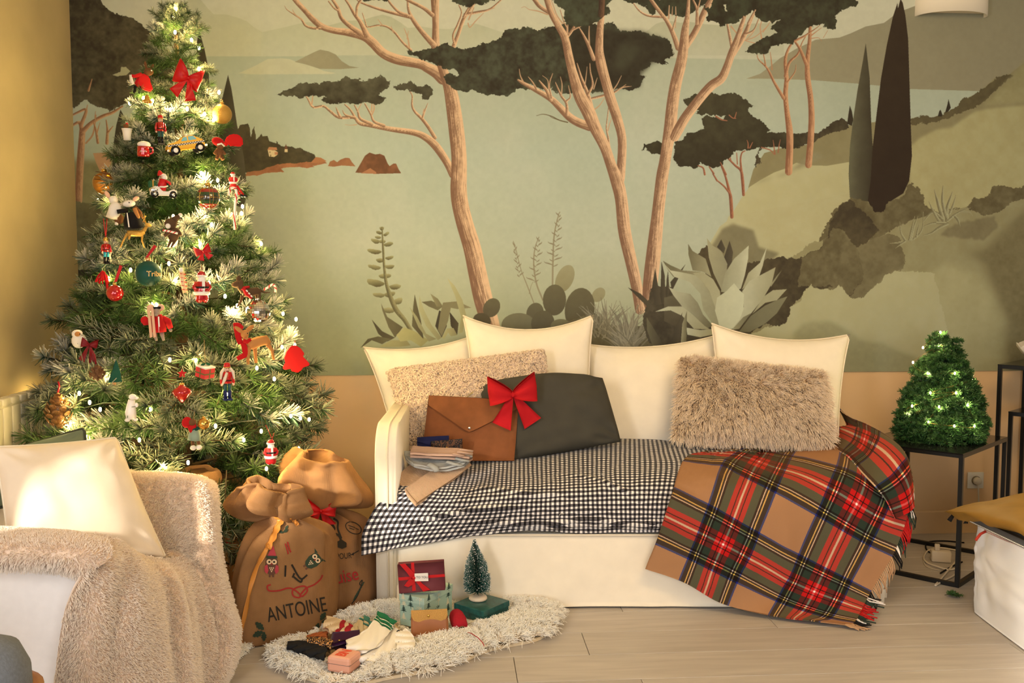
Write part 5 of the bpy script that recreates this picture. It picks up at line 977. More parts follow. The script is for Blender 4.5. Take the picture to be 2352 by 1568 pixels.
def leopard(name, base, spot):
    m = mat(name, base, rough=.6); nt = m.node_tree; tc = node(nt, 'ShaderNodeTexCoord'); vo = node(nt, 'ShaderNodeTexVoronoi'); vo.inputs['Scale'].default_value = 95; nt.links.new(tc.outputs['Object'], vo.inputs['Vector'])
    rp = node(nt, 'ShaderNodeValToRGB'); rp.color_ramp.interpolation = 'CONSTANT'; e = rp.color_ramp.elements; e[0].color = lin(base) + (1,); e[1].position = .30; e[1].color = lin(spot) + (1,); x = e.new(.62); x.color = lin(base) + (1,)
    nt.links.new(vo.outputs['Distance'], rp.inputs[0]); nt.links.new(rp.outputs[0], nt.nodes['Principled BSDF'].inputs['Base Color']); return m
M_leo = leopard('leopard_leather', (92, 58, 32), (22, 15, 11)); M_leo2 = leopard('leopard_fabric', (206, 150, 90), (36, 24, 16))
purse('card_wallet', 'navy blue suede card wallet leaning on the brown folder', [(958, 1004, 3.95), (1031, 1000, 3.95), (1033, 1060, 3.93), (960, 1066, 3.93)], M_navy, [(958, 1004), (1031, 1000), (1031, 1010), (996, 1024), (959, 1014)], M_navy, thick=.012)
purse('leopard_wallet', 'small leopard print leather purse in front of the navy wallet', [(990, 1013, 3.92), (1062, 1007, 3.92), (1063, 1062, 3.905), (991, 1068, 3.905)], M_leo, [(990, 1013), (1062, 1007), (1061, 1016), (1030, 1030), (1020, 1030), (991, 1020)], M_leo, snap=(1026, 1027), thick=.012)
def ribbed(name, rgb, freq, axis=0):
    m = mat(name, rgb, rough=.95, sheen=.3, spec=.1); nt = m.node_tree; uvn = node(nt, 'ShaderNodeUVMap'); uvn.uv_map = 'UVMap'; sp = node(nt, 'ShaderNodeSeparateXYZ'); nt.links.new(uvn.outputs[0], sp.inputs[0])
    s = mathn(nt, 'ABSOLUTE', mathn(nt, 'SINE', mathn(nt, 'MULTIPLY', sp.outputs[axis], freq)))
    bp = node(nt, 'ShaderNodeBump'); bp.inputs['Strength'].default_value = .9; bp.inputs['Distance'].default_value = .003; nt.links.new(s, bp.inputs['Height']); nt.links.new(bp.outputs[0], nt.nodes['Principled BSDF'].inputs['Normal'])
    rp = node(nt, 'ShaderNodeMapRange'); rp.inputs[3].default_value = .72; rp.inputs[4].default_value = 1.05; nt.links.new(s, rp.inputs[0]); v = node(nt, 'ShaderNodeVectorMath', operation='SCALE'); v.inputs[0].default_value = lin(rgb); nt.links.new(rp.outputs[0], v.inputs['Scale']); nt.links.new(v.outputs[0], nt.nodes['Principled BSDF'].inputs['Base Color']); return m
M_beanie = ribbed('beige_rib_knit', (222, 184, 150), 620.0); M_glove1 = ribbed('rose_rib_knit', (206, 170, 148), 560.0, 1); M_glove2 = ribbed('grey_rib_knit', (188, 188, 182), 560.0, 1)
def soft_net(rows, nu=40, nv=24, wob=.002, seed=1, dz=0.0):
    A = np.array([[tuple(P(x, y, d) + Vector((0, 0, dz))) for (x, y, d) in r] for r in rows]); G = net(A, nu, nv)
    return G + grid_normals(G) * (fbm(nv, nu, 9, 3, seed) * wob)[..., None]
BE = empty('beanie', P(990, 1120, 3.78), 'beige ribbed knit beanie laid flat at the left end of the gingham quilt', 'hat')
crown = [[(914, 1096, 3.80), (936, 1074, 3.85), (972, 1058, 3.90), (1030, 1044, 3.95)], [(916, 1110, 3.765), (950, 1087, 3.82), (994, 1066, 3.88), (1046, 1045, 3.93)], [(931, 1131, 3.70), (966, 1105, 3.78), (1010, 1077, 3.85), (1060, 1050, 3.91)], [(938, 1140, 3.68), (972, 1114, 3.765), (1018, 1085, 3.835), (1064, 1057, 3.90)]]
cloth('crown', soft_net(crown), M_beanie, BE, thick=.014)
brim = [[(930, 1126, 3.685), (966, 1101, 3.765), (1010, 1073, 3.835), (1062, 1044, 3.895)], [(941, 1142, 3.645), (982, 1114, 3.735), (1026, 1085, 3.805), (1072, 1055, 3.87)], [(956, 1159, 3.618), (1000, 1129, 3.71), (1044, 1099, 3.79), (1081, 1070, 3.86)]]
cloth('brim', soft_net(brim), M_beanie, BE, thick=.020)
GL = empty('grey_gloves', P(1000, 1066, 3.82), 'light grey ribbed knit gloves folded on top of the beanie', 'gloves')
for k, (dy, dd) in enumerate(((2, 0), (-4, -.012))):
    g = soft_net([[(928, 1040 + dy, 3.86 + dd), (985, 1043 + dy, 3.87 + dd), (1040, 1046 + dy, 3.88 + dd), (1080, 1040 + dy, 3.89 + dd)], [(934, 1056 + dy, 3.82 + dd), (990, 1063 + dy, 3.82 + dd), (1040, 1062 + dy, 3.83 + dd), (1080, 1053 + dy, 3.84 + dd)], [(952, 1068 + dy, 3.78 + dd), (990, 1077 + dy, 3.77 + dd), (1022, 1077 + dy, 3.78 + dd), (1066, 1068 + dy, 3.79 + dd)]], seed=3 + k, wob=.004)
    cloth('glove', g, M_glove2, GL, thick=.010)
def finger(pts, w, m, root):
    bm = bmesh.new(); q = [P(*p) for p in pts]; add_tube(bm, q, [w * mpp(3.75) * .5] * (len(q) - 1) + [w * mpp(3.75) * .42], 10)
    bmesh.ops.scale(bm, vec=(1, 1, .6), verts=bm.verts, space=Matrix.Translation(-q[0])); bm_obj('finger', bm, m, root)
finger([(985, 1066, 3.765), (1000, 1080, 3.75), (1004, 1092, 3.74)], 17, M_glove2, GL); finger([(1026, 1060, 3.77), (1046, 1070, 3.76), (1062, 1075, 3.76)], 11, M_glove2, GL); finger([(1046, 1052, 3.78), (1064, 1060, 3.775), (1078, 1063, 3.775)], 10, M_glove2, GL); finger([(1055, 1044, 3.79), (1072, 1049, 3.785), (1085, 1050, 3.785)], 9, M_glove2, GL)
GR = empty('rose_gloves', P(1000, 1042, 3.80), 'rose beige knit gloves folded on the grey gloves', 'gloves')
for k, (dy, dd) in enumerate(((5, -.0), (-2, -.016))):
    g = soft_net([[(948, 1027 + dy, 3.85 + dd), (1000, 1030 + dy, 3.85 + dd), (1050, 1034 + dy, 3.86 + dd), (1082, 1040 + dy, 3.86 + dd)], [(944, 1036 + dy, 3.81 + dd), (1000, 1040 + dy, 3.81 + dd), (1050, 1042 + dy, 3.82 + dd), (1086, 1047 + dy, 3.83 + dd)], [(942, 1043 + dy, 3.775 + dd), (1000, 1046 + dy, 3.77 + dd), (1044, 1048 + dy, 3.78 + dd), (1078, 1053 + dy, 3.79 + dd)]], seed=6 + k, wob=.004)
    cloth('glove', g, M_glove1, GR, thick=.010)
finger([(1040, 1042, 3.765), (1066, 1050, 3.76)], 9, M_glove1, GR); finger([(1050, 1037, 3.77), (1084, 1046, 3.765)], 9, M_glove1, GR); finger([(1056, 1032, 3.78), (1087, 1038, 3.775)], 9, M_glove1, GR)
# ============================================================ CHRISTMAS TREE
TD = 3.93
T_TOP, T_BOT = P(404, 6, TD), Vector((P(428, 1300, TD).x, TD, 0))
PROF = [(0, 6), (40, 18), (100, 36), (150, 58), (200, 78), (250, 92), (300, 108), (350, 126), (420, 146), (480, 164), (560, 176), (620, 192), (700, 222), (760, 246), (830, 270), (880, 286), (960, 302), (1010, 310), (1060, 306), (1120, 270), (1200, 190)]
_pz = np.array([P(420, y, TD).z for y, _ in PROF])[::-1]; _pr = np.array([w * mpp(TD) for _, w in PROF])[::-1]
def t_rad(z): return float(np.interp(z, _pz, _pr))
def t_axis(z):
    f = z / T_TOP.z; return Vector((T_BOT.x + (T_TOP.x - T_BOT.x) * f, TD, z))
def tree_front(x, y, lift=0.0):
    """point on the tree's outer shell seen at photo pixel (x, y)."""
    d = TD - .2
    for _ in range(14):
        p = P(x, y, d); a = t_axis(p.z); r = max(t_rad(p.z), .02) ; dx = p.x - a.x
        nd = TD - math.sqrt(max(r * r - dx * dx, 0.0)) * .92; d = .5 * d + .5 * nd
    return P(x, y, d - lift)
def needle_mesh(name, twigs, n_per_m, nl, nw, green, frost, frost_amt, tip_burst, m, ang=(38, 68), seed=0, flat=0.0):
    """sprig: woody twigs (polylines) carrying needles; vertex colour holds green and white flocking."""
    r = np.random.default_rng(seed); V, Q, Cc = [], [], []
    def add(p, d, w, l, c0, c1):
        s = np.cross(d, r.normal(0, 1, 3)); s /= np.linalg.norm(s) + 1e-9; b = len(V); e = p + d * l
        V.extend([p - s * w, p + s * w, e + s * w * .55, e - s * w * .55]); Q.append((b, b + 1, b + 2, b + 3)); Cc.extend([c0, c0, c1, c1])
    g0 = np.array(lin(green)); f0 = np.array(lin(frost))
    for tw in twigs:
        tw = spline1(np.array(tw, float), 12); seg = np.linalg.norm(np.diff(tw, axis=0), axis=1); L = seg.sum(); n = int(L * n_per_m); T = r.uniform(.12, 1, n) ** .85; T = np.concatenate([T, np.full(tip_burst, .985)])
        for k, t in enumerate(T):
            i = min(int(t * 11), 10); p = tw[i] + (tw[i + 1] - tw[i]) * (t * 11 - i); ax = tw[i + 1] - tw[i]; ax /= np.linalg.norm(ax)
            u = np.cross(ax, (0.13, 0.2, 1)); u /= np.linalg.norm(u); v = np.cross(ax, u); ph = r.uniform(0, 2 * PI)
            a = math.radians(r.uniform(*ang)) if k < n else math.radians(r.uniform(4, 75))
            if flat: ph = r.choice((0, PI)) + r.normal(0, .75 * (1 - flat) + .35)
            d = ax * math.cos(a) + (u * math.cos(ph) + v * math.sin(ph)) * math.sin(a); d[2] += .12
            d /= np.linalg.norm(d); l = nl * r.uniform(.7, 1.1)
            br = r.uniform(.6, 1.35); g = g0 * br; fa = frost_amt * np.clip(.45 + .75 * d[2] + r.normal(0, .25), 0, 1)
            add(p, d, nw * (1 + fa * .5), l, g * (1 - fa * .35) + f0 * fa * .35, g * (1 - fa) + f0 * fa)
        # wood
        b = len(V); rr = .0028
        for i, p in enumerate(tw):
            for q in range(4): V.append(p + np.array((0, math.cos(q * PI / 2), math.sin(q * PI / 2))) * rr); Cc.append(np.array(lin((70, 56, 36))))
        for i in range(11):
            for q in range(4): Q.append((b + i * 4 + q, b + i * 4 + (q + 1) % 4, b + (i + 1) * 4 + (q + 1) % 4, b + (i + 1) * 4 + q))
    me = bpy.data.meshes.new(name); me.from_pydata([tuple(v) for v in V], [], Q); me.materials.append(m)
    a = me.color_attributes.new('col', 'FLOAT_COLOR', 'POINT'); c = np.ones((len(V), 4), np.float32); c[:, :3] = np.clip(np.array(Cc), 0, 1); a.data.foreach_set('color', c.ravel()); return me
M_needle = attr_mat('flocked_needle', rough=.6, spec=.25)
_nt = M_needle.node_tree; _pb = _nt.nodes['Principled BSDF']       # thin needles let some light through
tl = _nt.nodes.new('ShaderNodeBsdfTranslucent'); ms = _nt.nodes.new('ShaderNodeMixShader'); ms.inputs[0].default_value = .22
_at = [n for n in _nt.nodes if n.type == 'ATTRIBUTE'][0]; _out = [n for n in _nt.nodes if n.type == 'OUTPUT_MATERIAL'][0]
_nt.links.new(_at.outputs['Color'], tl.inputs['Color']); _nt.links.new(_pb.outputs[0], ms.inputs[1]); _nt.links.new(tl.outputs[0], ms.inputs[2]); _nt.links.new(ms.outputs[0], _out.inputs[0])
def twig_set(r, L, n_side, droop):
    tw = [[(0, 0, 0), (L * .35, r.uniform(-.01, .01), .006), (L * .7, r.uniform(-.015, .015), .004 - droop * L * .3), (L, r.uniform(-.02, .02), -droop * L)]]
    for k in range(n_side):
        t = .18 + .62 * (k + .5) / n_side; s = 1 if k % 2 else -1; l = L * r.uniform(.38, .58); a = math.radians(r.uniform(28, 55)); zz = r.uniform(-.25, .45)
        tw.append([(L * t, 0, 0), (L * t + l * .5 * math.cos(a), s * l * .5 * math.sin(a), l * .5 * zz), (L * t + l * math.cos(a), s * l * math.sin(a), l * zz - droop * .02)])
    return tw
_r = np.random.default_rng(3); SPR = {'frost': [], 'mid': [], 'green': []}
GRN, BLG, FRO = (40, 66, 30), (46, 76, 62), (220, 216, 204)
for k in range(3): SPR['frost'].append(needle_mesh('sprig', twig_set(_r, .25, 4, .10), 470, .056, .0019, BLG, FRO, 1.0, 34, M_needle, seed=10 + k))
for k in range(2): SPR['mid'].append(needle_mesh('sprig', twig_set(_r, .25, 4, .06), 500, .057, .0017, GRN, (206, 204, 180), .55, 28, M_needle, seed=20 + k))
for k in range(3): SPR['green'].append(needle_mesh('sprig', twig_set(_r, .25, 4, .05), 520, .058, .0015, (52, 84, 30), (170, 176, 130), .2, 24, M_needle, seed=30 + k))
TREE = empty('christmas_tree', T_BOT, 'tall flocked christmas tree in the corner, hung with lights and ornaments', 'christmas tree')
bm = bmesh.new(); add_tube(bm, [T_BOT + Vector((0, 0, .01)), t_axis(1.2), t_axis(T_TOP.z)], [.035, .022, .006], 10); bm_obj('trunk', bm, mat('tree_bark', (78, 58, 38), rough=.95, noise=.3, nscale=60), TREE)
bm = bmesh.new()
for k in range(3):
    a = 2 * PI * k / 3 + .4; add_tube(bm, [T_BOT + Vector((0, 0, .12)), T_BOT + Vector((math.cos(a) * .12, math.sin(a) * .12, .08)), T_BOT + Vector((math.cos(a) * .28, math.sin(a) * .28, .012))], .012, 8)
bm_obj('stand', bm, mat('stand_metal', (50, 64, 46), rough=.5, metal=.6), TREE)
rb = random.Random(12); cnt = 0; limbs = bmesh.new()
def place_sprig(me, base, az, el, s, roll):
    o = bpy.data.objects.new('branch', me); o.parent = TREE; COL.objects.link(o)
    d = Vector((math.cos(az) * math.cos(el), math.sin(az) * math.cos(el), math.sin(el)))
    x = d; y = Vector((0, 0, 1)).cross(x).normalized(); z = x.cross(y); R3 = Matrix((x, y, z)).transposed() @ Matrix.Rotation(roll, 3, 'X')
    o.matrix_local = Matrix.LocRotScale(base - T_BOT, R3.to_quaternion(), Vector((s, s, s)))
def blocked(p):
    """room taken by the armchair, the sacks and the radiator."""
    return (p.x < -1.0 and p.y < 3.5 and p.z < .62) or (-1.1 < p.x < -.55 and p.y < 3.66 and p.z < .78) or (-.86 < p.x < -.4 and p.y < 3.93 and p.z < .80) or (p.z < rz + .03 and (p - CORNER).dot(WDIR) < .13)
z = .30; tier = 0
while z < T_TOP.z - .10:
    R = t_rad(z); f = z / T_TOP.z; n = max(6, int(2 * PI * R / .20)); ph = rb.uniform(0, 6.28)
    for k in range(n):
        az = ph + 2 * PI * (k + rb.uniform(-.28, .28)) / n
        if math.sin(az) > .35 and rb.random() < .6: continue         # thinner towards the wall
        s = (.30 + 1.45 * R) * rb.uniform(.88, 1.14); L = .25 * s; rr = max(R * rb.uniform(.86, 1.06) - L * .98, .01); zz = z + rb.uniform(-.03, .03)
        if CORNER.x + (TD - .3) * 0 + .06 > t_axis(zz).x + math.cos(az) * (rr + L): continue
        el = math.radians(rb.uniform(-8, 30) if f > .5 else rb.uniform(-24, 20)); u = rb.random()
        kind = 'frost' if u < (.48 if math.sin(az) < .2 else .2) else 'mid' if u < .80 else 'green'
        base = t_axis(zz) + Vector((math.cos(az) * rr, math.sin(az) * rr, -math.sin(el) * L * .4))
        if blocked(base + Vector((math.cos(az) * math.cos(el), math.sin(az) * math.cos(el), math.sin(el))) * (L + .03)): continue
        place_sprig(rb.choice(SPR[kind]), base, az, el, s, rb.uniform(-.5, .5)); cnt += 1
        if k % 2 == 0: add_tube(limbs, [t_axis(zz - .06), t_axis(zz - .03) + Vector((math.cos(az), math.sin(az), 0)) * rr * .5, base], [.008, .006, .003], 5)
    z += .045 + .060 * min(R / .55, 1); tier += 1
print('BRANCHES', cnt)
for k in range(12):    # crown tuft at the tip
    az = 2.4 * k; el = math.radians(38 + 4.2 * k); place_sprig(rb.choice(SPR['mid']), t_axis(T_TOP.z - .17 + .006 * k), az, el, .50 - .012 * k, 0)
for (x, y, az, el, s) in ((520, 1080, -1.5, -1.05, 1.05), (505, 1120, -1.7, -1.2, 1.0)):
    place_sprig(rb.choice(SPR['mid']), tree_front(x, y, -.08), az, el, s, 0)
bm_obj('limb', limbs, mat('twig_wood', (96, 74, 44), rough=.9), TREE)['kind'] = 'stuff'
# dense inner needles, one piece of stuff
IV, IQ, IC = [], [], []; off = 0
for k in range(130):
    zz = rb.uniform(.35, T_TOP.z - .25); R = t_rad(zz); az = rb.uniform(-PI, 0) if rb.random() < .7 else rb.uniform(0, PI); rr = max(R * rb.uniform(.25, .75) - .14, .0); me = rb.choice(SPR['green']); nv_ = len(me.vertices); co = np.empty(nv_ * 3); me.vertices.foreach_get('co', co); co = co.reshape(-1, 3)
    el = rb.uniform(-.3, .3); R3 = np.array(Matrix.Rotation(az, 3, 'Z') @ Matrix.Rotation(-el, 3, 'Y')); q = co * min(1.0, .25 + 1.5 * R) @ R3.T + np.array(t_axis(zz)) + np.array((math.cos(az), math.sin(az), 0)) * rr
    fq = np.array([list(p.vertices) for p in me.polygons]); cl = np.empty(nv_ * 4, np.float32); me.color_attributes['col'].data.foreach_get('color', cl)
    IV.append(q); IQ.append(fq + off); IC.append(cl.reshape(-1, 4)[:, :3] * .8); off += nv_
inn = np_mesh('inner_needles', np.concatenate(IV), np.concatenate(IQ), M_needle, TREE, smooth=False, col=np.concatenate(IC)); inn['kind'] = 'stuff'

# ---------------------------------------------------------------- light string
M_bulb = mat('bulb_glow', (255, 240, 200), emit=(255, 226, 150), estr=45.0)
M_cable = mat('green_cable', (26, 36, 22), rough=.6)
BULBS = [(404, 20), (398, 42), (402, 74), (440, 92), (457, 110), (457, 158), (298, 237), (330, 225), (350, 232), (503, 212), (470, 262), (490, 276), (430, 250), (391, 252), (462, 398), (470, 410), (500, 414), (225, 460), (262, 466), (470, 494), (486, 516), (398, 497), (404, 645), (388, 605), (398, 562), (517, 680), (545, 702), (538, 714), (480, 650), (450, 827), (390, 826), (648, 797), (677, 792), (678, 765), (680, 733), (650, 720), (182, 903), (206, 924), (230, 940), (97, 940), (160, 975), (197, 1000), (205, 1020), (376, 1070), (432, 1062), (495, 978), (668, 955), (690, 960), (710, 963), (686, 1030), (612, 1076), (600, 990), (560, 1010), (555, 490), (557, 474), (600, 560), (345, 940), (250, 870), (630, 870), (590, 845), (320, 1010), (520, 905), (300, 620), (250, 640), (360, 700), (570, 800), (460, 560), (430, 330)]
STR = empty('string_lights', tree_front(430, 700), 'string of warm white fairy lights wound through the tall christmas tree', 'string lights')
bulb_me = {}
def bulb_mesh(r):
    if r not in bulb_me:
        bm = bmesh.new(); add_ell(bm, (0, 0, 0), (r, r, r * 1.5), 8, 6); me = bpy.data.meshes.new('bulb'); bm.to_mesh(me); bm.free(); me.materials.append(M_bulb); me.polygons.foreach_set('use_smooth', [True] * len(me.polygons)); bulb_me[r] = me
    return bulb_me[r]
lamp_d = bpy.data.lights.new('bulb_light', 'POINT'); lamp_d.energy = 1.15; lamp_d.color = (1.0, .73, .28); lamp_d.shadow_soft_size = .012
def add_bulb(root, p, r, lamp):
    o = bpy.data.objects.new('bulb', bulb_mesh(r)); o.parent = root; o.location = p - root.location; COL.objects.link(o)
    l = bpy.data.objects.new('bulb_light', lamp); l.parent = root; l.location = p - root.location + Vector((0, -.016, .0)); COL.objects.link(l)
for k, (x, y) in enumerate(BULBS):
    add_bulb(STR, tree_front(x, y, rb.uniform(-.03, .012)), .0058, lamp_d)
pts = []
for k in range(260):
    f = k / 259; zz = .42 + (T_TOP.z - .5) * f; a = -PI / 2 + 2 * PI * 9 * f; R = t_rad(zz) * .86; pts.append(t_axis(zz) + Vector((math.cos(a) * R, math.sin(a) * R, .012 * math.sin(k * 1.7))))
bm = bmesh.new(); add_tube(bm, pts, .0016, 5); bm_obj('cable', bm, M_cable, STR)
bm = bmesh.new(); add_tube(bm, [tree_front(x, y, .012) for x, y in ((452, 1012), (480, 992), (510, 978), (550, 968), (590, 964))], .002, 5); add_tube(bm, [tree_front(x, y, .012) for x, y in ((318, 232), (345, 252), (368, 248), (390, 238))], .002, 5); add_tube(bm, [tree_front(x, y, .012) for x, y in ((488, 396), (505, 412), (520, 428))], .002, 5); o = bm_obj('cable_loop', bm, M_cable, STR); o['kind'] = 'stuff'

# ---------------------------------------------------------------- ornaments
M_gold = mat('gold_glass', (222, 176, 90), rough=.18, metal=.9); M_goldg = mat('gold_glitter', (206, 164, 84), rough=.35, metal=.8, bump=.9, bscale=420); M_redg = mat('red_glass', (190, 16, 26), rough=.12, coat=1, spec=.6, metal=.35)
M_redf = mat('red_felt', (186, 24, 26), rough=.95, sheen=.4); M_redr = mat('red_ribbon', (176, 20, 30), rough=.45); M_whf = mat('white_felt', (240, 232, 220), rough=.95, sheen=.3); M_blk = mat('black_felt', (22, 20, 20), rough=.9); M_skin = mat('painted_skin', (236, 188, 158), rough=.5)
M_brf = mat('brown_felt', (112, 74, 44), rough=.95, sheen=.3); M_tan = mat('tan_felt', (188, 130, 72), rough=.95, sheen=.3); M_gryf = mat('grey_felt', (158, 142, 126), rough=.95); M_grnf = mat('green_felt', (20, 72, 58), rough=.9); M_string = mat('hemp_string', (168, 140, 88), rough=.9); M_eye = mat('black_bead', (12, 10, 10), rough=.15, spec=.6)
M_yel = mat('taxi_yellow', (240, 180, 30), rough=.25, coat=.6); M_chr = mat('chrome', (230, 228, 224), rough=.15, metal=1); M_wht = mat('white_gloss', (244, 238, 228), rough=.3, coat=.4); M_blg = mat('black_gloss', (18, 17, 18), rough=.25); M_grng = mat('green_gloss', (18, 84, 46), rough=.3)
class Orn:
    def __init__(s, name, label, x, y, cat='ornament', lift=.045, roll=0.0, group=None, at=None):
        s.p = at if at is not None else tree_front(x, y, lift + .03); s.k = mpp(s.p.y); s.M = facing(s.p, roll); s.root = empty(name, s.p, label, cat, group); s.R = s.M.to_3x3(); s.x, s.y = x, y
    def L(s, x, y, z=0.0): return s.M @ Vector((x * s.k, -y * s.k, z * s.k))
    def ell(s, name, m, c, r, rot=0.0, seg=14, rings=9, parent=None):
        bm = bmesh.new(); add_ell(bm, s.L(*c), [q * s.k for q in r], seg, rings, s.R @ Matrix.Rotation(-rot, 3, 'Z')); return bm_obj(name, bm, m, parent or s.root)
    def tube(s, name, m, pts, r, seg=8, parent=None):
        bm = bmesh.new(); rr = [q * s.k for q in r] if isinstance(r, (list, tuple)) else r * s.k; add_tube(bm, [s.L(*p) for p in pts], rr, seg); return bm_obj(name, bm, m, parent or s.root)
    def prism(s, name, m, poly, d, z=0.0, bev=0.0, parent=None, smooth=False):
        bm = bmesh.new(); add_prism(bm, [(x * s.k, -y * s.k) for x, y in poly], d * s.k, s.M @ Matrix.Translation((0, 0, z * s.k)))
        if bev: bmesh.ops.bevel(bm, geom=bm.edges[:], offset=bev * s.k, segments=2, affect='EDGES')
        return bm_obj(name, bm, m, parent or s.root, smooth=smooth)
    def lathe(s, name, m, prof, c=(0, 0, 0), seg=18, rot=0.0, parent=None, wheel=False):
        """prof: (radius, height upward) px; axis vertical in the picture, or towards the room for a wheel."""
        bm = bmesh.new(); R3 = s.R if wheel else s.R @ Matrix.Rotation(-rot, 3, 'Z') @ Matrix(((1, 0, 0), (0, 0, 1), (0, -1, 0)))
        add_lathe(bm, [(a * s.k, b * s.k) for a, b in prof], s.L(*c), seg, R3); return bm_obj(name, bm, m, parent or s.root)
    def hang(s, m=None, top=-30, dx=4, frm=0):
        return s.tube('hanger', m or M_string, [(0, frm, 0), (dx * .6, (top + frm) * .55, 0), (dx, top, -6)], .7, 5)
def circ(r, n=24, ry=None): return [(r * math.cos(2 * PI * k / n), (ry or r) * math.sin(2 * PI * k / n)) for k in range(n)]
def ballprof(r, n=12): return [(r * math.sin(PI * k / n), -r * math.cos(PI * k / n)) for k in range(n + 1)]
def ball(name, label, x, y, r, m, cap=M_gold, roll=0.0, lift=.05):
    o = Orn(name, label, x, y, 'bauble', lift); o.lathe('globe', m, ballprof(r, 16), seg=28); o.lathe('cap', cap, [(0, r - 1), (r * .22, r - 1), (r * .22, r + r * .22), (r * .1, r + r * .26), (0, r + r * .26)], rot=roll); o.tube('ring', cap, [(r * .1 * math.cos(a), -r * 1.36 + r * .12 * math.sin(a), 0) for a in np.linspace(0, 6.28, 9)], .7, 5); return o
ball('bauble', 'gold glitter bauble on the upper right of the tall tree', 510, 262, 22, M_goldg)
M_amb = mat('amber_glass', (176, 112, 30), rough=.08, trans=.35, coat=.6)
o = ball('bauble', 'amber glass bauble with dark swirls at the left edge of the tree', 240, 421, 26, M_amb, lift=.10)
for q in range(5): o.tube('swirl', mat('amber_dark', (84, 50, 18), rough=.3), [(25.5 * math.sin(a) * math.cos(.5 * (q - 2) * .62), (q - 2) * 8.5 + 6 * math.sin(a) - 2, 26.2 * math.cos(a) * math.cos((q - 2) * .35)) for a in np.linspace(-1.3, 1.3, 12)], .9, 5)
M_tballs = mat('tartan_bauble', (40, 52, 34), rough=.12, coat=1, spec=.6); nt = M_tballs.node_tree
tc = node(nt, 'ShaderNodeTexCoord'); sp = node(nt, 'ShaderNodeSeparateXYZ'); nt.links.new(tc.outputs['Object'], sp.inputs[0]); rp = node(nt, 'ShaderNodeValToRGB'); rp.color_ramp.interpolation = 'CONSTANT'; e = rp.color_ramp.elements; e[0].color = lin((150, 26, 24)) + (1,); e[1].position = .22; e[1].color = lin((24, 70, 30)) + (1,)
for p_, c_ in ((.36, (60, 56, 44)), (.56, (30, 66, 30)), (.68, (150, 26, 24)), (.82, (40, 60, 34))): x_ = e.new(p_); x_.color = lin(c_) + (1,)
nt.links.new(mathn(nt, 'MULTIPLY_ADD', sp.outputs[2], 10.5, .5), rp.inputs[0]); nt.links.new(rp.outputs[0], nt.nodes['Principled BSDF'].inputs['Base Color'])
o = ball('bauble', 'tartan painted glass bauble with gold lines in the upper tree', 478, 453, 26, M_tballs)
for dx in (-2, 6, 22, -22): o.tube('gold_line', M_gold, [(dx * math.cos(a), 26.4 * math.sin(a), math.sqrt(max(26.4 ** 2 - dx * dx, 0)) * math.cos(a)) for a in np.linspace(-1.45, 1.45, 15)], .55, 4)
for dy in (1,): o.tube('gold_line', M_gold, [(26.5 * math.sin(a), dy, 26.5 * math.cos(a)) for a in np.linspace(-1.5, 1.5, 15)], .55, 4)
M_mgreen = mat('matte_green', (16, 74, 62), rough=.55)
o = ball('bauble', 'large matte dark green bauble with gold lettering', 341, 628, 29, M_mgreen, cap=mat('pale_gold', (230, 184, 130), rough=.3, metal=.8), lift=.07)
text = text_mesh('lettering', 'Tribu', 17 * o.k, o.M @ Matrix.Translation((8 * o.k, -1 * o.k, 0)), mat('gold_print', (226, 186, 112), rough=.4), None, depth=.0003, bold=.0004)
for v in text.data.vertices:            # wrap the lettering round the ball
    q = o.M.inverted() @ v.co; a = q.x / (29 * o.k); b = q.y / (29 * o.k); rr = 29.15 * o.k + q.z; v.co = o.M @ Vector((rr * math.sin(a) * math.cos(b), rr * math.sin(b), rr * math.cos(a) * math.cos(b)))
text.parent = o.root; text.data.transform(Matrix.Translation(-o.p))
o.prism('ribbon_tail', M_redr, [(-6, -36), (-1, -36), (20, -62), (14, -66)], 1.5)
ball('bauble', 'shiny red glass bauble on the left of the green lettered one', 264, 673, 19, M_redg).prism('ribbon', M_redr, [(-1, -26), (5, -26), (18, -62), (12, -64)], 1.5)
# mirror ball: tiles
o = Orn('mirror_ball', 'silver mirror ball ornament of small square tiles', 592, 716, 'bauble', .06); r = 28; o.lathe('core', mat('mirror_core', (90, 80, 60), rough=.6), ballprof(r - 1, 14), seg=24)
M_mir = mat('mirror_tile', (235, 228, 215), rough=.03, metal=1); bm = bmesh.new(); rr_ = random.Random(2)
for j in range(-7, 8):
    la = j * PI / 16; n = max(4, int(34 * math.cos(la)))
    for i in range(n):
        lo = 2 * PI * i / n; nrm_ = Vector((math.cos(la) * math.sin(lo), math.sin(la), math.cos(la) * math.cos(lo))); nj = (nrm_ + Vector((rr_.uniform(-.06, .06), rr_.uniform(-.06, .06), 0))).normalized(); u_ = Vector((0, 1, 0)).cross(nj).normalized(); v_ = nj.cross(u_); h = r * .088
        c_ = nrm_ * r; bm.faces.new([bm.verts.new(o.L(*(c_ + u_ * a * h * 1.0 + v_ * b * h)[:2], (c_ + u_ * a * h + v_ * b * h).z)) for a, b in ((-1, -1), (1, -1), (1, 1), (-1, 1))])
w_ = bm_obj('mirror_tiles', bm, M_mir, o.root, smooth=False); w_['kind'] = 'stuff'; o.lathe('cap', M_chr, [(0, 26), (5, 26), (5, 32), (0, 33)])
o.hang(M_string, -50, 4, -30)
o = Orn('glass_heart', 'faceted dark red glass drop ornament in the lower tree', 418, 903, 'bauble', .06); o.lathe('globe', M_redg, [(0, -24), (5, -19), (14, -10), (22, 0), (23, 4), (19, 10), (10, 15), (6, 20), (0, 20)], seg=10); o.lathe('cap', M_gold, [(0, 19), (6, 19), (6, 24), (0, 25)]); o.hang(top=-44, frm=-24)
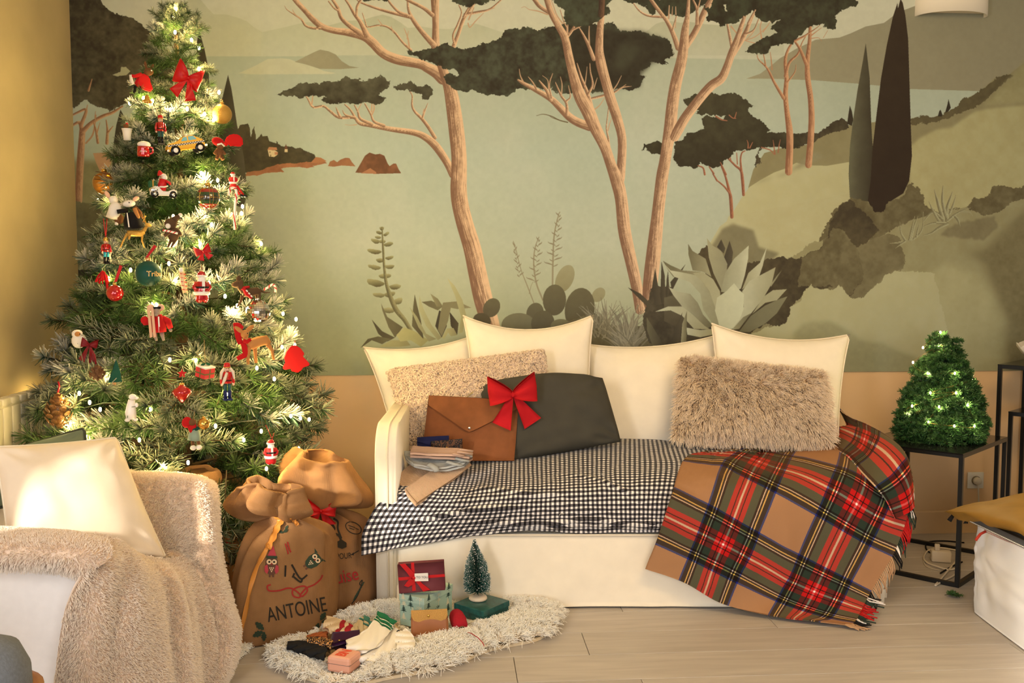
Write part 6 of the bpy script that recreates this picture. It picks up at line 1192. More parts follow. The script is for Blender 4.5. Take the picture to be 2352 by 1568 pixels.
o = Orn('bauble', 'small gold glass bauble held by the felt mouse in a green skirt', 468, 973, 'bauble', .10); o.lathe('globe', M_gold, ballprof(14, 12), seg=20); o.lathe('cap', M_gold, [(0, 13), (4, 13), (4, 17), (0, 18)])
# red bow near the top
bow('fabric_bow', 'big red satin bow near the top of the tall tree', tree_front(431, 180, .06), .105, mat('red_satin', (196, 22, 26), rough=.4, sheen=.2), roll=-.35, tail_len=1.15, sy=1.5)
# felt tree, gift, felt deer
o = Orn('felt_tree', 'flat red felt fir tree hanging at the right edge of the tree', 677, 824, lift=.11); o.prism('shape', M_redf, [(2, -32), (14, -24), (22, -12), (20, -7), (16, -6), (34, 12), (32, 17), (16, 20), (16, 26), (6, 32), (-8, 28), (-8, 21), (-24, 24), (-28, 19), (-20, 8), (-24, -2), (-18, -18), (-8, -30)], 7, bev=1.2); o.hang(M_redr, -42, 2, -31)
o = Orn('felt_tree', 'flat dark green felt fir tree on the lower left of the tree', 261, 856, lift=.05); o.prism('shape', M_grnf, [(6, -30), (12, -12), (11, -10), (16, 6), (14, 9), (18, 22), (-12, 22), (-10, 16), (-6, 10), (-8, 6), (0, -8), (-1, -12)], 6, bev=1); o.prism('stem', mat('bead_wood', (200, 150, 100), rough=.6), [(-3, 22), (4, 22), (4, 28), (-3, 28)], 6)
o = Orn('gift_ornament', 'small red gift box ornament with snow lid and a green bow', 471, 852, lift=.06, roll=.05)
R_box = o.R @ Matrix.Rotation(math.radians(32), 3, 'Y') @ Matrix.Rotation(math.radians(14), 3, 'X')
bm = bmesh.new(); add_box(bm, o.L(0, 2, 0), (30 * o.k, 24 * o.k, 30 * o.k), R_box, bevel=.6 * o.k); bm_obj('box', bm, mat('coral_red', (214, 60, 62), rough=.5), o.root, smooth=False)
bm = bmesh.new(); add_box(bm, Vector(o.L(0, 2, 0)) + R_box @ Vector((0, 13.4 * o.k, 0)), (32 * o.k, 4 * o.k, 32 * o.k), R_box, bevel=1.2 * o.k); bm_obj('lid', bm, M_wht, o.root)
bm = bmesh.new()
for a in (0, 1): add_box(bm, o.L(0, 2, 0), ((30.6, 24.4, 3.2) if a else (3.2, 24.4, 30.6))[0:1] and tuple(q * o.k for q in ((30.8, 24.2, 3.4) if a else (3.4, 24.2, 30.8))), R_box)
add_box(bm, o.L(0, 3, 0), tuple(q * o.k for q in (30.8, 3.2, 30.8)), R_box); bm_obj('band', bm, mat('olive_band', (112, 104, 58), rough=.5), o.root, smooth=False)
for s_ in (-1, 1): o.ell('bow_loop', M_grng, (s_ * 6 + 2, -16, 2), (6, 3, 3), s_ * .4)
o.tube('hanger', M_string, [(2, -16, 0), (-16, -44, 0)], .7, 5); o.tube('hanger', M_string, [(2, -16, 0), (3, -72, 0)], .7, 5)
def quadruped(o, m, body, neck, head, legs, ear=None, tail=None, r=1.0):
    o.tube('body', m, body[0], body[1], 12); o.tube('neck', m, neck[0], neck[1], 10); o.ell('head', m, *head[:2], rot=head[2] if len(head) > 2 else 0)
    for l in legs: o.tube('leg', m, l[0], l[1], 8)
    for e_ in ear or (): o.ell('ear', m, *e_)
    if tail: o.tube('tail', m, tail[0], tail[1], 6)
o = Orn('felt_deer', 'tan felt deer in a red pointed bonnet and scarf, right of the tree', 582, 792, lift=.075)
quadruped(o, M_tan, ([(-14, -4, 0), (-4, -2, 0), (14, -8, 0), (28, -10, 0), (36, -2, 0)], [8, 13, 12, 12, 6]), ([(-10, -4, 2), (-20, -18, 4)], [9, 6]), ((-20, -26, 6), (9, 10, 9), .3), [([(-10, 4, 4), (-13, 22, 4), (-14, 44, 4)], [5, 4, 3.5]), ([(4, 4, -4), (5, 24, -4), (6, 42, -4)], [5, 4, 3.5]), ([(32, -2, 0), (42, 14, 2), (45, 36, 2)], [6, 4, 3])], [((-32, -36, 2), (5, 13, 3), -.9), ((-8, -38, 2), (5, 12, 3), .9)])
o.prism('bonnet', M_redf, [(-44, -52), (-30, -52), (-20, -42), (-26, -36), (-28, -14), (-20, -4), (-34, -2), (-40, -20)], 9, z=-2, bev=1.5); o.tube('scarf', M_redf, [(-24, -12, 8), (-16, -8, 10), (-8, -14, 8)], [4, 5, 4]); o.prism('scarf_tail', M_redf, [(-30, -6), (-18, -10), (-12, 18), (-18, 28), (-36, 34), (-40, 26), (-24, 18)], 5, z=5, bev=1); o.ell('eye', M_eye, (-15, -28, 14), (1.4, 1.6, 1))
o = Orn('felt_dog', 'dark brown felt dog with a red patterned scarf above the mirror ball', 572, 668, lift=.07)
quadruped(o, mat('dark_brown_felt', (88, 66, 44), rough=.95, sheen=.3), ([(-14, 4, 0), (0, 4, 0), (18, 0, 0), (26, 4, 0)], [9, 10, 9, 6]), ([(-12, 2, 0), (-22, -12, 0)], [8, 7]), ((-26, -16, 2), (14, 8, 8), -.25), [([(-16, 10, 3), (-20, 24, 3), (-28, 36, 3)], [4, 3, 2]), ([(16, 6, -3), (19, 22, -3), (18, 38, -3)], [4, 3, 2.2]), ([(22, 6, 3), (23, 20, 3), (21, 36, 3)], [4, 3, 2.2])], [((-20, -14, 8), (6, 12, 3), .2), ((-22, -27, -2), (6, 8, 4), 0)], ([(26, 0, 0), (36, 4, 0), (48, 4, 0)], [2.5, 2, 1]))
o.tube('scarf', mat('scarf_red', (190, 30, 34), rough=.9), [(-14, -6, 8), (-8, 6, 11), (4, 16, 8)], [4, 5, 4]); o.tube('collar', mat('scarf_red', (190, 30, 34)), [(-20, -4, 6), (-12, -8, 7), (0, -9, 2)], 3)
for q in range(3): o.prism('stripe', M_whf, [(-11 + q * 5, -2 + q * 6), (-8 + q * 5, -3 + q * 6), (-5 + q * 5, 1 + q * 6), (-8 + q * 5, 2 + q * 6)], 1, z=15.5)
o = Orn('glitter_deer', 'small gold glitter deer with antlers beside the black coated mouse', 316, 534, lift=.06)
quadruped(o, M_goldg, ([(-22, 2, 0), (-8, 2, 0), (8, 2, 0), (14, -2, 0)], [6, 7, 7, 5]), ([(12, -2, 0), (20, -14, 0)], [5, 3.5]), ((24, -18, 0), (8, 4.5, 4), .2), [([(-22, 4, 0), (-30, 16, 0), (-38, 34, 0)], [4, 2, 1.5]), ([(-18, 6, 3), (-20, 16, 3)], [3, 2]), ([(10, 6, 0), (9, 18, 0), (14, 34, 0)], [3, 2, 1.4])], [((17, -25, 0), (2, 4, 1.5), -.6)])
for s_ in (-1, 1): o.tube('antler', M_gold, [(18, -22, s_), (14 + s_ * 2, -34, s_ * 3), (10 + s_ * 4, -44, s_ * 4)], [1, .9, .5], 5); o.tube('antler', M_gold, [(14 + s_ * 2, -32, s_ * 3), (20, -40, s_ * 3)], [.8, .4], 5)
# santas and soldiers
def santa(o, h, m=M_redg, belt=True):
    o.lathe('coat', m, [(0, -h * .5), (h * .19, -h * .5), (h * .22, -h * .42), (h * .20, -h * .30), (h * .25, -h * .15), (h * .22, h * .08), (h * .13, h * .2), (0, h * .22)], seg=18)
    o.lathe('fur_trim', M_wht, [(h * .19, -h * .30), (h * .26, -h * .28), (h * .27, -h * .19), (h * .22, -h * .16), (h * .18, -h * .2)], seg=18); o.prism('front_trim', M_wht, [(-h * .03, -h * .2), (h * .06, -h * .2), (h * .06, h * .2), (-h * .03, h * .2)], h * .04, z=h * .225, bev=h * .01)
    o.ell('head', M_skin, (0, -h * .28, 0), (h * .13, h * .13, h * .13)); o.ell('beard', M_wht, (h * .0, -h * .20, h * .08), (h * .14, h * .13, h * .09)); o.lathe('hat', m, [(h * .14, h * .33), (h * .15, h * .37), (h * .10, h * .47), (0, h * .5)], seg=16); o.lathe('hat_trim', M_wht, [(h * .12, h * .30), (h * .17, h * .31), (h * .17, h * .36), (h * .12, h * .37)], seg=16)
    if belt: o.lathe('belt', M_blg, [(h * .225, -h * .07), (h * .25, -h * .07), (h * .25, -h * .005), (h * .225, -h * .005)], seg=18)
    for s_ in (-1, 1): o.tube('arm', m, [(s_ * h * .17, -h * .12, 0), (s_ * h * .25, h * .04, h * .04), (s_ * h * .19, h * .12, h * .14)], [h * .07, h * .075, h * .06]); o.ell('boot', M_blg if not belt else M_redg, (s_ * h * .09, h * .49, h * .04), (h * .09, h * .06, h * .12))
    for s_ in (-1, 1): o.ell('eye', M_eye, (s_ * h * .05, -h * .30, h * .12), (h * .014, h * .016, h * .01), seg=8, rings=6)
o = Orn('santa_ornament', 'glass santa ornament with black belt in the centre of the tree', 463, 657, lift=.06); santa(o, 70); o.hang(M_string, -50, 2, -34)
o = Orn('santa_ornament', 'small red santa ornament low on the right of the tree', 622, 1036, lift=.07); santa(o, 56, mat('red_paint', (196, 30, 32), rough=.5)); o.tube('hanger', M_redr, [(4, -28, 0), (-10, -62, 0)], .8, 5); o.tube('hanger', M_redr, [(4, -28, 0), (8, -42, 0)], .8, 5)
o = Orn('santa_ornament', 'little sitting santa figure with red legs, above the candy cane', 535, 412, lift=.06); santa(o, 34, mat('red_paint', (196, 30, 32), rough=.5), belt=False)
for s_ in (0, 8): o.tube('leg', mat('red_paint', (196, 30, 32)), [(0 + s_, 14, 2), (8 + s_, 26, 4), (14 + s_, 34, 4)], [3, 2.4, 2.2]); o.ell('shoe', M_blg, (18 + s_, 36, 4), (6, 3, 3), .3)
def soldier(o, h, coat, trousers, boots, hat, hair=None):
    w = h * .12
    o.lathe('coat', coat, [(0, -h * .02), (w * .9, -h * .02), (w * .8, h * .1), (w * .95, h * .26), (0, h * .28)], seg=14); o.ell('head', M_skin, (0, -h * .33, 0), (w * .62, w * .68, w * .62)); o.lathe('hat', hat, [(w * .66, h * .38), (w * .72, h * .39), (w * .6, h * .48), (w * .3, h * .5), (0, h * .5)], seg=14); o.lathe('hat_band', M_gold, [(w * .68, h * .37), (w * .76, h * .37), (w * .76, h * .395), (w * .68, h * .395)], seg=14)
    o.lathe('belt', M_blg, [(w * .84, h * .04), (w * .92, h * .04), (w * .92, h * .065), (w * .84, h * .065)], seg=14)
    for s_ in (-1, 1):
        o.tube('leg', trousers, [(s_ * w * .45, 0, 0), (s_ * w * .45, h * .22, 0)], w * .38); o.tube('boot', boots, [(s_ * w * .45, h * .2, 0), (s_ * w * .45, h * .40, 0)], w * .4); o.tube('arm', coat, [(s_ * w * .95, -h * .24, 0), (s_ * w * 1.25, -h * .1, 0), (s_ * w * 1.2, h * .02, w * .3)], w * .3); o.ell('hand', M_skin, (s_ * w * 1.2, h * .05, w * .3), (w * .26,) * 3); o.ell('eye', M_eye, (s_ * w * .22, -h * .35, w * .58), (w * .08, w * .1, w * .05), seg=8, rings=6)
    o.prism('mouth', M_blg, [(-w * .3, -h * .30), (w * .3, -h * .30), (w * .22, -h * .285), (-w * .22, -h * .285)], w * .1, z=w * .6)
    for q in range(3): o.ell('button', M_gold, (0, -h * .22 + q * h * .06, w * .9), (w * .1,) * 3, seg=8, rings=6)
    o.prism('plinth', boots, [(-w * .9, h * .40), (w * .9, h * .40), (w * .9, h * .45), (-w * .9, h * .45)], w * 1.4)
M_navyp = mat('navy_paint', (24, 32, 84), rough=.5); M_tealp = mat('teal_paint', (40, 88, 84), rough=.4); M_redp = mat('red_enamel', (200, 30, 34), rough=.35)
o = Orn('nutcracker_ornament', 'wooden nutcracker ornament with white hair and red jacket, low on the tree', 522, 878, lift=.07); soldier(o, 92, M_redp, M_tealp, M_navyp, M_redp)
for s_ in (-1, 1): o.tube('hair', mat('white_fur_hair', (232, 220, 196), rough=.95), [(s_ * 6, -34, 2), (s_ * 13, -24, 3), (s_ * 15, -8, 4)], [3, 4, 2])
o.tube('beard', mat('white_fur_hair', (232, 220, 196)), [(-2, -24, 9), (-8, -8, 11), (-14, 6, 9)], [3, 4, 1.5])
o = Orn('nutcracker_ornament', 'glossy red and green nutcracker ornament left of the yellow taxi', 369, 300, lift=.05); soldier(o, 70, M_redg, M_tealp, M_blg, M_redp); o.hang(top=-52, frm=-34)
o = Orn('soldier_ornament', 'red and gold toy soldier ornament at the left edge of the tree', 244, 577, lift=.05); soldier(o, 64, M_redg, mat('turquoise_glass', (40, 150, 170), rough=.2), M_blg, M_gold)
for s_ in (-4, 4): o.tube('ribbon', M_redr, [(0, -32, 0), (s_, -74, 0)], 1, 5)
# taxi
o = Orn('taxi_ornament', 'yellow checker taxi ornament of painted tin', 425, 331, lift=.075, roll=.20)
o.prism('body', M_yel, [(-42, 12), (-43, 2), (-38, -4), (-14, -6), (-6, -16), (20, -17), (28, -7), (40, -5), (42, 8), (40, 12)], 30, bev=2.5)
for q in ([(-11, -6), (-5, -14), (3, -14.5), (3, -6)], [(6, -6), (6, -14.5), (18, -15), (24, -7)]): o.prism('window', mat('taxi_glass', (120, 190, 200), rough=.15), q, 31, bev=.3)
o.prism('stripe', mat('taxi_white', (238, 230, 214), rough=.4), [(-41, -1), (40, -2), (40, 2), (-41, 3)], 30.6)
bm = bmesh.new()
for q in range(27):
    for j in range(2):
        if (q + j) % 2: x0 = -40 + q * 2.95; y0 = -1 + j * 2 - q * .04; add_prism(bm, [(a * o.k, -b * o.k) for a, b in ((x0, y0), (x0 + 2.95, y0), (x0 + 2.95, y0 + 2), (x0, y0 + 2))], 31.4 * o.k, o.M)
bm_obj('check_band', bm, M_blg, o.root, smooth=False)['kind'] = 'stuff'
for x_ in (-27, 28):
    for z_ in (-12, 13): o.lathe('tyre', M_blg, [(0, -3)] + [(10, -3), (11, -1), (11, 1), (10, 3), (0, 3)], (x_, 12, z_), wheel=True)
for x_ in (-27, 28): o.ell('hubcap', M_wht, (x_, 12, 17), (5.5, 5.5, 1.5))
o.prism('bumper', M_chr, [(-45, 8), (-40, 8), (-40, 13), (-45, 13)], 28, bev=1); o.prism('bumper', M_chr, [(40, 6), (46, 6), (46, 11), (40, 11)], 28, bev=1); o.tube('roof_sign', M_chr, [(2, -17, 0), (12, -18, 0)], 3); o.hang(top=-40, frm=-18)
# santa on a scooter
o = Orn('scooter_santa', 'santa riding a white scooter, hung left of centre', 375, 430, lift=.07)
o.prism('fairing', M_wht, [(-30, 14), (-27, 2), (-16, -3), (-6, 2), (-4, 12), (10, 12), (18, 4), (26, 4), (30, 12), (28, 18), (-28, 20)], 14, bev=2.5)
for x_ in (-20, 20): o.lathe('wheel', M_blg, [(0, -3), (8, -3), (9, 0), (8, 3), (0, 3)], (x_, 16, 4), wheel=True); o.ell('hub', M_chr, (x_, 16, 8), (4, 4, 2))
o.ell('rear_shell', M_chr, (-19, 7, 0), (13, 9, 8)); o.ell('front_mudguard', M_chr, (22, 10, 0), (9, 7, 5)); o.tube('body', M_redp, [(-2, 8, 0), (-2, -6, 0), (0, -18, 0)], [8, 10, 8]); o.tube('arm', M_redp, [(4, -14, 6), (12, -10, 8), (14, -6, 6)], 3); o.ell('head', M_skin, (0, -26, 0), (6, 6, 6)); o.ell('beard', M_wht, (3, -22, 3), (6, 6, 5)); o.lathe('hat', M_redp, [(6.5, 27), (6, 31), (3, 37), (0, 39)], rot=-.2); o.lathe('hat_trim', M_wht, [(5, 26), (7.5, 26), (7.5, 29), (5, 29)]); o.tube('belt', M_wht, [(-10, 0, 8), (0, 0, 11), (8, -3, 8)], 1.8)
o.prism('sack', M_grng, [(-32, -14), (-14, -14), (-14, 2), (-32, 2)], 12, z=-4, bev=2); o.prism('gift_band', M_gold, [(-24, -14.5), (-21, -14.5), (-21, 2), (-24, 2)], 12.6, z=-4); o.ell('windshield', M_grng, (12, -8, 0), (4, 9, 7))
# felt mice
o = Orn('felt_mouse', 'grey felt mouse in a red coat holding skis', 362, 742, lift=.08)
o.lathe('coat', M_redf, [(0, -22), (19, -20), (19, -8), (15, 8), (10, 20), (0, 22)], seg=16); o.ell('head', M_gryf, (-4, -26, 4), (10, 11, 10)); o.ell('muzzle', M_gryf, (-6, -20, 12), (5, 4, 5))
for x_, c_ in ((-14, M_skin), (8, M_skin)): o.ell('ear', c_, (x_, -36, 2), (8, 8, 3))
o.prism('goggles', M_blg, [(-14, -38), (6, -39), (6, -33), (-14, -32)], 5, z=8, bev=1)
for s_, e_ in ((-1, (-32, -2, 8)), (1, (28, 12, 2))): o.tube('sleeve', M_redf, [(s_ * 10, -12, 0), (s_ * 22, -4, 4), e_], [7, 8, 6])
o.ell('mitten', M_redf, (-30, -8, 10), (9, 9, 6)); o.ell('hand', M_gryf, (28, 17, 2), (4, 4, 4))
for s_ in (-8, 8): o.tube('leg', M_gryf, [(s_, 20, 0), (s_ + 2, 30, 0), (s_ + 4, 40, 3)], [6, 4.5, 3])
for x_, t_ in ((-26, .0), (-18, .06)): o.prism('ski', mat('ski_wood', (226, 178, 140), rough=.5), [(x_, -38), (x_ + 3, -44), (x_ + 6, -34), (x_ + 10, 30), (x_ + 4, 32)], 2, z=16 - x_ * .1, bev=.4)
o.prism('zip', M_whf, [(-3, -16), (0, -16), (1, 20), (-2, 20)], 1.5, z=18)
o = Orn('felt_mouse', 'felt mouse with a red hood and pale green skirt hugging a gold bauble', 445, 990, lift=.08)
o.lathe('skirt', mat('sage_felt', (140, 158, 140), rough=.95, sheen=.3), [(0, -18), (15, -17), (14, -6), (9, 8), (0, 9)], (2, 4, 0), rot=.12); o.ell('torso', M_grnf, (0, -4, 0), (10, 8, 8)); o.ell('head', M_brf, (-4, -22, 5), (9, 8, 8)); o.ell('hood', M_redf, (-15, -22, 0), (11, 13, 9), .3); o.prism('scarf', M_redf, [(-16, -14), (4, -22), (6, -6), (-8, 4)], 8, z=3, bev=1.5); o.tube('arm', M_grnf, [(2, -4, 6), (12, -10, 10), (22, -10, 10)], [4, 4, 3])
for s_ in (-4, 9): o.tube('leg', M_brf, [(s_, 22, 0), (s_ + 2, 32, 0)], 4); o.ell('shoe', M_whf, (s_ + 1, 38, 4), (7, 6, 8))
o.hang(top=-44, frm=-30)
o = Orn('felt_mouse', 'white felt mouse in a long black coat and brown scarf, upper left', 292, 494, lift=.07)
o.lathe('coat', M_blk, [(0, -34), (22, -30), (20, -10), (12, 6), (0, 8)], (10, 0, 0), rot=-.15); o.ell('head', M_whf, (4, -26, 4), (14, 8, 9), -.15); o.ell('ear', M_skin, (20, -38, 2), (8, 5, 3), -.5); o.ell('eye', M_eye, (2, -28, 13), (1.4, 1.4, 1)); o.tube('sleeve', M_blk, [(-2, -10, 8), (-14, -8, 12), (-24, -6, 10)], 5); o.tube('scarf', M_tan, [(14, -16, 10), (20, 4, 13), (16, 18, 12)], [5, 5, 4]); o.tube('scarf', M_brf, [(16, -18, 4), (28, -6, 2), (34, 8, 0)], [5, 5, 3]); o.prism('zip', M_whf, [(-6, -4), (-4, -4), (0, 28), (-3, 28)], 1, z=20); o.tube('tail', M_tan, [(22, 28, 0), (32, 18, 2), (40, 0, 2)], [1.4, 1.2, .8])
o.ell('partner', M_whf, (-26, -10, -2), (14, 20, 10), .25)
o = Orn('felt_mouse', 'white felt mouse in a cream jumper hugging the black coated one', 262, 482, lift=.05)
o.lathe('jumper', M_whf, [(0, -22), (13, -20), (12, -4), (9, 8), (0, 10)], seg=14, rot=.3); o.ell('head', M_whf, (-2, -22, 4), (10, 10, 9)); o.ell('ear', M_skin, (-14, -34, 2), (5, 9, 3), -.5); o.tube('sleeve', M_whf, [(6, -8, 8), (18, -12, 12), (28, -14, 12)], 5); o.ell('trousers', M_brf, (10, 20, 0), (11, 12, 8)); o.tube('leg', M_whf, [(6, 24, 0), (4, 34, 0)], 4)
# squirrel in a cape
o = Orn('felt_fox', 'brown felt animal in a flared red coat with black boots, top left', 325, 190, lift=.07)
o.prism('coat', M_redf, [(2, -22), (18, -14), (20, 12), (22, 18), (6, 16), (-16, 6), (-6, -18)], 12, bev=3); o.ell('head', M_brf, (16, -26, 2), (11, 9, 8), -.3); o.ell('ear', M_brf, (10, -40, 0), (3, 9, 2), -.15); o.ell('ear', M_brf, (24, -38, 0), (3, 8, 2), .5); o.ell('eye', M_wht, (20, -28, 9), (2, 1.6, 1)); o.tube('sleeve', M_redf, [(0, -18, 2), (-14, -12, 3), (-22, -12, 3)], [5, 4, 4]); o.tube('scarf', M_whf, [(-24, -14, 3), (-22, 0, 3), (-18, 6, 3)], [3, 4, 3])
for s_ in (-14, -3): o.tube('boot', M_blk, [(s_, 8, 0), (s_ - 1, 20, 1), (s_ - 4, 24, 4)], [3.5, 3, 2.4])
o = Orn('bell_ornament', 'small brass bell below the red coated felt animal', 338, 226, lift=.05); o.lathe('bell', M_gold, [(11, -9), (11.5, -7), (6, -2), (5, 4), (2, 8), (0, 8)], seg=18); o.ell('clapper', M_gold, (0, 10, 0), (2, 2, 2))
# red figures on the right
o = Orn('felt_bear', 'small brown felt bear with a white trimmed red hood', 503, 340, lift=.06); o.ell('body', M_brf, (0, 10, 0), (9, 12, 8)); o.ell('head', M_brf, (2, -4, 4), (8, 8, 7)); o.ell('hood', M_redf, (-2, -14, 0), (14, 10, 9), .3); o.tube('hood_trim', M_whf, [(-6, -6, 10), (3, -9, 12), (10, -4, 8)], 2)
for s_ in (-1, 1): o.tube('arm', M_brf, [(s_ * 6, 6, 4), (s_ * 12, 14, 6)], 3.4); o.tube('leg', M_brf, [(s_ * 4, 18, 2), (s_ * 7, 26, 6)], 4)
o = Orn('felt_mitten', 'red felt mitten at the right edge of the upper tree', 536, 322, lift=.05); o.prism('mitten', M_redf, [(-20, 4), (-12, -10), (4, -15), (18, -10), (22, 2), (20, 12), (6, 14), (-6, 10), (-16, 10)], 10, bev=3); o.prism('thumb', M_redf, [(-22, 6), (-14, 0), (-8, 8), (-18, 16)], 8, bev=2)
o = Orn('mug_ornament', 'shiny red mug ornament topped with white foam', 329, 341, lift=.06); o.lathe('mug', M_redg, [(0, -18), (13, -18), (14, -14), (13, 0), (14, 4), (0, 4)], seg=20); o.ell('foam', M_wht, (2, -9, 0), (15, 8, 12)); o.tube('handle', M_redg, [(12, -4, 2), (20, -2, 2), (20, 8, 2), (12, 12, 2)], 2.4)
o.tube('script', M_wht, [(-10, 10, 10), (-8, 6, 11), (-6, 10, 12), (-4, 6, 13), (-2, 10, 13.6), (0, 5, 13.8), (2, 9, 13.6), (4, 7, 13.2)], .8, 5)
o = Orn('pot_ornament', 'little white pot ornament with a red bird on it, left of the tree', 292, 308, lift=.05); o.lathe('pot', M_wht, [(0, -14), (8, -14), (9, 0), (11, 10), (12, 12), (9, 12), (8, 8), (0, 8)], seg=18); o.ell('bird', M_brf, (-2, -18, 0), (6, 5, 4)); o.ell('bird_cap', M_redp, (0, -23, 0), (3, 3, 3))
# sloth with cane
o = Orn('felt_sloth', 'dark brown felt sloth holding a candy cane', 398, 528, lift=.07); o.ell('body', mat('dark_brown_felt', (88, 66, 44)), (0, 10, 0), (13, 18, 10)); o.ell('head', mat('dark_brown_felt', (88, 66, 44)), (-6, -14, 4), (14, 12, 11)); o.ell('muzzle', M_whf, (-14, -8, 12), (6, 6, 5)); o.ell('pompom', M_whf, (16, -34, 2), (5, 5, 5)); o.tube('hat', mat('dark_brown_felt', (88, 66, 44)), [(2, -22, 2), (10, -30, 2), (15, -33, 2)], [9, 5, 3])
for s_, e_ in ((-1, (-22, 14, 10)), (1, (14, 12, 12))): o.tube('arm', mat('dark_brown_felt', (88, 66, 44)), [(s_ * 8, 0, 4), (s_ * 12, 8, 10), e_], 4)
for s_ in (-6, 2): o.tube('leg', mat('dark_brown_felt', (88, 66, 44)), [(s_, 24, 2), (s_ - 8, 40, 4)], [4, 2])
def candy(o, pts, r, name='cane'):
    """white rod with a red helix."""
    pts = [Vector(p) for p in pts]; S = spline1(np.array([tuple(p) for p in pts]), 40); o.tube(name, M_wht, [tuple(q) for q in S], r)
    fr_ = frames([Vector(q) for q in S]); o.tube('stripe', M_redp, [tuple(p + (u * math.cos(k * .62) + v * math.sin(k * .62)) * r * .75) for k, (p, u, v) in enumerate(fr_)], r * .55, 6)
candy(o, [(-26, 2, 14), (-12, 4, 15), (6, 8, 14)], 2.4, 'candy_cane')
o = Orn('candy_cane', 'long red and white candy cane hanging on the right side of the tree', 540, 485, lift=.06); candy(o, [(-14, -36, 0), (-10, -50, 0), (0, -52, 0), (4, -40, 0), (0, -10, 0), (-2, 42, 0)], 2.8)
o = Orn('candy_cane', 'small striped candy cane beside the felt dog', 624, 661, lift=.05); candy(o, [(-18, 4, 0), (-8, -2, 0), (2, -8, 0), (8, -2, 0), (8, 10, 0)], 2.6)
o = Orn('stocking_ornament', 'pale striped candy stick ornament left of the glass santa', 420, 648, lift=.05); o.tube('stick', mat('cream_paint', (238, 206, 160), rough=.5), [(-2, -24, 0), (0, 0, 0), (5, 24, 0)], 6)
for q in range(5): o.tube('stripe', M_redp, [(-7 + q * .6, -20 + q * 9, 5), (6 + q * .8, -18 + q * 9, 5)], .9, 5)
o.ell('top', M_wht, (-3, -28, 0), (5, 6, 5))
o = Orn('red_tassel', 'red woollen tassel at the left edge of the tree', 236, 640, lift=.05)
for q in range(14): a = rb.uniform(-1, 1); o.tube('strand', M_redf, [(0, -18, 0), (a * 10, -6, rb.uniform(-4, 4)), (a * 16 - 2, rb.uniform(2, 12), rb.uniform(-6, 6))], 1.6, 5)
o.tube('cord', M_redf, [(2, -16, 2), (8, 10, 3), (10, 36, 3)], 3)
bow('ribbon_bow', 'narrow red ribbon bow above the glass santa', tree_front(466, 578, .05), .062, M_redr, roll=.3, tail_len=.7)
bow('ribbon_bow', 'dark red ribbon bow with long tails on the left of the tree', tree_front(205, 792, .06), .06, mat('wine_ribbon', (120, 14, 26), rough=.5), roll=-.2, tail_len=1.6)
o = Orn('star_ornament', 'small red star hung above the faceted red glass drop', 418, 858, lift=.05); o.prism('star', M_redp, [((11 if k % 2 == 0 else 4.5) * math.sin(PI * k / 5), -(11 if k % 2 == 0 else 4.5) * math.cos(PI * k / 5)) for k in range(10)], 4, bev=.6)
# white owl, polar bear
o = Orn('felt_owl', 'fluffy white felt owl at the left edge of the tree', 181, 778, lift=.05); o.ell('body', M_whf, (0, 4, 0), (16, 18, 13)); o.ell('head', M_whf, (-4, -12, 4), (12, 10, 10)); o.ell('face', M_tan, (-5, -12, 11), (7, 6, 4)); o.ell('eye', M_eye, (-1, -12, 15), (1.5, 1.5, 1)); o.ell('wing', M_whf, (12, 6, 4), (6, 13, 5), -.2)
o = Orn('polar_bear_ornament', 'white porcelain polar bear standing upright, lower left', 301, 936, lift=.07); m_ = mat('porcelain', (248, 240, 232), rough=.35, coat=.3)
o.tube('body', m_, [(-1, 26, 0), (-1, 10, 0), (0, -6, 0), (2, -18, 0)], [13, 13, 10, 8]); o.ell('head', m_, (4, -25, 2), (9, 7, 7), .15); o.ell('muzzle', m_, (12, -22, 3), (5, 4, 4)); o.ell('paw', m_, (11, -6, 6), (4, 6, 4)); o.ell('foot', m_, (-10, 28, 4), (6, 4, 6)); o.ell('foot', m_, (8, 28, 4), (6, 4, 6))
# pine cones: scales as pieces
def cone(o, h, w, m, n=52, tip=None):
    o.lathe('core', m, [(0, -h * .5), (w * .5, -h * .3), (w * .6, 0), (w * .35, h * .38), (0, h * .48)], seg=12); me = None
    for k in range(n):
        f = (k + .5) / n; yy_ = -h * .46 + h * .92 * f; rad = w * (math.sin(PI * (1 - f) ** .75)) ** .75 * .92; a = k * 2.39996
        if me is None:
            bm = bmesh.new(); add_ell(bm, (0, 0, 0), (w * .30 * o.k, w * .26 * o.k, w * .07 * o.k), 8, 5); me = bpy.data.meshes.new('scale'); bm.to_mesh(me); bm.free(); me.materials.append(m)
        s_ = bpy.data.objects.new('scale', me); c = Vector((math.sin(a) * rad, yy_, math.cos(a) * rad)); d = Vector((math.sin(a), .55, math.cos(a))).normalized()
        zax = (o.R @ Vector((d.x, -d.y, d.z))).normalized(); upv = (o.R @ Vector((math.sin(a), .9, math.cos(a)))).normalized(); xax = upv.cross(zax).normalized(); yax = zax.cross(xax)
        s_.parent = o.root; s_.matrix_local = Matrix.LocRotScale(o.L(c.x, c.y, c.z) - o.p, Matrix((xax, yax, zax)).transposed().to_quaternion(), Vector((1, 1, 1)) * (.55 + .5 * math.sin(PI * min(f * 1.1, 1)))); COL.objects.link(s_)
o = Orn('pine_cone', 'large glittering pine cone on a red string at the left edge of the tree', 134, 943, 'pine cone', lift=.07); cone(o, 86, 30, mat('glitter_cone', (140, 96, 52), rough=.3, metal=.35, noise=.35, nscale=160, bump=.8, bscale=300, coat=.5)); o.tube('hanger', M_redr, [(0, -42, 0), (4, -56, 0), (2, -68, 0)], 2, 6)
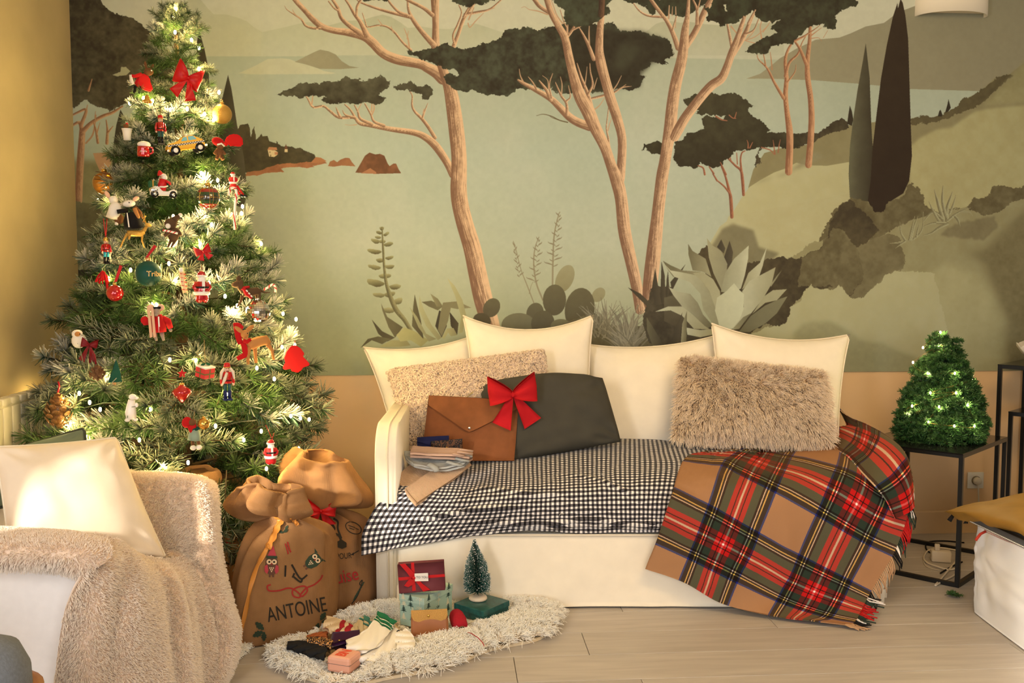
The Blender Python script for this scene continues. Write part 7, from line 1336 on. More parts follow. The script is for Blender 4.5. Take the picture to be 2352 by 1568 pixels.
o = Orn('pine_cone', 'small natural pine cone on a dark red ribbon, lower left of the tree', 223, 856, 'pine cone', lift=.07); cone(o, 38, 18, mat('brown_cone', (112, 76, 48), rough=.7, noise=.2), 36); o.tube('ribbon', mat('wine_ribbon', (120, 14, 26)), [(-2, -20, 0), (-4, -40, 0), (-12, -58, 0)], 2.2, 6)
# ============================================================ ARMCHAIR WITH FLEECE, SACKS
M_slip = mat('white_slipcover', (252, 244, 238), rough=.85, noise=.02, bump=.12, bscale=60)
CH = empty('armchair', (-1.45, 2.95, 0), 'white slipcovered armchair in the left corner under a cream fleece', 'armchair')
def rbox(name, lo, hi, m, parent, bev=.05, seg=4, wob=.006, sub=14):
    """soft upholstered block."""
    bm = bmesh.new(); c = [(a + b) / 2 for a, b in zip(lo, hi)]; s = [b - a for a, b in zip(lo, hi)]; add_box(bm, c, s, bevel=bev, seg=seg); bmesh.ops.subdivide_edges(bm, edges=[e for e in bm.edges if e.calc_length() > .12], cuts=sub // 3, use_grid_fill=True)
    r = random.Random(hash(name) % 999)
    for v in bm.verts: v.co += Vector((math.sin(v.co.z * 17 + v.co.y * 9) * wob, math.sin(v.co.x * 13 + v.co.z * 11) * wob, 0)) if v.co.z > lo[2] + .02 else Vector((0, 0, 0))
    return bm_obj(name, bm, m, parent)
rbox('seat', (-1.86, 2.60, .03), (-1.08, 3.30, .37), M_slip, CH); rbox('arm', (-1.90, 2.50, .0), (-1.10, 2.66, .565), M_slip, CH, .06); rbox('arm', (-1.90, 3.26, .0), (-1.10, 3.42, .565), M_slip, CH, .06); rbox('backrest', (-1.95, 2.55, .0), (-1.76, 3.38, .72), M_slip, CH, .07)
M_fleece = hair_mat('fleece_pile', (240, 214, 190), (254, 238, 220), var=.06); M_flbase = mat('fleece_base', (240, 214, 190), rough=.95)
FB = empty('fleece_blanket', (-1.1, 3.0, .0), 'thick cream fleece blanket thrown over the armchair', 'blanket')
f1 = pxnet([[(292, 1088, 3.44), (380, 1091, 3.44), (450, 1098, 3.43), (486, 1112, 3.42)], [(286, 1100, 3.27), (380, 1104, 3.26), (452, 1111, 3.25), (496, 1132, 3.32)], [(330, 1170, 3.20), (400, 1180, 3.19), (468, 1190, 3.17), (501, 1215, 3.26)], [(360, 1250, 3.17), (420, 1268, 3.15), (480, 1288, 3.11), (510, 1300, 3.22)],
             [(392, 1282, 3.14), (440, 1306, 3.08), (500, 1368, 3.06), (530, 1375, 3.16)], [(436, 1380, 3.02), (480, 1420, 3.00), (525, 1440, 3.02), (546, 1440, 3.12)], [(450, 1470, 2.96), (482, 1496, 2.95), (520, 1508, 2.96), (538, 1500, 3.06)], [(446, 1570, 2.88), (474, 1585, 2.87), (500, 1580, 2.90), (514, 1566, 2.97)]])
f2 = pxnet([[(428, 1284, 3.14), (372, 1286, 3.02), (322, 1280, 2.90), (275, 1250, 2.70), (210, 1230, 2.64)], [(450, 1335, 3.06), (405, 1327, 2.92), (352, 1324, 2.80), (290, 1298, 2.60), (204, 1285, 2.46)], [(470, 1410, 3.0), (425, 1405, 2.86), (370, 1405, 2.73), (280, 1390, 2.52), (164, 1360, 2.42)], [(482, 1490, 2.95), (435, 1490, 2.80), (380, 1490, 2.68), (270, 1480, 2.48), (140, 1450, 2.41)], [(492, 1610, 2.9), (440, 1620, 2.76), (385, 1630, 2.62), (260, 1640, 2.44), (116, 1640, 2.40)]])
f3 = pxnet([[(-60, 1218, 2.70), (60, 1222, 2.70), (150, 1228, 2.70), (235, 1242, 2.72)], [(-60, 1222, 2.56), (60, 1226, 2.56), (160, 1232, 2.56), (246, 1250, 2.58)], [(-60, 1250, 2.44), (60, 1252, 2.44), (160, 1262, 2.44), (252, 1285, 2.48)], [(-60, 1284, 2.42), (50, 1284, 2.42), (120, 1286, 2.42), (200, 1312, 2.44)], [(-60, 1300, 2.46), (50, 1302, 2.45), (115, 1300, 2.46), (185, 1320, 2.46)]])
FN = []
for k, (C, nu, nv, wa) in enumerate(((f1, 40, 80, .008), (f2, 70, 60, .008), (f3, 50, 30, .006))):
    G = net(C, nu, nv); N = grid_normals(G); N = N * np.sign(((np.array(CAM) - G) * N).sum(-1).mean())
    G = G + N * (fbm(nv, nu, 14, 3, 50 + k) * wa)[..., None]
    if k == 1: uu = np.linspace(0, 1, nu)[None]; vv = np.linspace(0, 1, nv)[:, None]; G = G + N * ((np.sin(uu * 21 + vv * 2) * .010 + np.sin(uu * 37 + 1) * .005) * np.clip(vv * 2, 0, 1))[..., None]
    FN.append(G); cloth('fold', G, M_flbase, FB, thick=.012)
for k, (G, n) in enumerate(zip(FN, (30000, 38000, 13000))):
    V, N = scatter(G, n, 60 + k, 1); V = V + N * .006
    fur('pile', V, N, M_fleece, FB, .014, n_pts=4, radius=.0010, tip=.4, spread=.3, clump=.3, clump_size=.009, grav=.5, seed=70 + k)
M_creamp = weave('cream_cushion_linen', (244, 226, 202), scale=1300, bump=.12, noise=.03)
pillow('cushion', 'large cream linen cushion leaning in the armchair with the fleece', [(-14, 1026, 2.86), (268, 1004, 3.10), (382, 1281, 3.02), (22, 1296, 2.74)], .20, M_creamp, M_pipe, bow=.03, seed=11, wr=.008, n=40)
M_sage = mat('sage_velvet', (106, 118, 100), rough=.75, sheen=.5, noise=.05, nscale=10)
pillow('cushion', 'sage green velvet cushion with dark piping behind the cream one', [(-40, 1050, 3.2), (194, 983, 3.36), (206, 1130, 3.30), (-30, 1170, 3.12)], .13, M_sage, mat('dark_piping', (62, 66, 54), rough=.8), bow=.02, seed=12, pipe_r=.006)
# grey felt footstool at the lower left edge
FS = empty('footstool', P(-20, 1560, 2.1), 'grey felt footstool with a wooden rim, at the lower left edge', 'footstool')
bm = bmesh.new(); c = P(-52, 1640, 2.05); prof = [(0, -.02), (.10, -.02), (.115, .02), (.112, .10), (.09, .15), (.04, .175), (0, .18)]; add_lathe(bm, prof, c, 28); bm_obj('cover', bm, mat('grey_felt_wool', (118, 122, 128), rough=.95, noise=.12, nscale=120, sheen=.3, bump=.4, bscale=220), FS)
bm = bmesh.new(); add_lathe(bm, [(.10, -.07), (.135, -.07), (.137, -.02), (.12, -.015), (.10, -.02)], c + Vector((0, 0, .07)), 28); bm_obj('rim', bm, mat('oak_rim', (168, 112, 62), rough=.5, noise=.2, nscale=14), FS)
bm = bmesh.new()
for k in range(3): a = k * 2.1 + .3; q = c + Vector((.09 * math.cos(a), .09 * math.sin(a), 0)); add_tube(bm, [q, Vector((q.x * 1.0 + .03 * math.cos(a), q.y + .03 * math.sin(a), .0))], [.016, .011], 10)
bm_obj('leg', bm, mat('oak_rim', (168, 112, 62)), FS)['kind'] = 'stuff'

# ---------------------------------------------------------------- burlap sacks
M_burlap = weave('burlap', (166, 122, 80), scale=1000, bump=.6, noise=.12, rough=.95); M_burlap2 = weave('burlap_dark', (152, 110, 72), scale=1000, bump=.5, noise=.10, rough=.95)
def loft(name, rings, m, parent, n=64, sub=6, noise=.006, seed=0, folds=None, thick=0.0, cap=True):
    """rings: (y, xc, halfwidth px, slope, depth at centre, depth gradient per px, half thickness m, ripple amplitude)."""
    A = spline1(np.array(rings, float), len(rings) * sub); th = np.linspace(0, 2 * PI, n, endpoint=False); G = np.zeros((len(A), n, 3)); fb = fbm(len(A), n * 2, n / 5, 3, seed)[:, :n]; w = np.linspace(0, 1, n); fb = fb * (1 - np.clip((w - .9) * 10, 0, 1)) + fb[:, :1] * np.clip((w - .9) * 10, 0, 1)
    for j, (y, xc, hw, sl, d, g, b, rip) in enumerate(A):
        for i, t in enumerate(th):
            c, s = math.cos(t), math.sin(t); cc = math.copysign(abs(c) ** .75, c); ss = math.copysign(abs(s) ** .9, s); rp_ = 1 + rip * (math.sin(5 * t + j * .05 + seed) + .6 * math.sin(9 * t + seed * 2 + .08 * j))
            x = xc + hw * cc * rp_; q = P(x, y + sl * (x - xc) + rip * 50 * math.sin(3 * t + seed), d + g * (x - xc)); q.y -= b * ss * rp_; G[j, i] = q
            G[j, i, 1] += fb[j, i] * noise * (1.5 if s > 0 else 1)
    G[..., 2] = np.maximum(G[..., 2], .004)
    i = np.arange(len(A) * n).reshape(len(A), n); Q = np.stack([i[:-1], np.roll(i, -1, 1)[:-1], np.roll(i, -1, 1)[1:], i[1:]], -1).reshape(-1, 4); V = G.reshape(-1, 3); tris = []
    if cap:
        for j in (0, len(A) - 1): V = np.vstack([V, G[j].mean(0)]); k = len(V) - 1; tris += [(i[j, q], i[j, (q + 1) % n], k) for q in range(n)]
    o = np_mesh(name, V, Q, m, parent, tris=tris or None)
    if thick: md = o.modifiers.new('solid', 'SOLIDIFY'); md.thickness = thick
    return o, G
from mathutils.bvhtree import BVHTree
class Surf:
    """printed cloth: finds the sack's skin behind a photo pixel by casting a ray."""
    def __init__(s, G, wrap=True):
        nv, n = G.shape[:2]; i = np.arange(nv * n).reshape(nv, n); Q = np.stack([i[:-1], np.roll(i, -1, 1)[:-1], np.roll(i, -1, 1)[1:], i[1:]], -1).reshape(-1, 4) if wrap else grid_quads(nv, n)
        V = G.reshape(-1, 3); s.t = BVHTree.FromPolygons([tuple(v) for v in V], Q.tolist()); s.px = proj_np(V); s.V = V
    def at(s, x, y, lift=.003):
        r = ray(x, y).normalized(); h = s.t.ray_cast(CAM, r)
        if h[0] is not None: return h[0] - r * lift
        k = np.argmin(((s.px - (x, y)) ** 2).sum(1)); return P(x, y, s.V[k, 1] - lift)
def decal(surf, pts, m, parent, name='print', lift=.003):
    """flat printed shape following the cloth."""
    bm = bmesh.new(); c = np.mean(pts, 0); n = len(pts); rows = []
    for f in (1.0, .66, .33): rows.append([bm.verts.new(surf.at(*(c + (np.array(p) - c) * f), lift)) for p in pts])
    ctr = bm.verts.new(surf.at(*c, lift))
    for a, b in zip(rows, rows[1:]):
        for k in range(n): bm.faces.new((a[k], a[(k + 1) % n], b[(k + 1) % n], b[k]))
    for k in range(n): bm.faces.new((rows[-1][k], rows[-1][(k + 1) % n], ctr))
    return bm_obj(name, bm, m, parent)
def decal_line(surf, pts, w, m, parent, name='print', lift=.003):
    S = spline1(np.array(pts, float), max(12, len(pts) * 6)); bm = bmesh.new(); L = []; T = np.gradient(S, axis=0); T /= np.linalg.norm(T, axis=1, keepdims=True) + 1e-9
    for p, t in zip(S, T): L.append((bm.verts.new(surf.at(p[0] - t[1] * w, p[1] + t[0] * w, lift)), bm.verts.new(surf.at(p[0] + t[1] * w, p[1] - t[0] * w, lift))))
    for a, b in zip(L, L[1:]): bm.faces.new((a[0], a[1], b[1], b[0]))
    return bm_obj(name, bm, m, parent)
def decal_text(surf, txt, size, cx, cy, rot, m, parent, lift=.003, bold=0, sx=1.0, shear=0, name='lettering'):
    o = text_mesh(name, txt, size, Matrix.Identity(4), m, None, depth=0, bold=bold, shear=shear); c, s = math.cos(rot), math.sin(rot)
    me = o.data; bm = bmesh.new(); bm.from_mesh(me); bmesh.ops.triangulate(bm, faces=bm.faces[:])
    for q in range(3): bmesh.ops.subdivide_edges(bm, edges=[e for e in bm.edges if e.calc_length() > size * .16], cuts=1); bmesh.ops.triangulate(bm, faces=[f for f in bm.faces if len(f.verts) > 3])
    for v in bm.verts: x, y = v.co.x * sx, v.co.y; v.co = surf.at(cx + x * c + y * s, cy + x * s - y * c, lift)
    bm.to_mesh(me); bm.free()
    if parent is not None: o.parent = parent; me.transform(Matrix.Translation(-parent.location))
    return o
INK, INKR, INKG, INKP = mat('ink_black', (44, 38, 30), rough=.9), mat('ink_red', (158, 44, 40), rough=.9), mat('ink_green', (52, 66, 50), rough=.9), mat('ink_pink', (178, 64, 74), rough=.9); INKW, INKN = mat('ink_cream', (226, 196, 158), rough=.9), mat('ink_brown', (98, 66, 52), rough=.9)
g1 = .00095
SK1 = empty('gift_sack', F(660, 1462, 0), 'burlap gift sack with two printed owls, a black name and a gold ribbon', 'sack')
b1, G1 = loft('body', [(1466, 664, 92, -.28, 3.46, g1, .09, 0), (1460, 662, 106, -.28, 3.45, g1, .12, 0), (1430, 656, 117, -.24, 3.44, g1, .145, 0), (1385, 655, 120, -.20, 3.44, g1, .155, .0), (1330, 655, 118, -.14, 3.44, g1, .15, .03), (1280, 658, 111, -.08, 3.44, g1, .135, .055), (1240, 664, 100, -.02, 3.44, g1, .115, .09), (1214, 666, 84, .02, 3.44, .0006, .09, .13), (1200, 662, 56, .02, 3.44, .0003, .065, .15), (1190, 657, 30, 0, 3.43, 0, .045, .13), (1182, 655, 18, 0, 3.43, 0, .036, .14), (1174, 652, 17, 0, 3.43, 0, .035, .14)], M_burlap, SK1, seed=2, noise=.016, n=96)
c1_, GC1 = loft('collar', [(1186, 655, 18, 0, 3.43, 0, .034, .16), (1181, 648, 42, .0, 3.43, 0, .05, .26), (1174, 630, 66, .05, 3.42, 0, .08, .28), (1158, 616, 76, .08, 3.41, 0, .10, .25), (1140, 614, 70, .10, 3.42, 0, .10, .22), (1122, 620, 62, .10, 3.42, 0, .09, .2), (1116, 622, 60, .10, 3.42, 0, .085, .2), (1122, 624, 55, .10, 3.43, 0, .078, .12), (1150, 622, 56, .08, 3.43, 0, .07, .12)], M_burlap, SK1, seed=5, noise=.03, cap=False, thick=.004, n=96)
s1 = Surf(G1); sc1_ = s1
M_goldr = mat('gold_satin', (212, 140, 62), rough=.35, sheen=.3)
bm = bmesh.new(); add_tube(bm, [P(655 + 23 * math.cos(a), 1185 + 4 * math.sin(a), 3.43 - .055 * math.sin(a)) for a in np.linspace(0, 2 * PI, 18)], .008, 6); bm_obj('ribbon_tie', bm, M_goldr, SK1)
def ribbon(surf, pts, w, m, parent, lift=.008, name='ribbon_tail', th=.0015):
    S = spline1(np.array(pts, float), 34); T = np.gradient(S[:, :2], axis=0); T /= np.linalg.norm(T, axis=1, keepdims=True); G = np.zeros((34, 5, 3))
    for j, (p, t) in enumerate(zip(S, T)):
        for i, q in enumerate(np.linspace(-1, 1, 5)):
            c = math.cos(j * .55); ww = w * (.55 + .45 * abs(c)); G[j, i] = surf.at(p[0] - t[1] * ww * q, p[1] + t[0] * ww * q, lift + .004 * math.sin(j * .55) * q)
    return cloth(name, G, m, parent, thick=th)
ribbon(s1, [(655, 1186), (640, 1206), (622, 1240), (606, 1272), (590, 1302), (576, 1345), (566, 1395), (556, 1440), (552, 1470), (566, 1494)], 5.5, M_goldr, SK1); ribbon(s1, [(652, 1186), (640, 1204), (628, 1232), (616, 1256), (620, 1252)], 8, M_goldr, SK1, lift=.012); ribbon(s1, [(660, 1184), (670, 1190), (680, 1200), (684, 1206)], 5, M_goldr, SK1, lift=.012)
decal_text(s1, 'ANTOINE', 48, 682, 1401, -.19, INK, SK1, sx=.66)
decal_line(s1, [(622, 1342), (614, 1346), (618, 1356), (640, 1356), (662, 1350), (676, 1354), (690, 1366), (686, 1372), (674, 1368), (672, 1356), (684, 1348), (700, 1346), (706, 1356), (696, 1368), (690, 1366), (704, 1350), (722, 1342), (736, 1330), (741, 1320)], 1.7, INKR, SK1)
def owl(cx, cy, s, rot, hat):
    c, q = math.cos(rot), math.sin(rot); T = lambda pts: [(cx + (x * c - y * q) * s, cy + (x * q + y * c) * s) for x, y in pts]
    decal(s1, T([(-13, -12), (-6, -16), (6, -16), (13, -12), (15, 4), (11, 18), (4, 24), (-4, 24), (-11, 18), (-15, 4)]), INKN if hat else INKG, SK1, 'owl_body', .003)
    for e_ in (-1, 1):
        decal(s1, T([(e_ * 6 + 6 * math.cos(a), -6 + 6 * math.sin(a)) for a in np.linspace(0, 6.28, 11)[:-1]]), INKW, SK1, 'owl_eye', .0042); decal(s1, T([(e_ * 5.5 + 2.6 * math.cos(a), -6 + 2.6 * math.sin(a)) for a in np.linspace(0, 6.28, 9)[:-1]]), INK, SK1, 'owl_pupil', .0052)
        if hat: decal(s1, T([(e_ * 10, 0), (e_ * 16, 4), (e_ * 16, 16), (e_ * 10, 22), (e_ * 7, 14)]), INKP, SK1, 'owl_wing', .0042)
        decal(s1, T([(e_ * 4 - 2, 23), (e_ * 4 + 2, 23), (e_ * 4 + 2, 29), (e_ * 4 - 2, 29)]), INKN, SK1, 'owl_foot', .0035)
    decal(s1, T([(-2, -3), (2, -3), (0, 2)]), INKR, SK1, 'owl_beak', .0052)
    for x, y in ((-4, 8), (0, 8), (4, 8), (-2, 12), (2, 12), (0, 16)): decal(s1, T([(x - 1.7, y), (x, y - 2), (x + 1.7, y), (x, y + 2)]), INKW, SK1, 'owl_feather', .0044)
    if hat:
        decal(s1, T([(-10, -20), (-4, -34), (3, -44), (6, -34), (10, -20)]), INKP, SK1, 'owl_hat', .004); decal(s1, T([(-13, -14), (-12, -20), (12, -20), (13, -14)]), INKG, SK1, 'owl_hat_band', .005)
    else:
        decal(s1, T([(-13, -12), (-22, -18), (-8, -17)]), INKG, SK1, 'owl_tuft', .003); decal(s1, T([(13, -12), (20, -20), (8, -17)]), INKG, SK1, 'owl_tuft', .003)
owl(624, 1296, 1.0, .02, True); owl(722, 1286, .98, .9, False)
for q in ([(656, 1298), (655, 1324)], [(670, 1296), (690, 1328), (706, 1320)], [(672, 1322), (690, 1336), (694, 1330)], [(676, 1316), (672, 1326)]): decal_line(s1, q, 2.0, INK, SK1)
for q in ([(660, 1244), (664, 1258), (668, 1268)], [(655, 1248), (660, 1262), (662, 1272)]): decal_line(s1, q, 1.6, INKR, SK1)
def holly(surf, x, y, a, l, root):
    pts = []
    for k in range(9): t = k / 8; pts.append((t * l, -(.26 * math.sin(PI * t) + (.05 if k % 2 else -.04)) * l * (0 < k < 8)))
    for k in range(7, 0, -1): t = k / 8; pts.append((t * l, (.26 * math.sin(PI * t) + (.05 if k % 2 else -.04)) * l))
    decal(surf, [(x + u * math.cos(a) - v * math.sin(a), y + u * math.sin(a) + v * math.cos(a)) for u, v in pts], INKG, root, 'holly_leaf')
for x, y, a, l in ((606, 1446, -2.4, 26), (604, 1450, 2.7, 26), (606, 1450, .35 + 1.2, 22), (736, 1424, -1.0, 22), (738, 1428, -.2, 16), (732, 1430, 1.9, 18), (640, 1218, .5, 12), (650, 1222, -.5, 14), (655, 1216, -1.0, 12)): holly(s1, x, y, a, l, SK1)
SK2 = empty('gift_sack', F(780, 1392, 0), 'burlap gift sack with red lettering tied with a red bow, behind the owl sack', 'sack')
b2, G2 = loft('body', [(1400, 768, 86, -.10, 3.78, .0003, .09, 0), (1394, 768, 99, -.10, 3.77, .0003, .12, 0), (1360, 768, 102, -.06, 3.76, .0003, .14, 0), (1300, 768, 98, -.02, 3.76, .0003, .14, .006), (1240, 770, 88, .02, 3.76, .0003, .125, .06), (1208, 772, 75, .04, 3.76, .0003, .10, .10), (1186, 764, 56, .04, 3.76, 0, .075, .14), (1172, 748, 30, 0, 3.75, 0, .05, .12), (1160, 738, 18, 0, 3.75, 0, .04, .14)], M_burlap2, SK2, seed=7, noise=.014, n=96)
c2_, GC2 = loft('collar', [(1166, 738, 18, 0, 3.75, 0, .04, .14), (1156, 740, 46, .08, 3.75, 0, .06, .24), (1140, 744, 80, .20, 3.74, 0, .10, .26), (1112, 740, 94, .26, 3.74, 0, .12, .22), (1082, 736, 80, .28, 3.75, 0, .115, .2), (1058, 736, 66, .28, 3.76, 0, .10, .12), (1048, 738, 58, .28, 3.76, 0, .09, .12), (1054, 738, 52, .28, 3.77, 0, .08, .12), (1090, 738, 52, .2, 3.77, 0, .07, .12)], M_burlap, SK2, seed=9, noise=.03, cap=False, thick=.004, n=96)
s2 = Surf(G2); bow('ribbon_bow', 'red satin ribbon bow tying the neck of the rear burlap sack', s2.at(736, 1172, .03), .125, mat('red_satin', (196, 22, 26)), roll=-.1, tail_len=.75)
decal_text(s2, 'POUR', 19, 790, 1277, -.08, INK, SK2, sx=.7); decal_text(s2, 'Louise', 42, 780, 1326, -.20, INKR, SK2, bold=.35, sx=.8, lift=.006)
decal_line(s2, [(806, 1274), (814, 1270), (824, 1264)], 1.0, INK, SK2); decal(s2, [(806, 1274), (812, 1268), (813, 1275)], INK, SK2)
decal_line(s2, [(748, 1210), (756, 1220), (768, 1214), (760, 1202), (750, 1204), (746, 1214), (758, 1224), (772, 1226), (780, 1232), (784, 1244)], 2.6, INK, SK2); decal_line(s2, [(766, 1190), (776, 1198), (776, 1214), (784, 1236)], 2.2, INK, SK2); decal(s2, [(784, 1238), (796, 1246), (796, 1256), (786, 1260), (774, 1256), (770, 1246)], INK, SK2)
decal_line(s2, [(812 + 18 * math.cos(a), 1212 + 13 * math.sin(a) + 5 * math.cos(a)) for a in np.linspace(0, 6.28, 16)], 1.0, INK, SK2); decal_line(s2, [(800, 1206), (812, 1210), (824, 1216)], .8, INK, SK2); decal_line(s2, [(802, 1212), (814, 1216)], .8, INK, SK2)
decal_line(s2, [(808, 1386), (820, 1370), (828, 1350), (832, 1332), (826, 1340), (832, 1346)], 1.0, INK, SK2)
for k in range(7): decal(s2, [(810 + k * 3, 1380 - k * 5), (820 + k * 3, 1372 - k * 6), (816 + k * 3, 1366 - k * 5)], INKG, SK2, 'feather_barb')
SK3 = empty('gift_sack', P(470, 1400, 3.66), 'burlap gift sack half hidden behind the armchair and the owl sack', 'sack')
b3, G3 = loft('body', [(1380, 466, 80, 0, 3.67, 0, .10, 0), (1340, 466, 88, 0, 3.67, 0, .13, 0), (1280, 466, 88, 0, 3.67, 0, .13, 0), (1235, 462, 80, .02, 3.67, 0, .12, .01), (1210, 458, 60, .02, 3.67, 0, .09, .03), (1180, 446, 30, 0, 3.67, 0, .05, .1), (1140, 440, 24, 0, 3.67, 0, .045, .1)], M_burlap2, SK3, seed=13, noise=.008)
loft('collar', [(1140, 440, 24, 0, 3.67, 0, .045, .1), (1118, 440, 48, .0, 3.67, 0, .08, .08), (1098, 440, 58, .0, 3.67, 0, .10, .07), (1082, 442, 50, .0, 3.67, 0, .09, .06), (1088, 442, 42, 0, 3.68, 0, .08, .08)], M_burlap, SK3, seed=15, cap=False, thick=.004)
s3 = Surf(G3)
for q in ([(506, 1238), (512, 1252)], [(508, 1246), (530, 1236)], [(516, 1246), (532, 1248)]): decal_line(s3, q, 2, INKR, SK3)
decal(s3, [(524, 1268), (542, 1264), (546, 1290), (530, 1300)], INK, SK3); decal_line(s3, [(508, 1284), (520, 1292), (528, 1296)], 2, INK, SK3)
# ============================================================ SHEEPSKIN AND PRESENTS
M_wool = hair_mat('sheepskin_wool', (248, 226, 194), (255, 250, 238), var=.05); M_woolb = mat('sheepskin_base', (226, 204, 168), rough=.95)
def inside(poly, x, y):
    r = np.zeros(len(x), bool); n = len(poly)
    for k in range(n):
        (ax, ay), (bx, by) = poly[k], poly[(k + 1) % n]
        if ay != by: r ^= ((ay > y) != (by > y)) & (x < (bx - ax) * (y - ay) / (by - ay) + ax)
    return r
def sheepskin(name, label, outline, n, length, holes=(), seed=1, hgt=.012, radius=.0015, thin_edge=True, hump=.0):
    W_ = [F(x, y, hgt) for x, y in outline]; c = sum(W_, Vector()) / len(W_); root = empty(name, Vector((c.x, c.y, 0)), label, 'rug')
    S = spline1(np.array([tuple(p) for p in W_ + W_[:1]]), 90)[:-1]; bm = bmesh.new(); a = [bm.verts.new((p[0], p[1], hgt)) for p in S]; b = [bm.verts.new((p[0], p[1], .001)) for p in S]
    bm.faces.new(a); bm.faces.new(b[::-1])
    for k in range(len(a)): bm.faces.new((a[k], b[k], b[(k + 1) % len(a)], a[(k + 1) % len(a)]))
    bmesh.ops.triangulate(bm, faces=[f for f in bm.faces if len(f.verts) > 4]); bm_obj('hide', bm, M_woolb, root, smooth=False)
    r = np.random.default_rng(seed); lo, hi = S.min(0), S.max(0); m = int(n * 2.2); x, y = r.uniform(lo[0], hi[0], m), r.uniform(lo[1], hi[1], m); k = inside([tuple(p[:2]) for p in S], x, y)
    for h in holes: k &= ~inside([tuple(p)[:2] for p in h], x, y)
    x, y = x[k][:n], y[k][:n]; V = np.stack([x, y, np.full(len(x), hgt)], 1); d = np.min(np.linalg.norm(V[:, None, :2] - S[None, ::2, :2], axis=2), axis=1)
    j = np.argmin(np.linalg.norm(V[:, None, :2] - S[None, ::2, :2], axis=2), axis=1); outd = V - S[::2][j]; outd[:, 2] = 0; outd /= np.linalg.norm(outd, axis=1, keepdims=True) + 1e-9
    N = np.tile([0, 0, 1.0], (len(V), 1)) - outd * np.clip(1 - d / .07, 0, 1)[:, None] * 1.1; N /= np.linalg.norm(N, axis=1, keepdims=True)
    dh = np.full(len(V), 1.0)
    for h in holes:
        hp = spline1(np.array([tuple(p)[:2] for p in list(h) + [h[0]]]), 40); dh = np.minimum(dh, np.min(np.linalg.norm(V[:, None, :2] - hp[None], axis=2), axis=1))
    L_ = length * np.clip(.35 + dh / .06, .35, 1); V[:, 2] += np.clip(d / .06, 0, 1) ** .7 * hump * np.clip((dh - .015) / .05, 0, 1)
    fur('wool', V, N, M_wool, root, L_, n_pts=6, radius=radius, tip=.35, spread=.42, clump=.52, clump_size=.019, curl=.8, curlr=.005, grav=.6, seed=seed + 5); return root
GZ = .03
def quadbox(name, label, A, L, R, h, m, lid_h=0.0, lid_m=None, z0=GZ, cat='gift box', bevel=.0015, group=None, lid_over=.0025, fit=None):
    """box whose nearest, left and right bottom corners are seen at A, L, R."""
    a, l, r = F(*A, z0), F(*L, z0), F(*R, z0); u = l - a; v = r - a; 
    th = (math.atan2(u.y, u.x) + math.atan2(v.y, v.x) + PI / 2 - PI) / 2 if False else None
    lu, lv = (fit or (u.length, v.length)); au, av = math.atan2(u.y, u.x), math.atan2(v.y, v.x); mid_ = (au + av) / 2; u = Vector((math.cos(mid_ + PI / 4), math.sin(mid_ + PI / 4), 0)) * lu; v = Vector((math.cos(mid_ - PI / 4), math.sin(mid_ - PI / 4), 0)) * lv
    c = a + (u + v) / 2; R3 = Matrix((u.normalized(), v.normalized(), Vector((0, 0, 1)))).transposed()
    if R3.determinant() < 0: R3 = Matrix((v.normalized(), u.normalized(), Vector((0, 0, 1)))).transposed(); lu, lv = lv, lu
    root = empty(name, Vector((c.x, c.y, z0)), label, cat, group, rot=R3.to_euler())
    bm = bmesh.new(); add_box(bm, (0, 0, (h - (lid_h * .3 if lid_h else 0)) / 2), (lu, lv, h - (lid_h * .3 if lid_h else 0)), bevel=bevel); bm_obj('box', bm, m, root, smooth=False, world=False)
    if lid_h: bm = bmesh.new(); add_box(bm, (0, 0, h - lid_h / 2), (lu + 2 * lid_over, lv + 2 * lid_over, lid_h), bevel=bevel); bm_obj('lid', bm, lid_m or m, root, smooth=False, world=False)
    return root, lu, lv, [c - u / 2 * s - v / 2 * t for s, t in ((1, 1), (-1, 1), (-1, -1), (1, -1))]
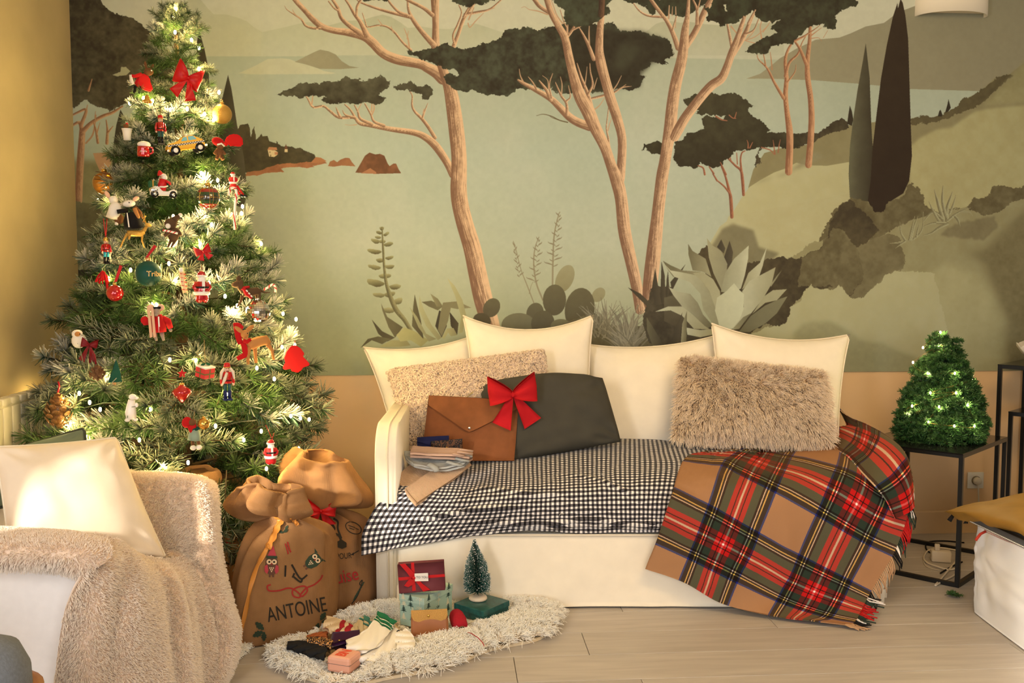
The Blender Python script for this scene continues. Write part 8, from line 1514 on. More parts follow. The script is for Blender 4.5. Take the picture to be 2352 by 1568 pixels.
# mint box printed with little trees (print is an in-script pattern of leaves on the paper)
M_mint = mat('mint_paper', (168, 196, 178), rough=.55); M_prt1 = mat('print_dark_fir', (44, 70, 62), rough=.6); M_prt2 = mat('print_cream_fir', (222, 214, 180), rough=.6)
MB, mlu, mlv, foot1 = quadbox('gift_box', 'mint green gift box printed with fir trees, under the burgundy box', (974, 1446), (918, 1434), (1041, 1410), .118, M_mint, .026, mat('mint_paper_lid', (176, 202, 184), rough=.55))
def face_prints(root, lu, lv, z0, z1, n, over, seed, top=None):
    r = random.Random(seed); bmd, bml = bmesh.new(), bmesh.new()
    def fir(bm, M, s, k):
        if k == 0:
            for q in range(4): y = s * (.8 - q * .26); w = s * (.20 + q * .15); add_prism(bm, [(0, y + s * .28), (-w, y - s * .04), (-w * .3, y), (0, y - s * .06), (w * .3, y), (w, y - s * .04)], .0004, M)
            add_prism(bm, [(-s * .03, -s * .35), (s * .03, -s * .35), (s * .03, 0), (-s * .03, 0)], .0004, M)
        else:
            for q in range(5): a = -1.3 + q * .65; add_prism(bm, [(0, 0), (math.sin(a) * s * .5 - .1 * s, s * .5 * math.cos(a)), (math.sin(a) * s * .8, s * .55 * math.cos(a) - .1 * s), (math.sin(a) * s * .45 + .06 * s, s * .3 * math.cos(a))], .0004, M)
            add_prism(bm, [(-s * .03, -s * .7), (s * .03, -s * .7), (s * .03, .1 * s), (-s * .03, .1 * s)], .0004, M)
    for side in range(2):
        L_ = lv if side == 0 else lu
        for q in range(n):
            x = (q % 3 + .5) / 3 * L_ - L_ / 2 + r.uniform(-.006, .006); z = z0 + (z1 - z0) * ((q // 3 + .5) / (n / 3)) + r.uniform(-.004, .004); s = r.uniform(.020, .026)
            x = max(min(x, L_ / 2 - .017), -L_ / 2 + .017)
            M = (Matrix.Translation((-lu / 2 - over, -x, z)) @ Matrix(((0, 0, -1, 0), (-1, 0, 0, 0), (0, 1, 0, 0), (0, 0, 0, 1)))) if side == 0 else (Matrix.Translation((x, -lv / 2 - over, z)) @ Matrix(((1, 0, 0, 0), (0, 0, -1, 0), (0, 1, 0, 0), (0, 0, 0, 1))))
            fir(bmd if (q + side) % 2 else bml, M, s, (q + side) % 3 == 2)
    if top:
        for q in range(8): fir(bmd if q % 3 else bml, Matrix.Translation((r.uniform(-lu * .38, lu * .38), r.uniform(-lv * .38, lv * .38), top)) @ Matrix.Rotation(r.uniform(0, 6.28), 4, 'Z'), r.uniform(.018, .024), q % 2)
    for b, m, nme in ((bmd, M_prt1, 'fir_print'), (bml, M_prt2, 'pale_fir_print')): bm_obj(nme, b, m, root, smooth=False, world=False)['kind'] = 'stuff'
face_prints(MB, mlu, mlv, .012, .088, 9, .0004, 3); face_prints(MB, mlu, mlv, .092, .116, 3, .003, 4, top=.1185)
# burgundy box standing on it
ztop = GZ + .118 + .001; M_bur = mat('burgundy_paper', (104, 46, 52), rough=.7, noise=.04)
dB = F(970, 1358, ztop).y - .02
BB = empty('gift_box', P(968, 1357, dB), 'burgundy gift box with red ribbon and white tag, stood on the mint box', 'gift box'); BK = mpp(dB)
_, BG, BN_ = quad_slab('box', [(914, 1294, dB), (1019, 1287, dB), (1023, 1351, dB), (918, 1359, dB)], .036, M_bur, BB, n=6); sB = dB - .018
_, _, _ = quad_slab('lid_edge', [(914, 1294, dB - .009), (1019, 1287, dB - .009), (1023, 1351, dB - .009), (918, 1359, dB - .009)], .0205, mat('burgundy_lid', (110, 50, 56), rough=.7), BB, n=4)
sB -= .0015
def flat(name, pts, d, m, parent, th=.0012):
    bm = bmesh.new(); a = [bm.verts.new(P(x, y, d)) for x, y in pts]; b = [bm.verts.new(P(x, y, d) + Vector((0, th, 0))) for x, y in pts]; bm.faces.new(a); bm.faces.new(b[::-1]); n = len(a)
    for k in range(n): bm.faces.new((a[k], b[k], b[(k + 1) % n], a[(k + 1) % n]))
    return bm_obj(name, bm, m, parent, smooth=False)
M_rib = mat('red_satin', (196, 22, 26)); flat('ribbon', [(915, 1326), (1021, 1318), (1022, 1324), (916, 1333)], sB - .001, M_rib, BB); flat('ribbon', [(944, 1292), (951, 1291.5), (955, 1356), (947, 1357)], sB - .001, M_rib, BB)
flat('tag', [(952, 1317), (983, 1315.5), (984, 1334), (953, 1334.5)], sB - .0115, mat('paper_tag', (240, 232, 220), rough=.6), BB)
tM = Matrix.Translation(P(969.5, 1325.5, sB - .0128)) @ Matrix.Rotation(PI / 2, 4, 'X'); text_mesh('lettering', 'TO YOU', 7.2 * BK, tM, mat('tag_ink', (90, 86, 82), rough=.6), BB, depth=.0002)
for q in ([(918, 1296), (930, 1294), (953, 1318), (950, 1330), (946, 1330), (934, 1314)], [(952, 1326), (958, 1326), (970, 1340), (988, 1354), (972, 1358), (962, 1344), (952, 1332)], [(950, 1324), (956, 1328), (952, 1340), (938, 1348), (928, 1345), (938, 1332)]): flat('bow_loop', q, sB - .006, M_rib, BB, .003)
bm = bmesh.new(); add_ell(bm, P(950, 1327, sB - .013), (.007, .004, .006)); bm_obj('knot', bm, M_rib, BB)
# dark green box and bottle brush tree
M_dg = mat('dark_green_paper', (30, 84, 80), rough=.3, noise=.4, nscale=60, spec=.5)
GB, glu, glv, foot2 = quadbox('gift_box', 'flat dark green gift box with tiny gold dots, under the bottle brush tree', (1111, 1430), (1045, 1410), (1168, 1404), .044, M_dg, .022, M_dg)
bm = bmesh.new(); r = random.Random(5)
for q in range(70):
    f = q % 3; p = (r.uniform(-glu, glu) * .46, r.uniform(-glv, glv) * .46, .0445) if f == 0 else ((-glu / 2 - .0028, r.uniform(-glv, glv) * .46, r.uniform(.004, .04)) if f == 1 else (r.uniform(-glu, glu) * .46, -glv / 2 - .0028, r.uniform(.004, .04)))
    add_ell(bm, p, (.0019, .0019, .0019), 6, 4)
bm_obj('gold_dot', bm, mat('gold_print_dot', (244, 232, 196), rough=.4), GB)['kind'] = 'stuff'
gtop = GZ + .044 + .0008; bp_ = F(1098, 1376, gtop); BT = empty('bottle_brush_tree', bp_, 'snowy green bottle brush tree on a wooden disc, standing on the dark green box', 'mini tree'); kb = mpp(bp_.y)
bm = bmesh.new(); add_lathe(bm, [(0, 0), (20 * kb, 0), (22 * kb, 3 * kb), (20 * kb, 8 * kb), (10 * kb, 11 * kb), (0, 11.5 * kb)], bp_, 24); bm_obj('base', bm, mat('pearl_disc', (228, 206, 178), rough=.35, coat=.4), BT)
tt_ = bp_ + Vector((-8 * kb, 0, 143 * kb)); bm = bmesh.new(); add_tube(bm, [bp_ + Vector((0, 0, 9 * kb)), tt_], .0018, 6); bm_obj('stem', bm, mat('wire', (90, 84, 70), rough=.4, metal=.8), BT)
r = np.random.default_rng(8); n = 7000; f = r.uniform(.09, 1, n) ** .85; a = r.uniform(0, 6.28, n); base_ = np.array(bp_)[None] + (np.array(tt_ - bp_))[None] * f[:, None]; prof_ = np.interp(f, [.06, .12, .3, .55, .85, 1], [22, 31, 32, 25, 9, 2.5]) * kb * r.uniform(.8, 1.08, n)
d = np.stack([np.cos(a), np.sin(a), r.normal(.15, .12, n)], 1); pts = base_[:, None] + d[:, None] * (prof_[:, None] * np.linspace(0, 1, 3)[None])[..., None]
hm = hair_mat('bristle', (10, 52, 46), (24, 86, 76), var=.3); e_ = [x for x in hm.node_tree.nodes if x.type == 'VALTORGB'][0].color_ramp; x_ = e_.elements.new(.94); x_.color = lin((30, 94, 84)) + (1,); x_ = e_.elements.new(.97); x_.color = lin((225, 226, 220)) + (1,)
hair_curves('bristles', pts, .0008, .9, hm, BT)
bm = bmesh.new(); k_ = r.choice(n, 300, replace=False)
for q in k_: add_ell(bm, pts[q, -1], (.0017,) * 3, 5, 4)
bm_obj('snow_fleck', bm, mat('snow_paint', (236, 236, 232), rough=.8), BT)['kind'] = 'stuff'
# tan pouch
dP = F(985, 1458, GZ).y - .012; M_tanl = mat('tan_leather', (158, 96, 50), rough=.45, noise=.06, nscale=30, spec=.4)
PO = empty('pouch', P(985, 1458, dP), 'tan leather pouch with a gold glitter flap, leaning on the mint box', 'pouch')
quad_slab('body', [(945, 1404, dP + .012), (1027, 1400, dP + .012), (1031, 1452, dP - .006), (946, 1463, dP - .006)], .018, M_tanl, PO, bulge=.006, n=12)
flat('flap', [(944, 1402), (1027, 1398), (1028, 1412), (1024, 1421), (1014, 1425), (960, 1428), (950, 1425), (945, 1416)], dP - .008, mat('gold_glitter_leather', (206, 156, 84), rough=.3, metal=.4, noise=.3, nscale=500, bump=.6, bscale=500), PO, .003)
bm = bmesh.new(); add_ell(bm, P(984, 1414, dP - .010), (.005, .003, .005)); bm_obj('snap', bm, mat('brass', (214, 176, 92)), PO)
# spool of red twine
sp_ = P(1053, 1426, F(1054, 1449, GZ).y); ax = Vector((.30, -.9, -.30)).normalized(); SPO = empty('twine_spool', sp_ - Vector((0, 0, .03)), 'spool of red baker\'s twine lying on the sheepskin', 'spool'); R3 = ax.to_track_quat('Z', 'Y').to_matrix()
bm = bmesh.new(); add_lathe(bm, [(.010, -.042), (.022, -.044), (.027, -.03), (.030, 0), (.027, .03), (.024, .043), (.012, .044)], sp_, 28, R3); bm_obj('thread', bm, mat('red_twine', (178, 24, 40), rough=.8, bump=1, bscale=400), SPO)
bm = bmesh.new(); add_lathe(bm, [(.0125, .040), (.0125, .048), (.0095, .048), (.0085, .02), (0, .02)], sp_, 20, R3); bm_obj('core', bm, mat('card_core', (120, 92, 60), rough=.8), SPO)
bm = bmesh.new(); add_tube(bm, [P(1070, 1450, sp_.y - .03), F(1082, 1454, .095), F(1098, 1464, .095), F(1108, 1475, .092), F(1112, 1483, .086)], .0014, 6); bm_obj('loose_end', bm, mat('red_twine', (178, 24, 40)), SPO)
# pink jewellery box
M_pinkb = mat('blush_leather', (232, 170, 144), rough=.5, spec=.4)
JB, jlu, jlv, foot3 = quadbox('jewellery_box', 'blush pink travel jewellery box with red monogram, at the front of the sheepskin', (803, 1551), (746, 1546), (838, 1530), .054, M_pinkb, bevel=.010, z0=.025, cat='jewellery box')
bm = bmesh.new(); add_box(bm, (0, 0, .030), (jlu + .001, jlv + .001, .003), bevel=.0015); bm_obj('zip', bm, mat('zip_grey', (150, 118, 108), rough=.4, metal=.3), JB, world=False)
text_mesh('lettering', 'BN', .050, Matrix.Translation((0, 0, .0545)), mat('coral_print', (224, 78, 50), rough=.5), None, depth=.0003, bold=.0016, font_scale_x=.8).parent = JB
# socks and small things
def sock(name, label, line, widths, m, bands=(), lift=.045, group=None, th=.012, mid_rise=.008):
    S = spline1(np.array([(x, y) for x, y in line], float), 40); Wd = spline1(np.array(widths, float), 40); T = np.gradient(S, axis=0); T /= np.linalg.norm(T, axis=1, keepdims=True)
    root = empty(name, F(*line[len(line) // 2], lift - .02), label, 'sock', group); G = np.zeros((40, 11, 3))
    for j in range(40):
        for i, q in enumerate(np.linspace(-1, 1, 11)): x, y = S[j, 0] - T[j, 1] * Wd[j] * q, S[j, 1] + T[j, 0] * Wd[j] * q; G[j, i] = F(x, y, lift + mid_rise * (1 - q * q) + .003 * math.sin(j * .5 + i))
    cloth('knit', G, m, root, thick=th)
    for (a, b, mm) in bands:
        j0, j1 = int(a * 39), max(int(b * 39), int(a * 39) + 1); H = G[j0:j1 + 1].copy(); N = grid_normals(H) if len(H) > 1 else None; N = N * np.sign(N[..., 2:3]); cloth('stripe', H + N * .0012, mm, root, thick=th + .0015)
    return root, G
M_sockw = mat('white_cotton', (250, 242, 228), rough=.9, bump=.3, bscale=260); M_sockg = mat('green_knit', (24, 112, 74), rough=.9); M_sockr = mat('red_knit', (170, 30, 40), rough=.9); M_sockc = mat('cream_knit', (228, 200, 158), rough=.95, bump=.5, bscale=300); M_teal = mat('teal_knit', (60, 118, 108), rough=.9)
sock('sock', 'grey and teal striped sock half under the white socks', [(848, 1424), (834, 1436), (822, 1450), (812, 1466)], [12, 14, 14, 12], mat('stone_knit', (196, 176, 140), rough=.95), ((.0, .16, M_teal), (.24, .3, M_teal)), lift=.055)
sock('sock', 'white sock lying under the green banded one', [(916, 1450), (896, 1472), (872, 1496), (846, 1506), (826, 1508)], [20, 20, 21, 15, 8], M_sockw, lift=.045, group=None)
rs, gs = sock('sock', 'white sock with a green cuff band and a small black heart', [(890, 1418), (876, 1440), (856, 1464), (830, 1478), (796, 1482)], [23, 21, 22, 19, 9], M_sockw, ((0, .12, M_sockg), (.15, .18, M_sockg), (.21, .24, M_sockg)), lift=.068)
bm = bmesh.new(); hp = F(882, 1437, .0835); add_prism(bm, [(.009 * math.sin(t) ** 3, .0075 * (math.cos(t) - .35 * math.cos(2 * t) - .15 * math.cos(3 * t))) for t in np.linspace(0, 6.28, 20)[:-1]], .001, Matrix.Translation(hp) @ Matrix.Rotation(-.4, 4, 'X')); bm_obj('heart', bm, mat('heart_black', (26, 24, 28), rough=.8), rs)
rw, gw = sock('sock', 'white sock with black script lettering beside the tan pouch', [(918, 1452), (926, 1466), (934, 1480), (944, 1492)], [14, 20, 20, 11], M_sockw, lift=.052)
sw = Surf(gw, False)
for q in ([(911, 1450), (916, 1447), (918, 1452), (923, 1450), (926, 1454)], [(924, 1450), (930, 1448), (932, 1454), (938, 1453), (942, 1456)]): decal_line(sw, q, 1.2, mat('heart_black', (26, 24, 28)), rw, 'lettering', .008)
sock('sock', 'cream knitted sock cuff with two red bands at the back of the pile', [(746, 1430), (768, 1438), (790, 1448), (808, 1458)], [12, 15, 15, 12], M_sockc, ((.5, .62, M_sockr), (.74, .9, M_sockr)), lift=.055, th=.018)
sock('sock', 'plain black sock at the left end of the sheepskin', [(660, 1482), (690, 1486), (720, 1494), (748, 1502)], [6, 12, 14, 12], mat('black_knit', (26, 26, 28), rough=.9), lift=.062)
sock('scarf', 'leopard print scarf corner between the black sock and the purple wallet', [(706, 1470), (724, 1472), (744, 1476), (762, 1480)], [4, 7, 9, 9], M_leo2, lift=.064)[0]['category'] = 'scarf'
sock('felt_swatch', 'flat orange brown suede swatch behind the leopard scarf', [(706, 1464), (730, 1460), (752, 1458)], [2, 5, 6], mat('rust_suede', (178, 100, 54), rough=.9), lift=.035)[0]['category'] = 'fabric'
PW_ = empty('wallet', F(790, 1490, .05), 'glossy purple leather wallet lying in front of the socks', 'wallet'); M_pur = mat('purple_leather', (56, 22, 62), rough=.28, spec=.5)
for k, (dz, q) in enumerate(((.045, [(758, 1478), (828, 1466), (824, 1482), (756, 1496)]), (.066, [(764, 1456), (826, 1450), (826, 1464), (756, 1484)]))):
    A_ = np.array([tuple(F(x, y, dz)) for x, y in q]); G = net(np.array([[A_[0], A_[1]], [A_[3], A_[2]]]), 8, 8); cloth('leaf', G, M_pur, PW_, thick=.014)
bm = bmesh.new(); add_ell(bm, F(779, 1470, .076), (.004, .003, .003)); bm_obj('snap', bm, mat('brass', (214, 176, 92)), PW_)
quadbox('phone_case', 'flat gold edged case under the purple wallet', (760, 1502), (738, 1490), (782, 1490), .012, mat('champagne_metal', (206, 178, 128), rough=.3, metal=.6), z0=.038, cat='case', bevel=.004)
foot = [foot1, foot2, foot3, [F(945, 1462, .03), F(1031, 1452, .03), F(1027, 1430, .03), F(945, 1440, .03)], [F(x, y, .03) for x, y in ((660, 1488), (672, 1476), (700, 1462), (752, 1430), (850, 1422), (904, 1420), (940, 1456), (946, 1488), (850, 1508), (750, 1512))], [F(x, y, .03) for x, y in ((1038, 1448), (1070, 1448), (1066, 1425), (1040, 1425))]]
sheepskin('sheepskin_rug', 'cream curly sheepskin rug on the floor under the presents', [(622, 1500), (650, 1482), (706, 1462), (766, 1432), (836, 1406), (904, 1397), (980, 1400), (1080, 1398), (1180, 1390), (1262, 1398), (1284, 1414), (1264, 1446), (1226, 1468), (1130, 1488), (1060, 1516), (1000, 1534), (900, 1552), (800, 1570), (710, 1556), (650, 1532)], 44000, .056, foot, seed=21, radius=.0014, hump=.022)
sheepskin('sheepskin', 'end of a second sheepskin showing between armchair and owl sack', [(530, 1470), (562, 1462), (572, 1476), (556, 1496), (530, 1530), (500, 1566), (470, 1590), (440, 1570), (480, 1510)], 5000, .034, seed=31)
# ============================================================ SIDE TABLES, SMALL FIR, BED ON THE RIGHT
M_blackm = mat('black_steel', (22, 21, 20), rough=.4, spec=.4); M_blackg = mat('black_glass', (26, 26, 26), rough=.12, spec=.5)
def side_table(label, corners, zt, t=.018, bottom=True, shelf=True):
    cs = [Vector((x, y, 0)) for x, y in corners]; c = sum(cs, Vector()) / 4; root = empty('side_table', c, label, 'side table', 'black steel side tables'); ang = math.atan2(cs[1].y - cs[0].y, cs[1].x - cs[0].x); R3 = Matrix.Rotation(ang, 3, 'Z')
    ins = [p + (c - p).normalized() * t * .7 for p in cs]
    for p in ins: bm = bmesh.new(); add_box(bm, (p.x, p.y, zt / 2), (t, t, zt), R3, bevel=.001, seg=1); bm_obj('leg', bm, M_blackm, root, smooth=False)
    for z, nm in ((zt - t / 2, 'top_rail'), (t / 2, 'foot_rail')):
        if z < .1 and not bottom: continue
        for a, b in zip(ins, ins[1:] + ins[:1]):
            bm = bmesh.new(); d = b - a; R2 = Matrix.Rotation(math.atan2(d.y, d.x), 3, 'Z'); add_box(bm, ((a.x + b.x) / 2, (a.y + b.y) / 2, z), (d.length - t, t, t), R2); bm_obj(nm, bm, M_blackm, root, smooth=False)
    bm = bmesh.new(); a = [bm.verts.new((p.x, p.y, zt + .0015)) for p in cs]; b = [bm.verts.new((p.x, p.y, zt - .004)) for p in cs]; bm.faces.new(a); bm.faces.new(b[::-1])
    for k in range(4): bm.faces.new((a[k], b[k], b[(k + 1) % 4], a[(k + 1) % 4]))
    bm_obj('tabletop', bm, M_blackg, root, smooth=False); return root
ZT = .576
side_table('low black steel side table carrying the small lit fir', [(1.90, 3.90), (2.31, 4.32), (1.97, 4.62), (1.575, 4.20)], ZT)
TZ = P(2296, 837, 4.5).z; side_table('tallest black steel side table at the right edge of the picture', [(2.345, 4.5), (2.66, 4.18), (2.94, 4.46), (2.62, 4.77)], TZ)
side_table('middle black steel side table nested under the tallest one', [(2.40, 4.49), (2.66, 4.24), (2.88, 4.47), (2.62, 4.70)], P(2303, 946, 4.48).z)
HN = empty('shell_dish', P(2345, 846, 4.45), 'white shell shaped dish on the tallest black side table', 'dish')
bm = bmesh.new(); hz = TZ + .002; c = Vector((2.60, 4.47, hz))
add_lathe(bm, [(0, .0), (.05, .0), (.09, .02), (.135, .05), (.165, .095), (.160, .096), (.128, .055), (.085, .027), (.04, .01), (0, .008)], c, 28)
for v in bm.verts: a = math.atan2(v.co.y - c.y, v.co.x - c.x); rr = math.hypot(v.co.x - c.x, v.co.y - c.y); v.co.z += .012 * math.cos(a * 9) * (rr / .165) ** 2
bm_obj('bowl', bm, mat('porcelain', (248, 240, 232)), HN)
# small fir
fb = F(2160, 1008, ZT + .002); FT = P(2158, 772, fb.y); FIR = empty('fir_tree', fb, 'small fresh green fir tree with lights on the low black side table', 'fir tree')
kf = mpp(fb.y); FPROF = [(772, 4), (790, 14), (812, 26), (840, 48), (870, 62), (900, 74), (930, 84), (960, 90), (985, 94), (1004, 92)]
_fz = np.array([P(2160, y, fb.y).z for y, _ in FPROF])[::-1]; _fr = np.array([w * kf for _, w in FPROF])[::-1]
f_rad = lambda z: float(np.interp(z, _fz, _fr))
M_firn = attr_mat('fir_needle', rough=.5, spec=.3); FSP = []
for k in range(4):
    r = np.random.default_rng(40 + k); L = .085; tw = [[(0, 0, 0), (L * .5, 0, .004), (L, r.uniform(-.008, .008), -.002)]]
    for s in (-1, 1):
        for t in (.3, .55): tw.append([(L * t, 0, 0), (L * t + .022, s * .018, .002), (L * t + .042, s * .032, .0)])
    FSP.append(needle_mesh('fir_sprig', tw, 1250, .021, .0016, (44, 84, 36), (120, 150, 90), .25, 16, M_firn, ang=(45, 75), seed=50 + k, flat=.6))
rf = random.Random(3); z = fb.z + .012
def fsprig(base, az, el, s):
    o = bpy.data.objects.new('branch', rf.choice(FSP)); o.parent = FIR; COL.objects.link(o); d = Vector((math.cos(az) * math.cos(el), math.sin(az) * math.cos(el), math.sin(el))); y = Vector((0, 0, 1)).cross(d).normalized(); zz = d.cross(y)
    o.matrix_local = Matrix.LocRotScale(base - fb, (Matrix((d, y, zz)).transposed() @ Matrix.Rotation(rf.uniform(-.5, .5), 3, 'X')).to_quaternion(), Vector((s, s, s)))
while z < FT.z - .035:
    R = f_rad(z); n = max(4, int(2 * PI * R / .042)); ph = rf.uniform(0, 6)
    for k in range(n):
        az = ph + 2 * PI * (k + rf.uniform(-.3, .3)) / n; s = rf.uniform(.8, 1.1) * (.7 + .4 * min(R / .15, 1)); rr = max(R * rf.uniform(.86, 1.05) - .085 * s, 0)
        if math.sin(az) > .5 and rf.random() < .5: continue
        fsprig(Vector((fb.x + math.cos(az) * rr, fb.y + math.sin(az) * rr, z + .01)), az, math.radians(rf.uniform(-22, 18)), s)
    z += .0265
for k in range(9): fsprig(Vector((FT.x, fb.y, FT.z - .075 + .003 * k)), 2.4 * k, math.radians(35 + 6 * k), .75)
bm = bmesh.new(); add_tube(bm, [fb, fb + Vector((0, 0, .2)), Vector((FT.x, fb.y, FT.z - .05))], [.014, .01, .003], 8); bm_obj('trunk', bm, mat('tree_bark', (78, 58, 38)), FIR)
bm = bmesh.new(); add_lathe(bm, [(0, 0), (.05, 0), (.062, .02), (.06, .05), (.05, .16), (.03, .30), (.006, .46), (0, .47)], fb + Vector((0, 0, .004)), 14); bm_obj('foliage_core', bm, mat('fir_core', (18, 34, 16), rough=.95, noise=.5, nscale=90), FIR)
def fir_front(x, y, lift=0.0):
    d = fb.y - .1
    for _ in range(12):
        p = P(x, y, d); r = f_rad(p.z); dx = p.x - fb.x; d = .5 * d + .5 * (fb.y - math.sqrt(max(r * r - dx * dx, 0)))
    return P(x, y, d - lift)
FST = empty('string_lights', fir_front(2160, 900), 'string of small warm lights on the little fir', 'string lights'); lamp_s = bpy.data.lights.new('small_bulb_light', 'POINT'); lamp_s.energy = .22; lamp_s.color = (1.0, .84, .42); lamp_s.shadow_soft_size = .006
FB_ = [(2160, 763), (2120, 798), (2156, 793), (2097, 832), (2131, 857), (2193, 857), (2234, 871), (2137, 902), (2196, 902), (2095, 932), (2084, 950), (2157, 934), (2132, 968), (2192, 978), (2238, 978), (2222, 930)]
for x, y in FB_: add_bulb(FST, fir_front(x, y, .008), .0042, lamp_s)
bm = bmesh.new(); add_tube(bm, [fir_front(x, y, .004) for x, y in spline1(np.array(FB_, float), 90)], .0006, 4); bm_obj('wire', bm, mat('copper_wire', (150, 110, 60), rough=.4, metal=.8), FST)
# bed / pouf with white cover
M_sheet = mat('white_bed_cover', (250, 250, 252), rough=.85, bump=.1, bscale=50)
BED = empty('daybed', (2.2, 3.0, 0), 'low daybed under a loose white cover at the right edge', 'daybed')
BX, BY = P(2226, 1399, F(2226, 1399).y).x, F(2226, 1399).y; nv, nu = 40, 120; G = np.zeros((nv, nu, 3)); pw = []
pth = [(2.75, BY), (1.98, BY), (BX + .05, BY - .008), (BX + .012, BY - .03), (BX, BY - .09), (BX - .004, 3.2), (BX, 2.2)]; S = spline1(np.array(pth), nu); wv = fbm(nv, nu, 18, 4, 77) * .030 + fbm(nv, nu, 6, 2, 78) * .011
for j in range(nv):
    f = j / (nv - 1); G[j, :, 0] = S[:, 0]; G[j, :, 1] = S[:, 1]; G[j, :, 2] = .375 * (1 - f) + .004 * f
N = grid_normals(G); N = N * np.sign(((np.array((2.3, 3.0, .2)) - G) * -N).sum(-1).mean()); G = G + N * (wv * np.sin(np.linspace(.5, PI, nv))[:, None] + .01 * np.sin(np.linspace(0, PI, nv))[:, None])[..., None]
G[..., 2] = np.maximum(G[..., 2], .004); cloth('cover', G, M_sheet, BED, thick=.004)
bm = bmesh.new(); add_box(bm, ((BX + 2.8) / 2 + .012, (BY + 2.2) / 2 - .012, .19), (2.8 - BX - .03, BY - 2.2 - .05, .355), bevel=.03, seg=3); bm_obj('mattress', bm, M_sheet, BED)
M_och = mat('ochre_velvet', (150, 112, 48), rough=.6, sheen=.6, noise=.10, nscale=9)
CU = empty('quilt', P(2300, 1200, 3.4), 'ochre velvet quilt with grey zipped underside folded on the daybed', 'quilt')
n = 40; fr, bk, Pb, nn = pillow_grid([(2168, 1174, 3.72), (2520, 1096, 3.76), (2720, 1290, 2.9), (2430, 1254, 2.9)], .115, bow=.07, n=n, wr=.03, seed=15, flat=.45)
pillow_mesh('velvet', fr, bk, M_och, CU, n)
q = [(2212, 1184, 3.67), (2480, 1134, 3.72), (2640, 1330, 2.95), (2424, 1284, 2.90)]; c = [np.array(P(*p)) for p in q]; t = np.linspace(0, 1, 14); a, b = np.meshgrid(t, t); G = c[0] * ((1 - a) * (1 - b))[..., None] + c[1] * (a * (1 - b))[..., None] + c[2] * (a * b)[..., None] + c[3] * ((1 - a) * b)[..., None]
cloth('underside', G, mat('slate_quilting', (84, 86, 92), rough=.85, noise=.05), CU, thick=.026)
bm = bmesh.new(); e_ = G[:, 0]
for k in range(60):
    f = k / 59; p = c[0] * (1 - f) + c[3] * f; add_box(bm, Vector(p) + Vector((-.006, -.002, -.006)), (.003, .006, .003))
bm_obj('zip_teeth', bm, mat('zip_white', (226, 222, 214), rough=.4), CU, smooth=False)['kind'] = 'stuff'
bm = bmesh.new(); add_tube(bm, [P(2190, 1182, 3.68), P(2184, 1190, 3.67), P(2180, 1196, 3.67)], [.006, .008, .009], 8); bm_obj('tassel', bm, M_blk, CU)
bm = bmesh.new()
for k in range(3): add_tube(bm, [P(2222, 1190, 3.64), P(2214 + k * 4, 1202, 3.63)], [.003, .002], 6)
bm_obj('tassel', bm, M_blk, CU)
BG_ = empty('pouch', P(2290, 1232, 3.4), 'red and white striped cloth pouch poking out under the ochre quilt', 'pouch')
G = net(pxnet([[(2262, 1208, 3.50), (2300, 1222, 3.40), (2345, 1240, 3.28)], [(2266, 1222, 3.48), (2300, 1238, 3.38), (2345, 1254, 3.26)]]), 30, 8); M_strp = mat('red_white_stripe', (230, 220, 210), rough=.9); nt = M_strp.node_tree; uvn = node(nt, 'ShaderNodeUVMap'); uvn.uv_map = 'UVMap'; sp = node(nt, 'ShaderNodeSeparateXYZ'); nt.links.new(uvn.outputs[0], sp.inputs[0]); rp = node(nt, 'ShaderNodeValToRGB'); rp.color_ramp.interpolation = 'CONSTANT'; e = rp.color_ramp.elements; e[0].color = lin((190, 90, 84)) + (1,); e[1].position = .4; e[1].color = lin((238, 228, 216)) + (1,)
nt.links.new(mathn(nt, 'FRACT', mathn(nt, 'MULTIPLY', sp.outputs[0], 130)), rp.inputs[0]); nt.links.new(rp.outputs[0], nt.nodes['Principled BSDF'].inputs['Base Color']); cloth('cloth', G, M_strp, BG_, thick=.014)
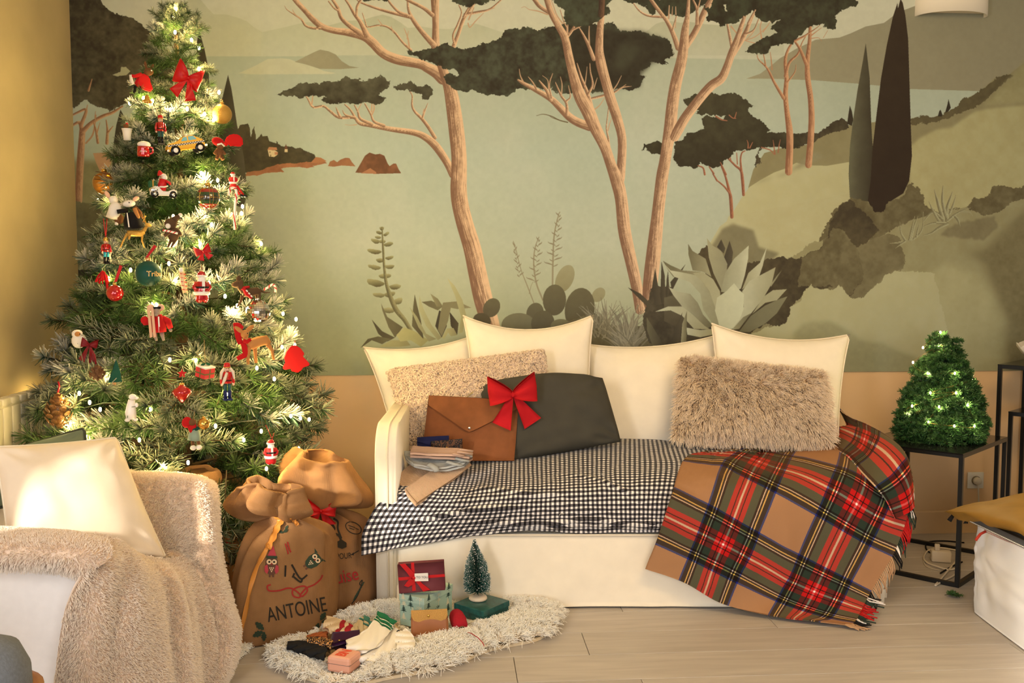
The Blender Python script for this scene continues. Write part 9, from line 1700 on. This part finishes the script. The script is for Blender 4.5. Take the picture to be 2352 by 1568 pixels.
bm = bmesh.new(); add_tube(bm, [P(2264, 1220, 3.47), P(2252, 1226, 3.47), P(2244, 1236, 3.46), P(2241, 1241, 3.46)], .005, 8); bm_obj('tie', bm, mat('red_tie', (186, 60, 44), rough=.7), BG_)
# adapter and cables on the floor
M_wcab = mat('white_cable', (226, 212, 192), rough=.45); AD = F(2165, 1292); ADP = empty('power_adapter', AD, 'white power adapter block on the floor under the low side table', 'adapter')
bm = bmesh.new(); add_box(bm, AD + Vector((0, .02, .027)), (.085, .05, .052), Matrix.Rotation(-.3, 3, 'Z'), bevel=.006); bm_obj('block', bm, M_wcab, ADP)
bm = bmesh.new(); add_box(bm, AD + Vector((-.018, .02, .068)), (.022, .02, .03), Matrix.Rotation(-.3, 3, 'Z'), bevel=.004); bm_obj('prong_plug', bm, M_wcab, ADP)
def cable(name, label, pts, r, m):
    root = empty(name, F(*pts[0], 0), label, 'cable'); S = spline1(np.array(pts, float), len(pts) * 8); bm = bmesh.new(); add_tube(bm, [F(x, y, r + .001) for x, y in S], r, 7); bm_obj('cord', bm, m, root)
cable('cable', 'thick white cable coiled round the power adapter', [(2200, 1264), (2160, 1258), (2132, 1264), (2122, 1280), (2130, 1292), (2150, 1300), (2180, 1308), (2205, 1302)], .0045, M_wcab); cable('cable', 'white cable doubled back in front of the power adapter', [(2204, 1278), (2186, 1300), (2164, 1326), (2148, 1344), (2166, 1334), (2190, 1322), (2206, 1310)], .0042, M_wcab); cable('cable', 'thin white cable leading from the adapter lead', [(2121, 1284), (2124, 1296), (2136, 1304), (2160, 1310)], .0018, M_wcab)
cable('cable', 'black cable running behind the power adapter', [(2215, 1246), (2170, 1242), (2134, 1244), (2126, 1254), (2132, 1266), (2148, 1274)], .0035, M_blk); cable('cable', 'black cable crossing under the white loop', [(2160, 1316), (2176, 1306), (2196, 1296), (2210, 1290)], .0035, M_blk)
TWG = bpy.data.objects.new('fir_twig', FSP[0].copy()); TWG.location = F(2170, 1366, .012); TWG.rotation_euler = (0, 0, .3); TWG.scale = (.7, .7, .5); COL.objects.link(TWG); tag(TWG, 'fallen dark green fir twig on the floor before the side table', 'twig')
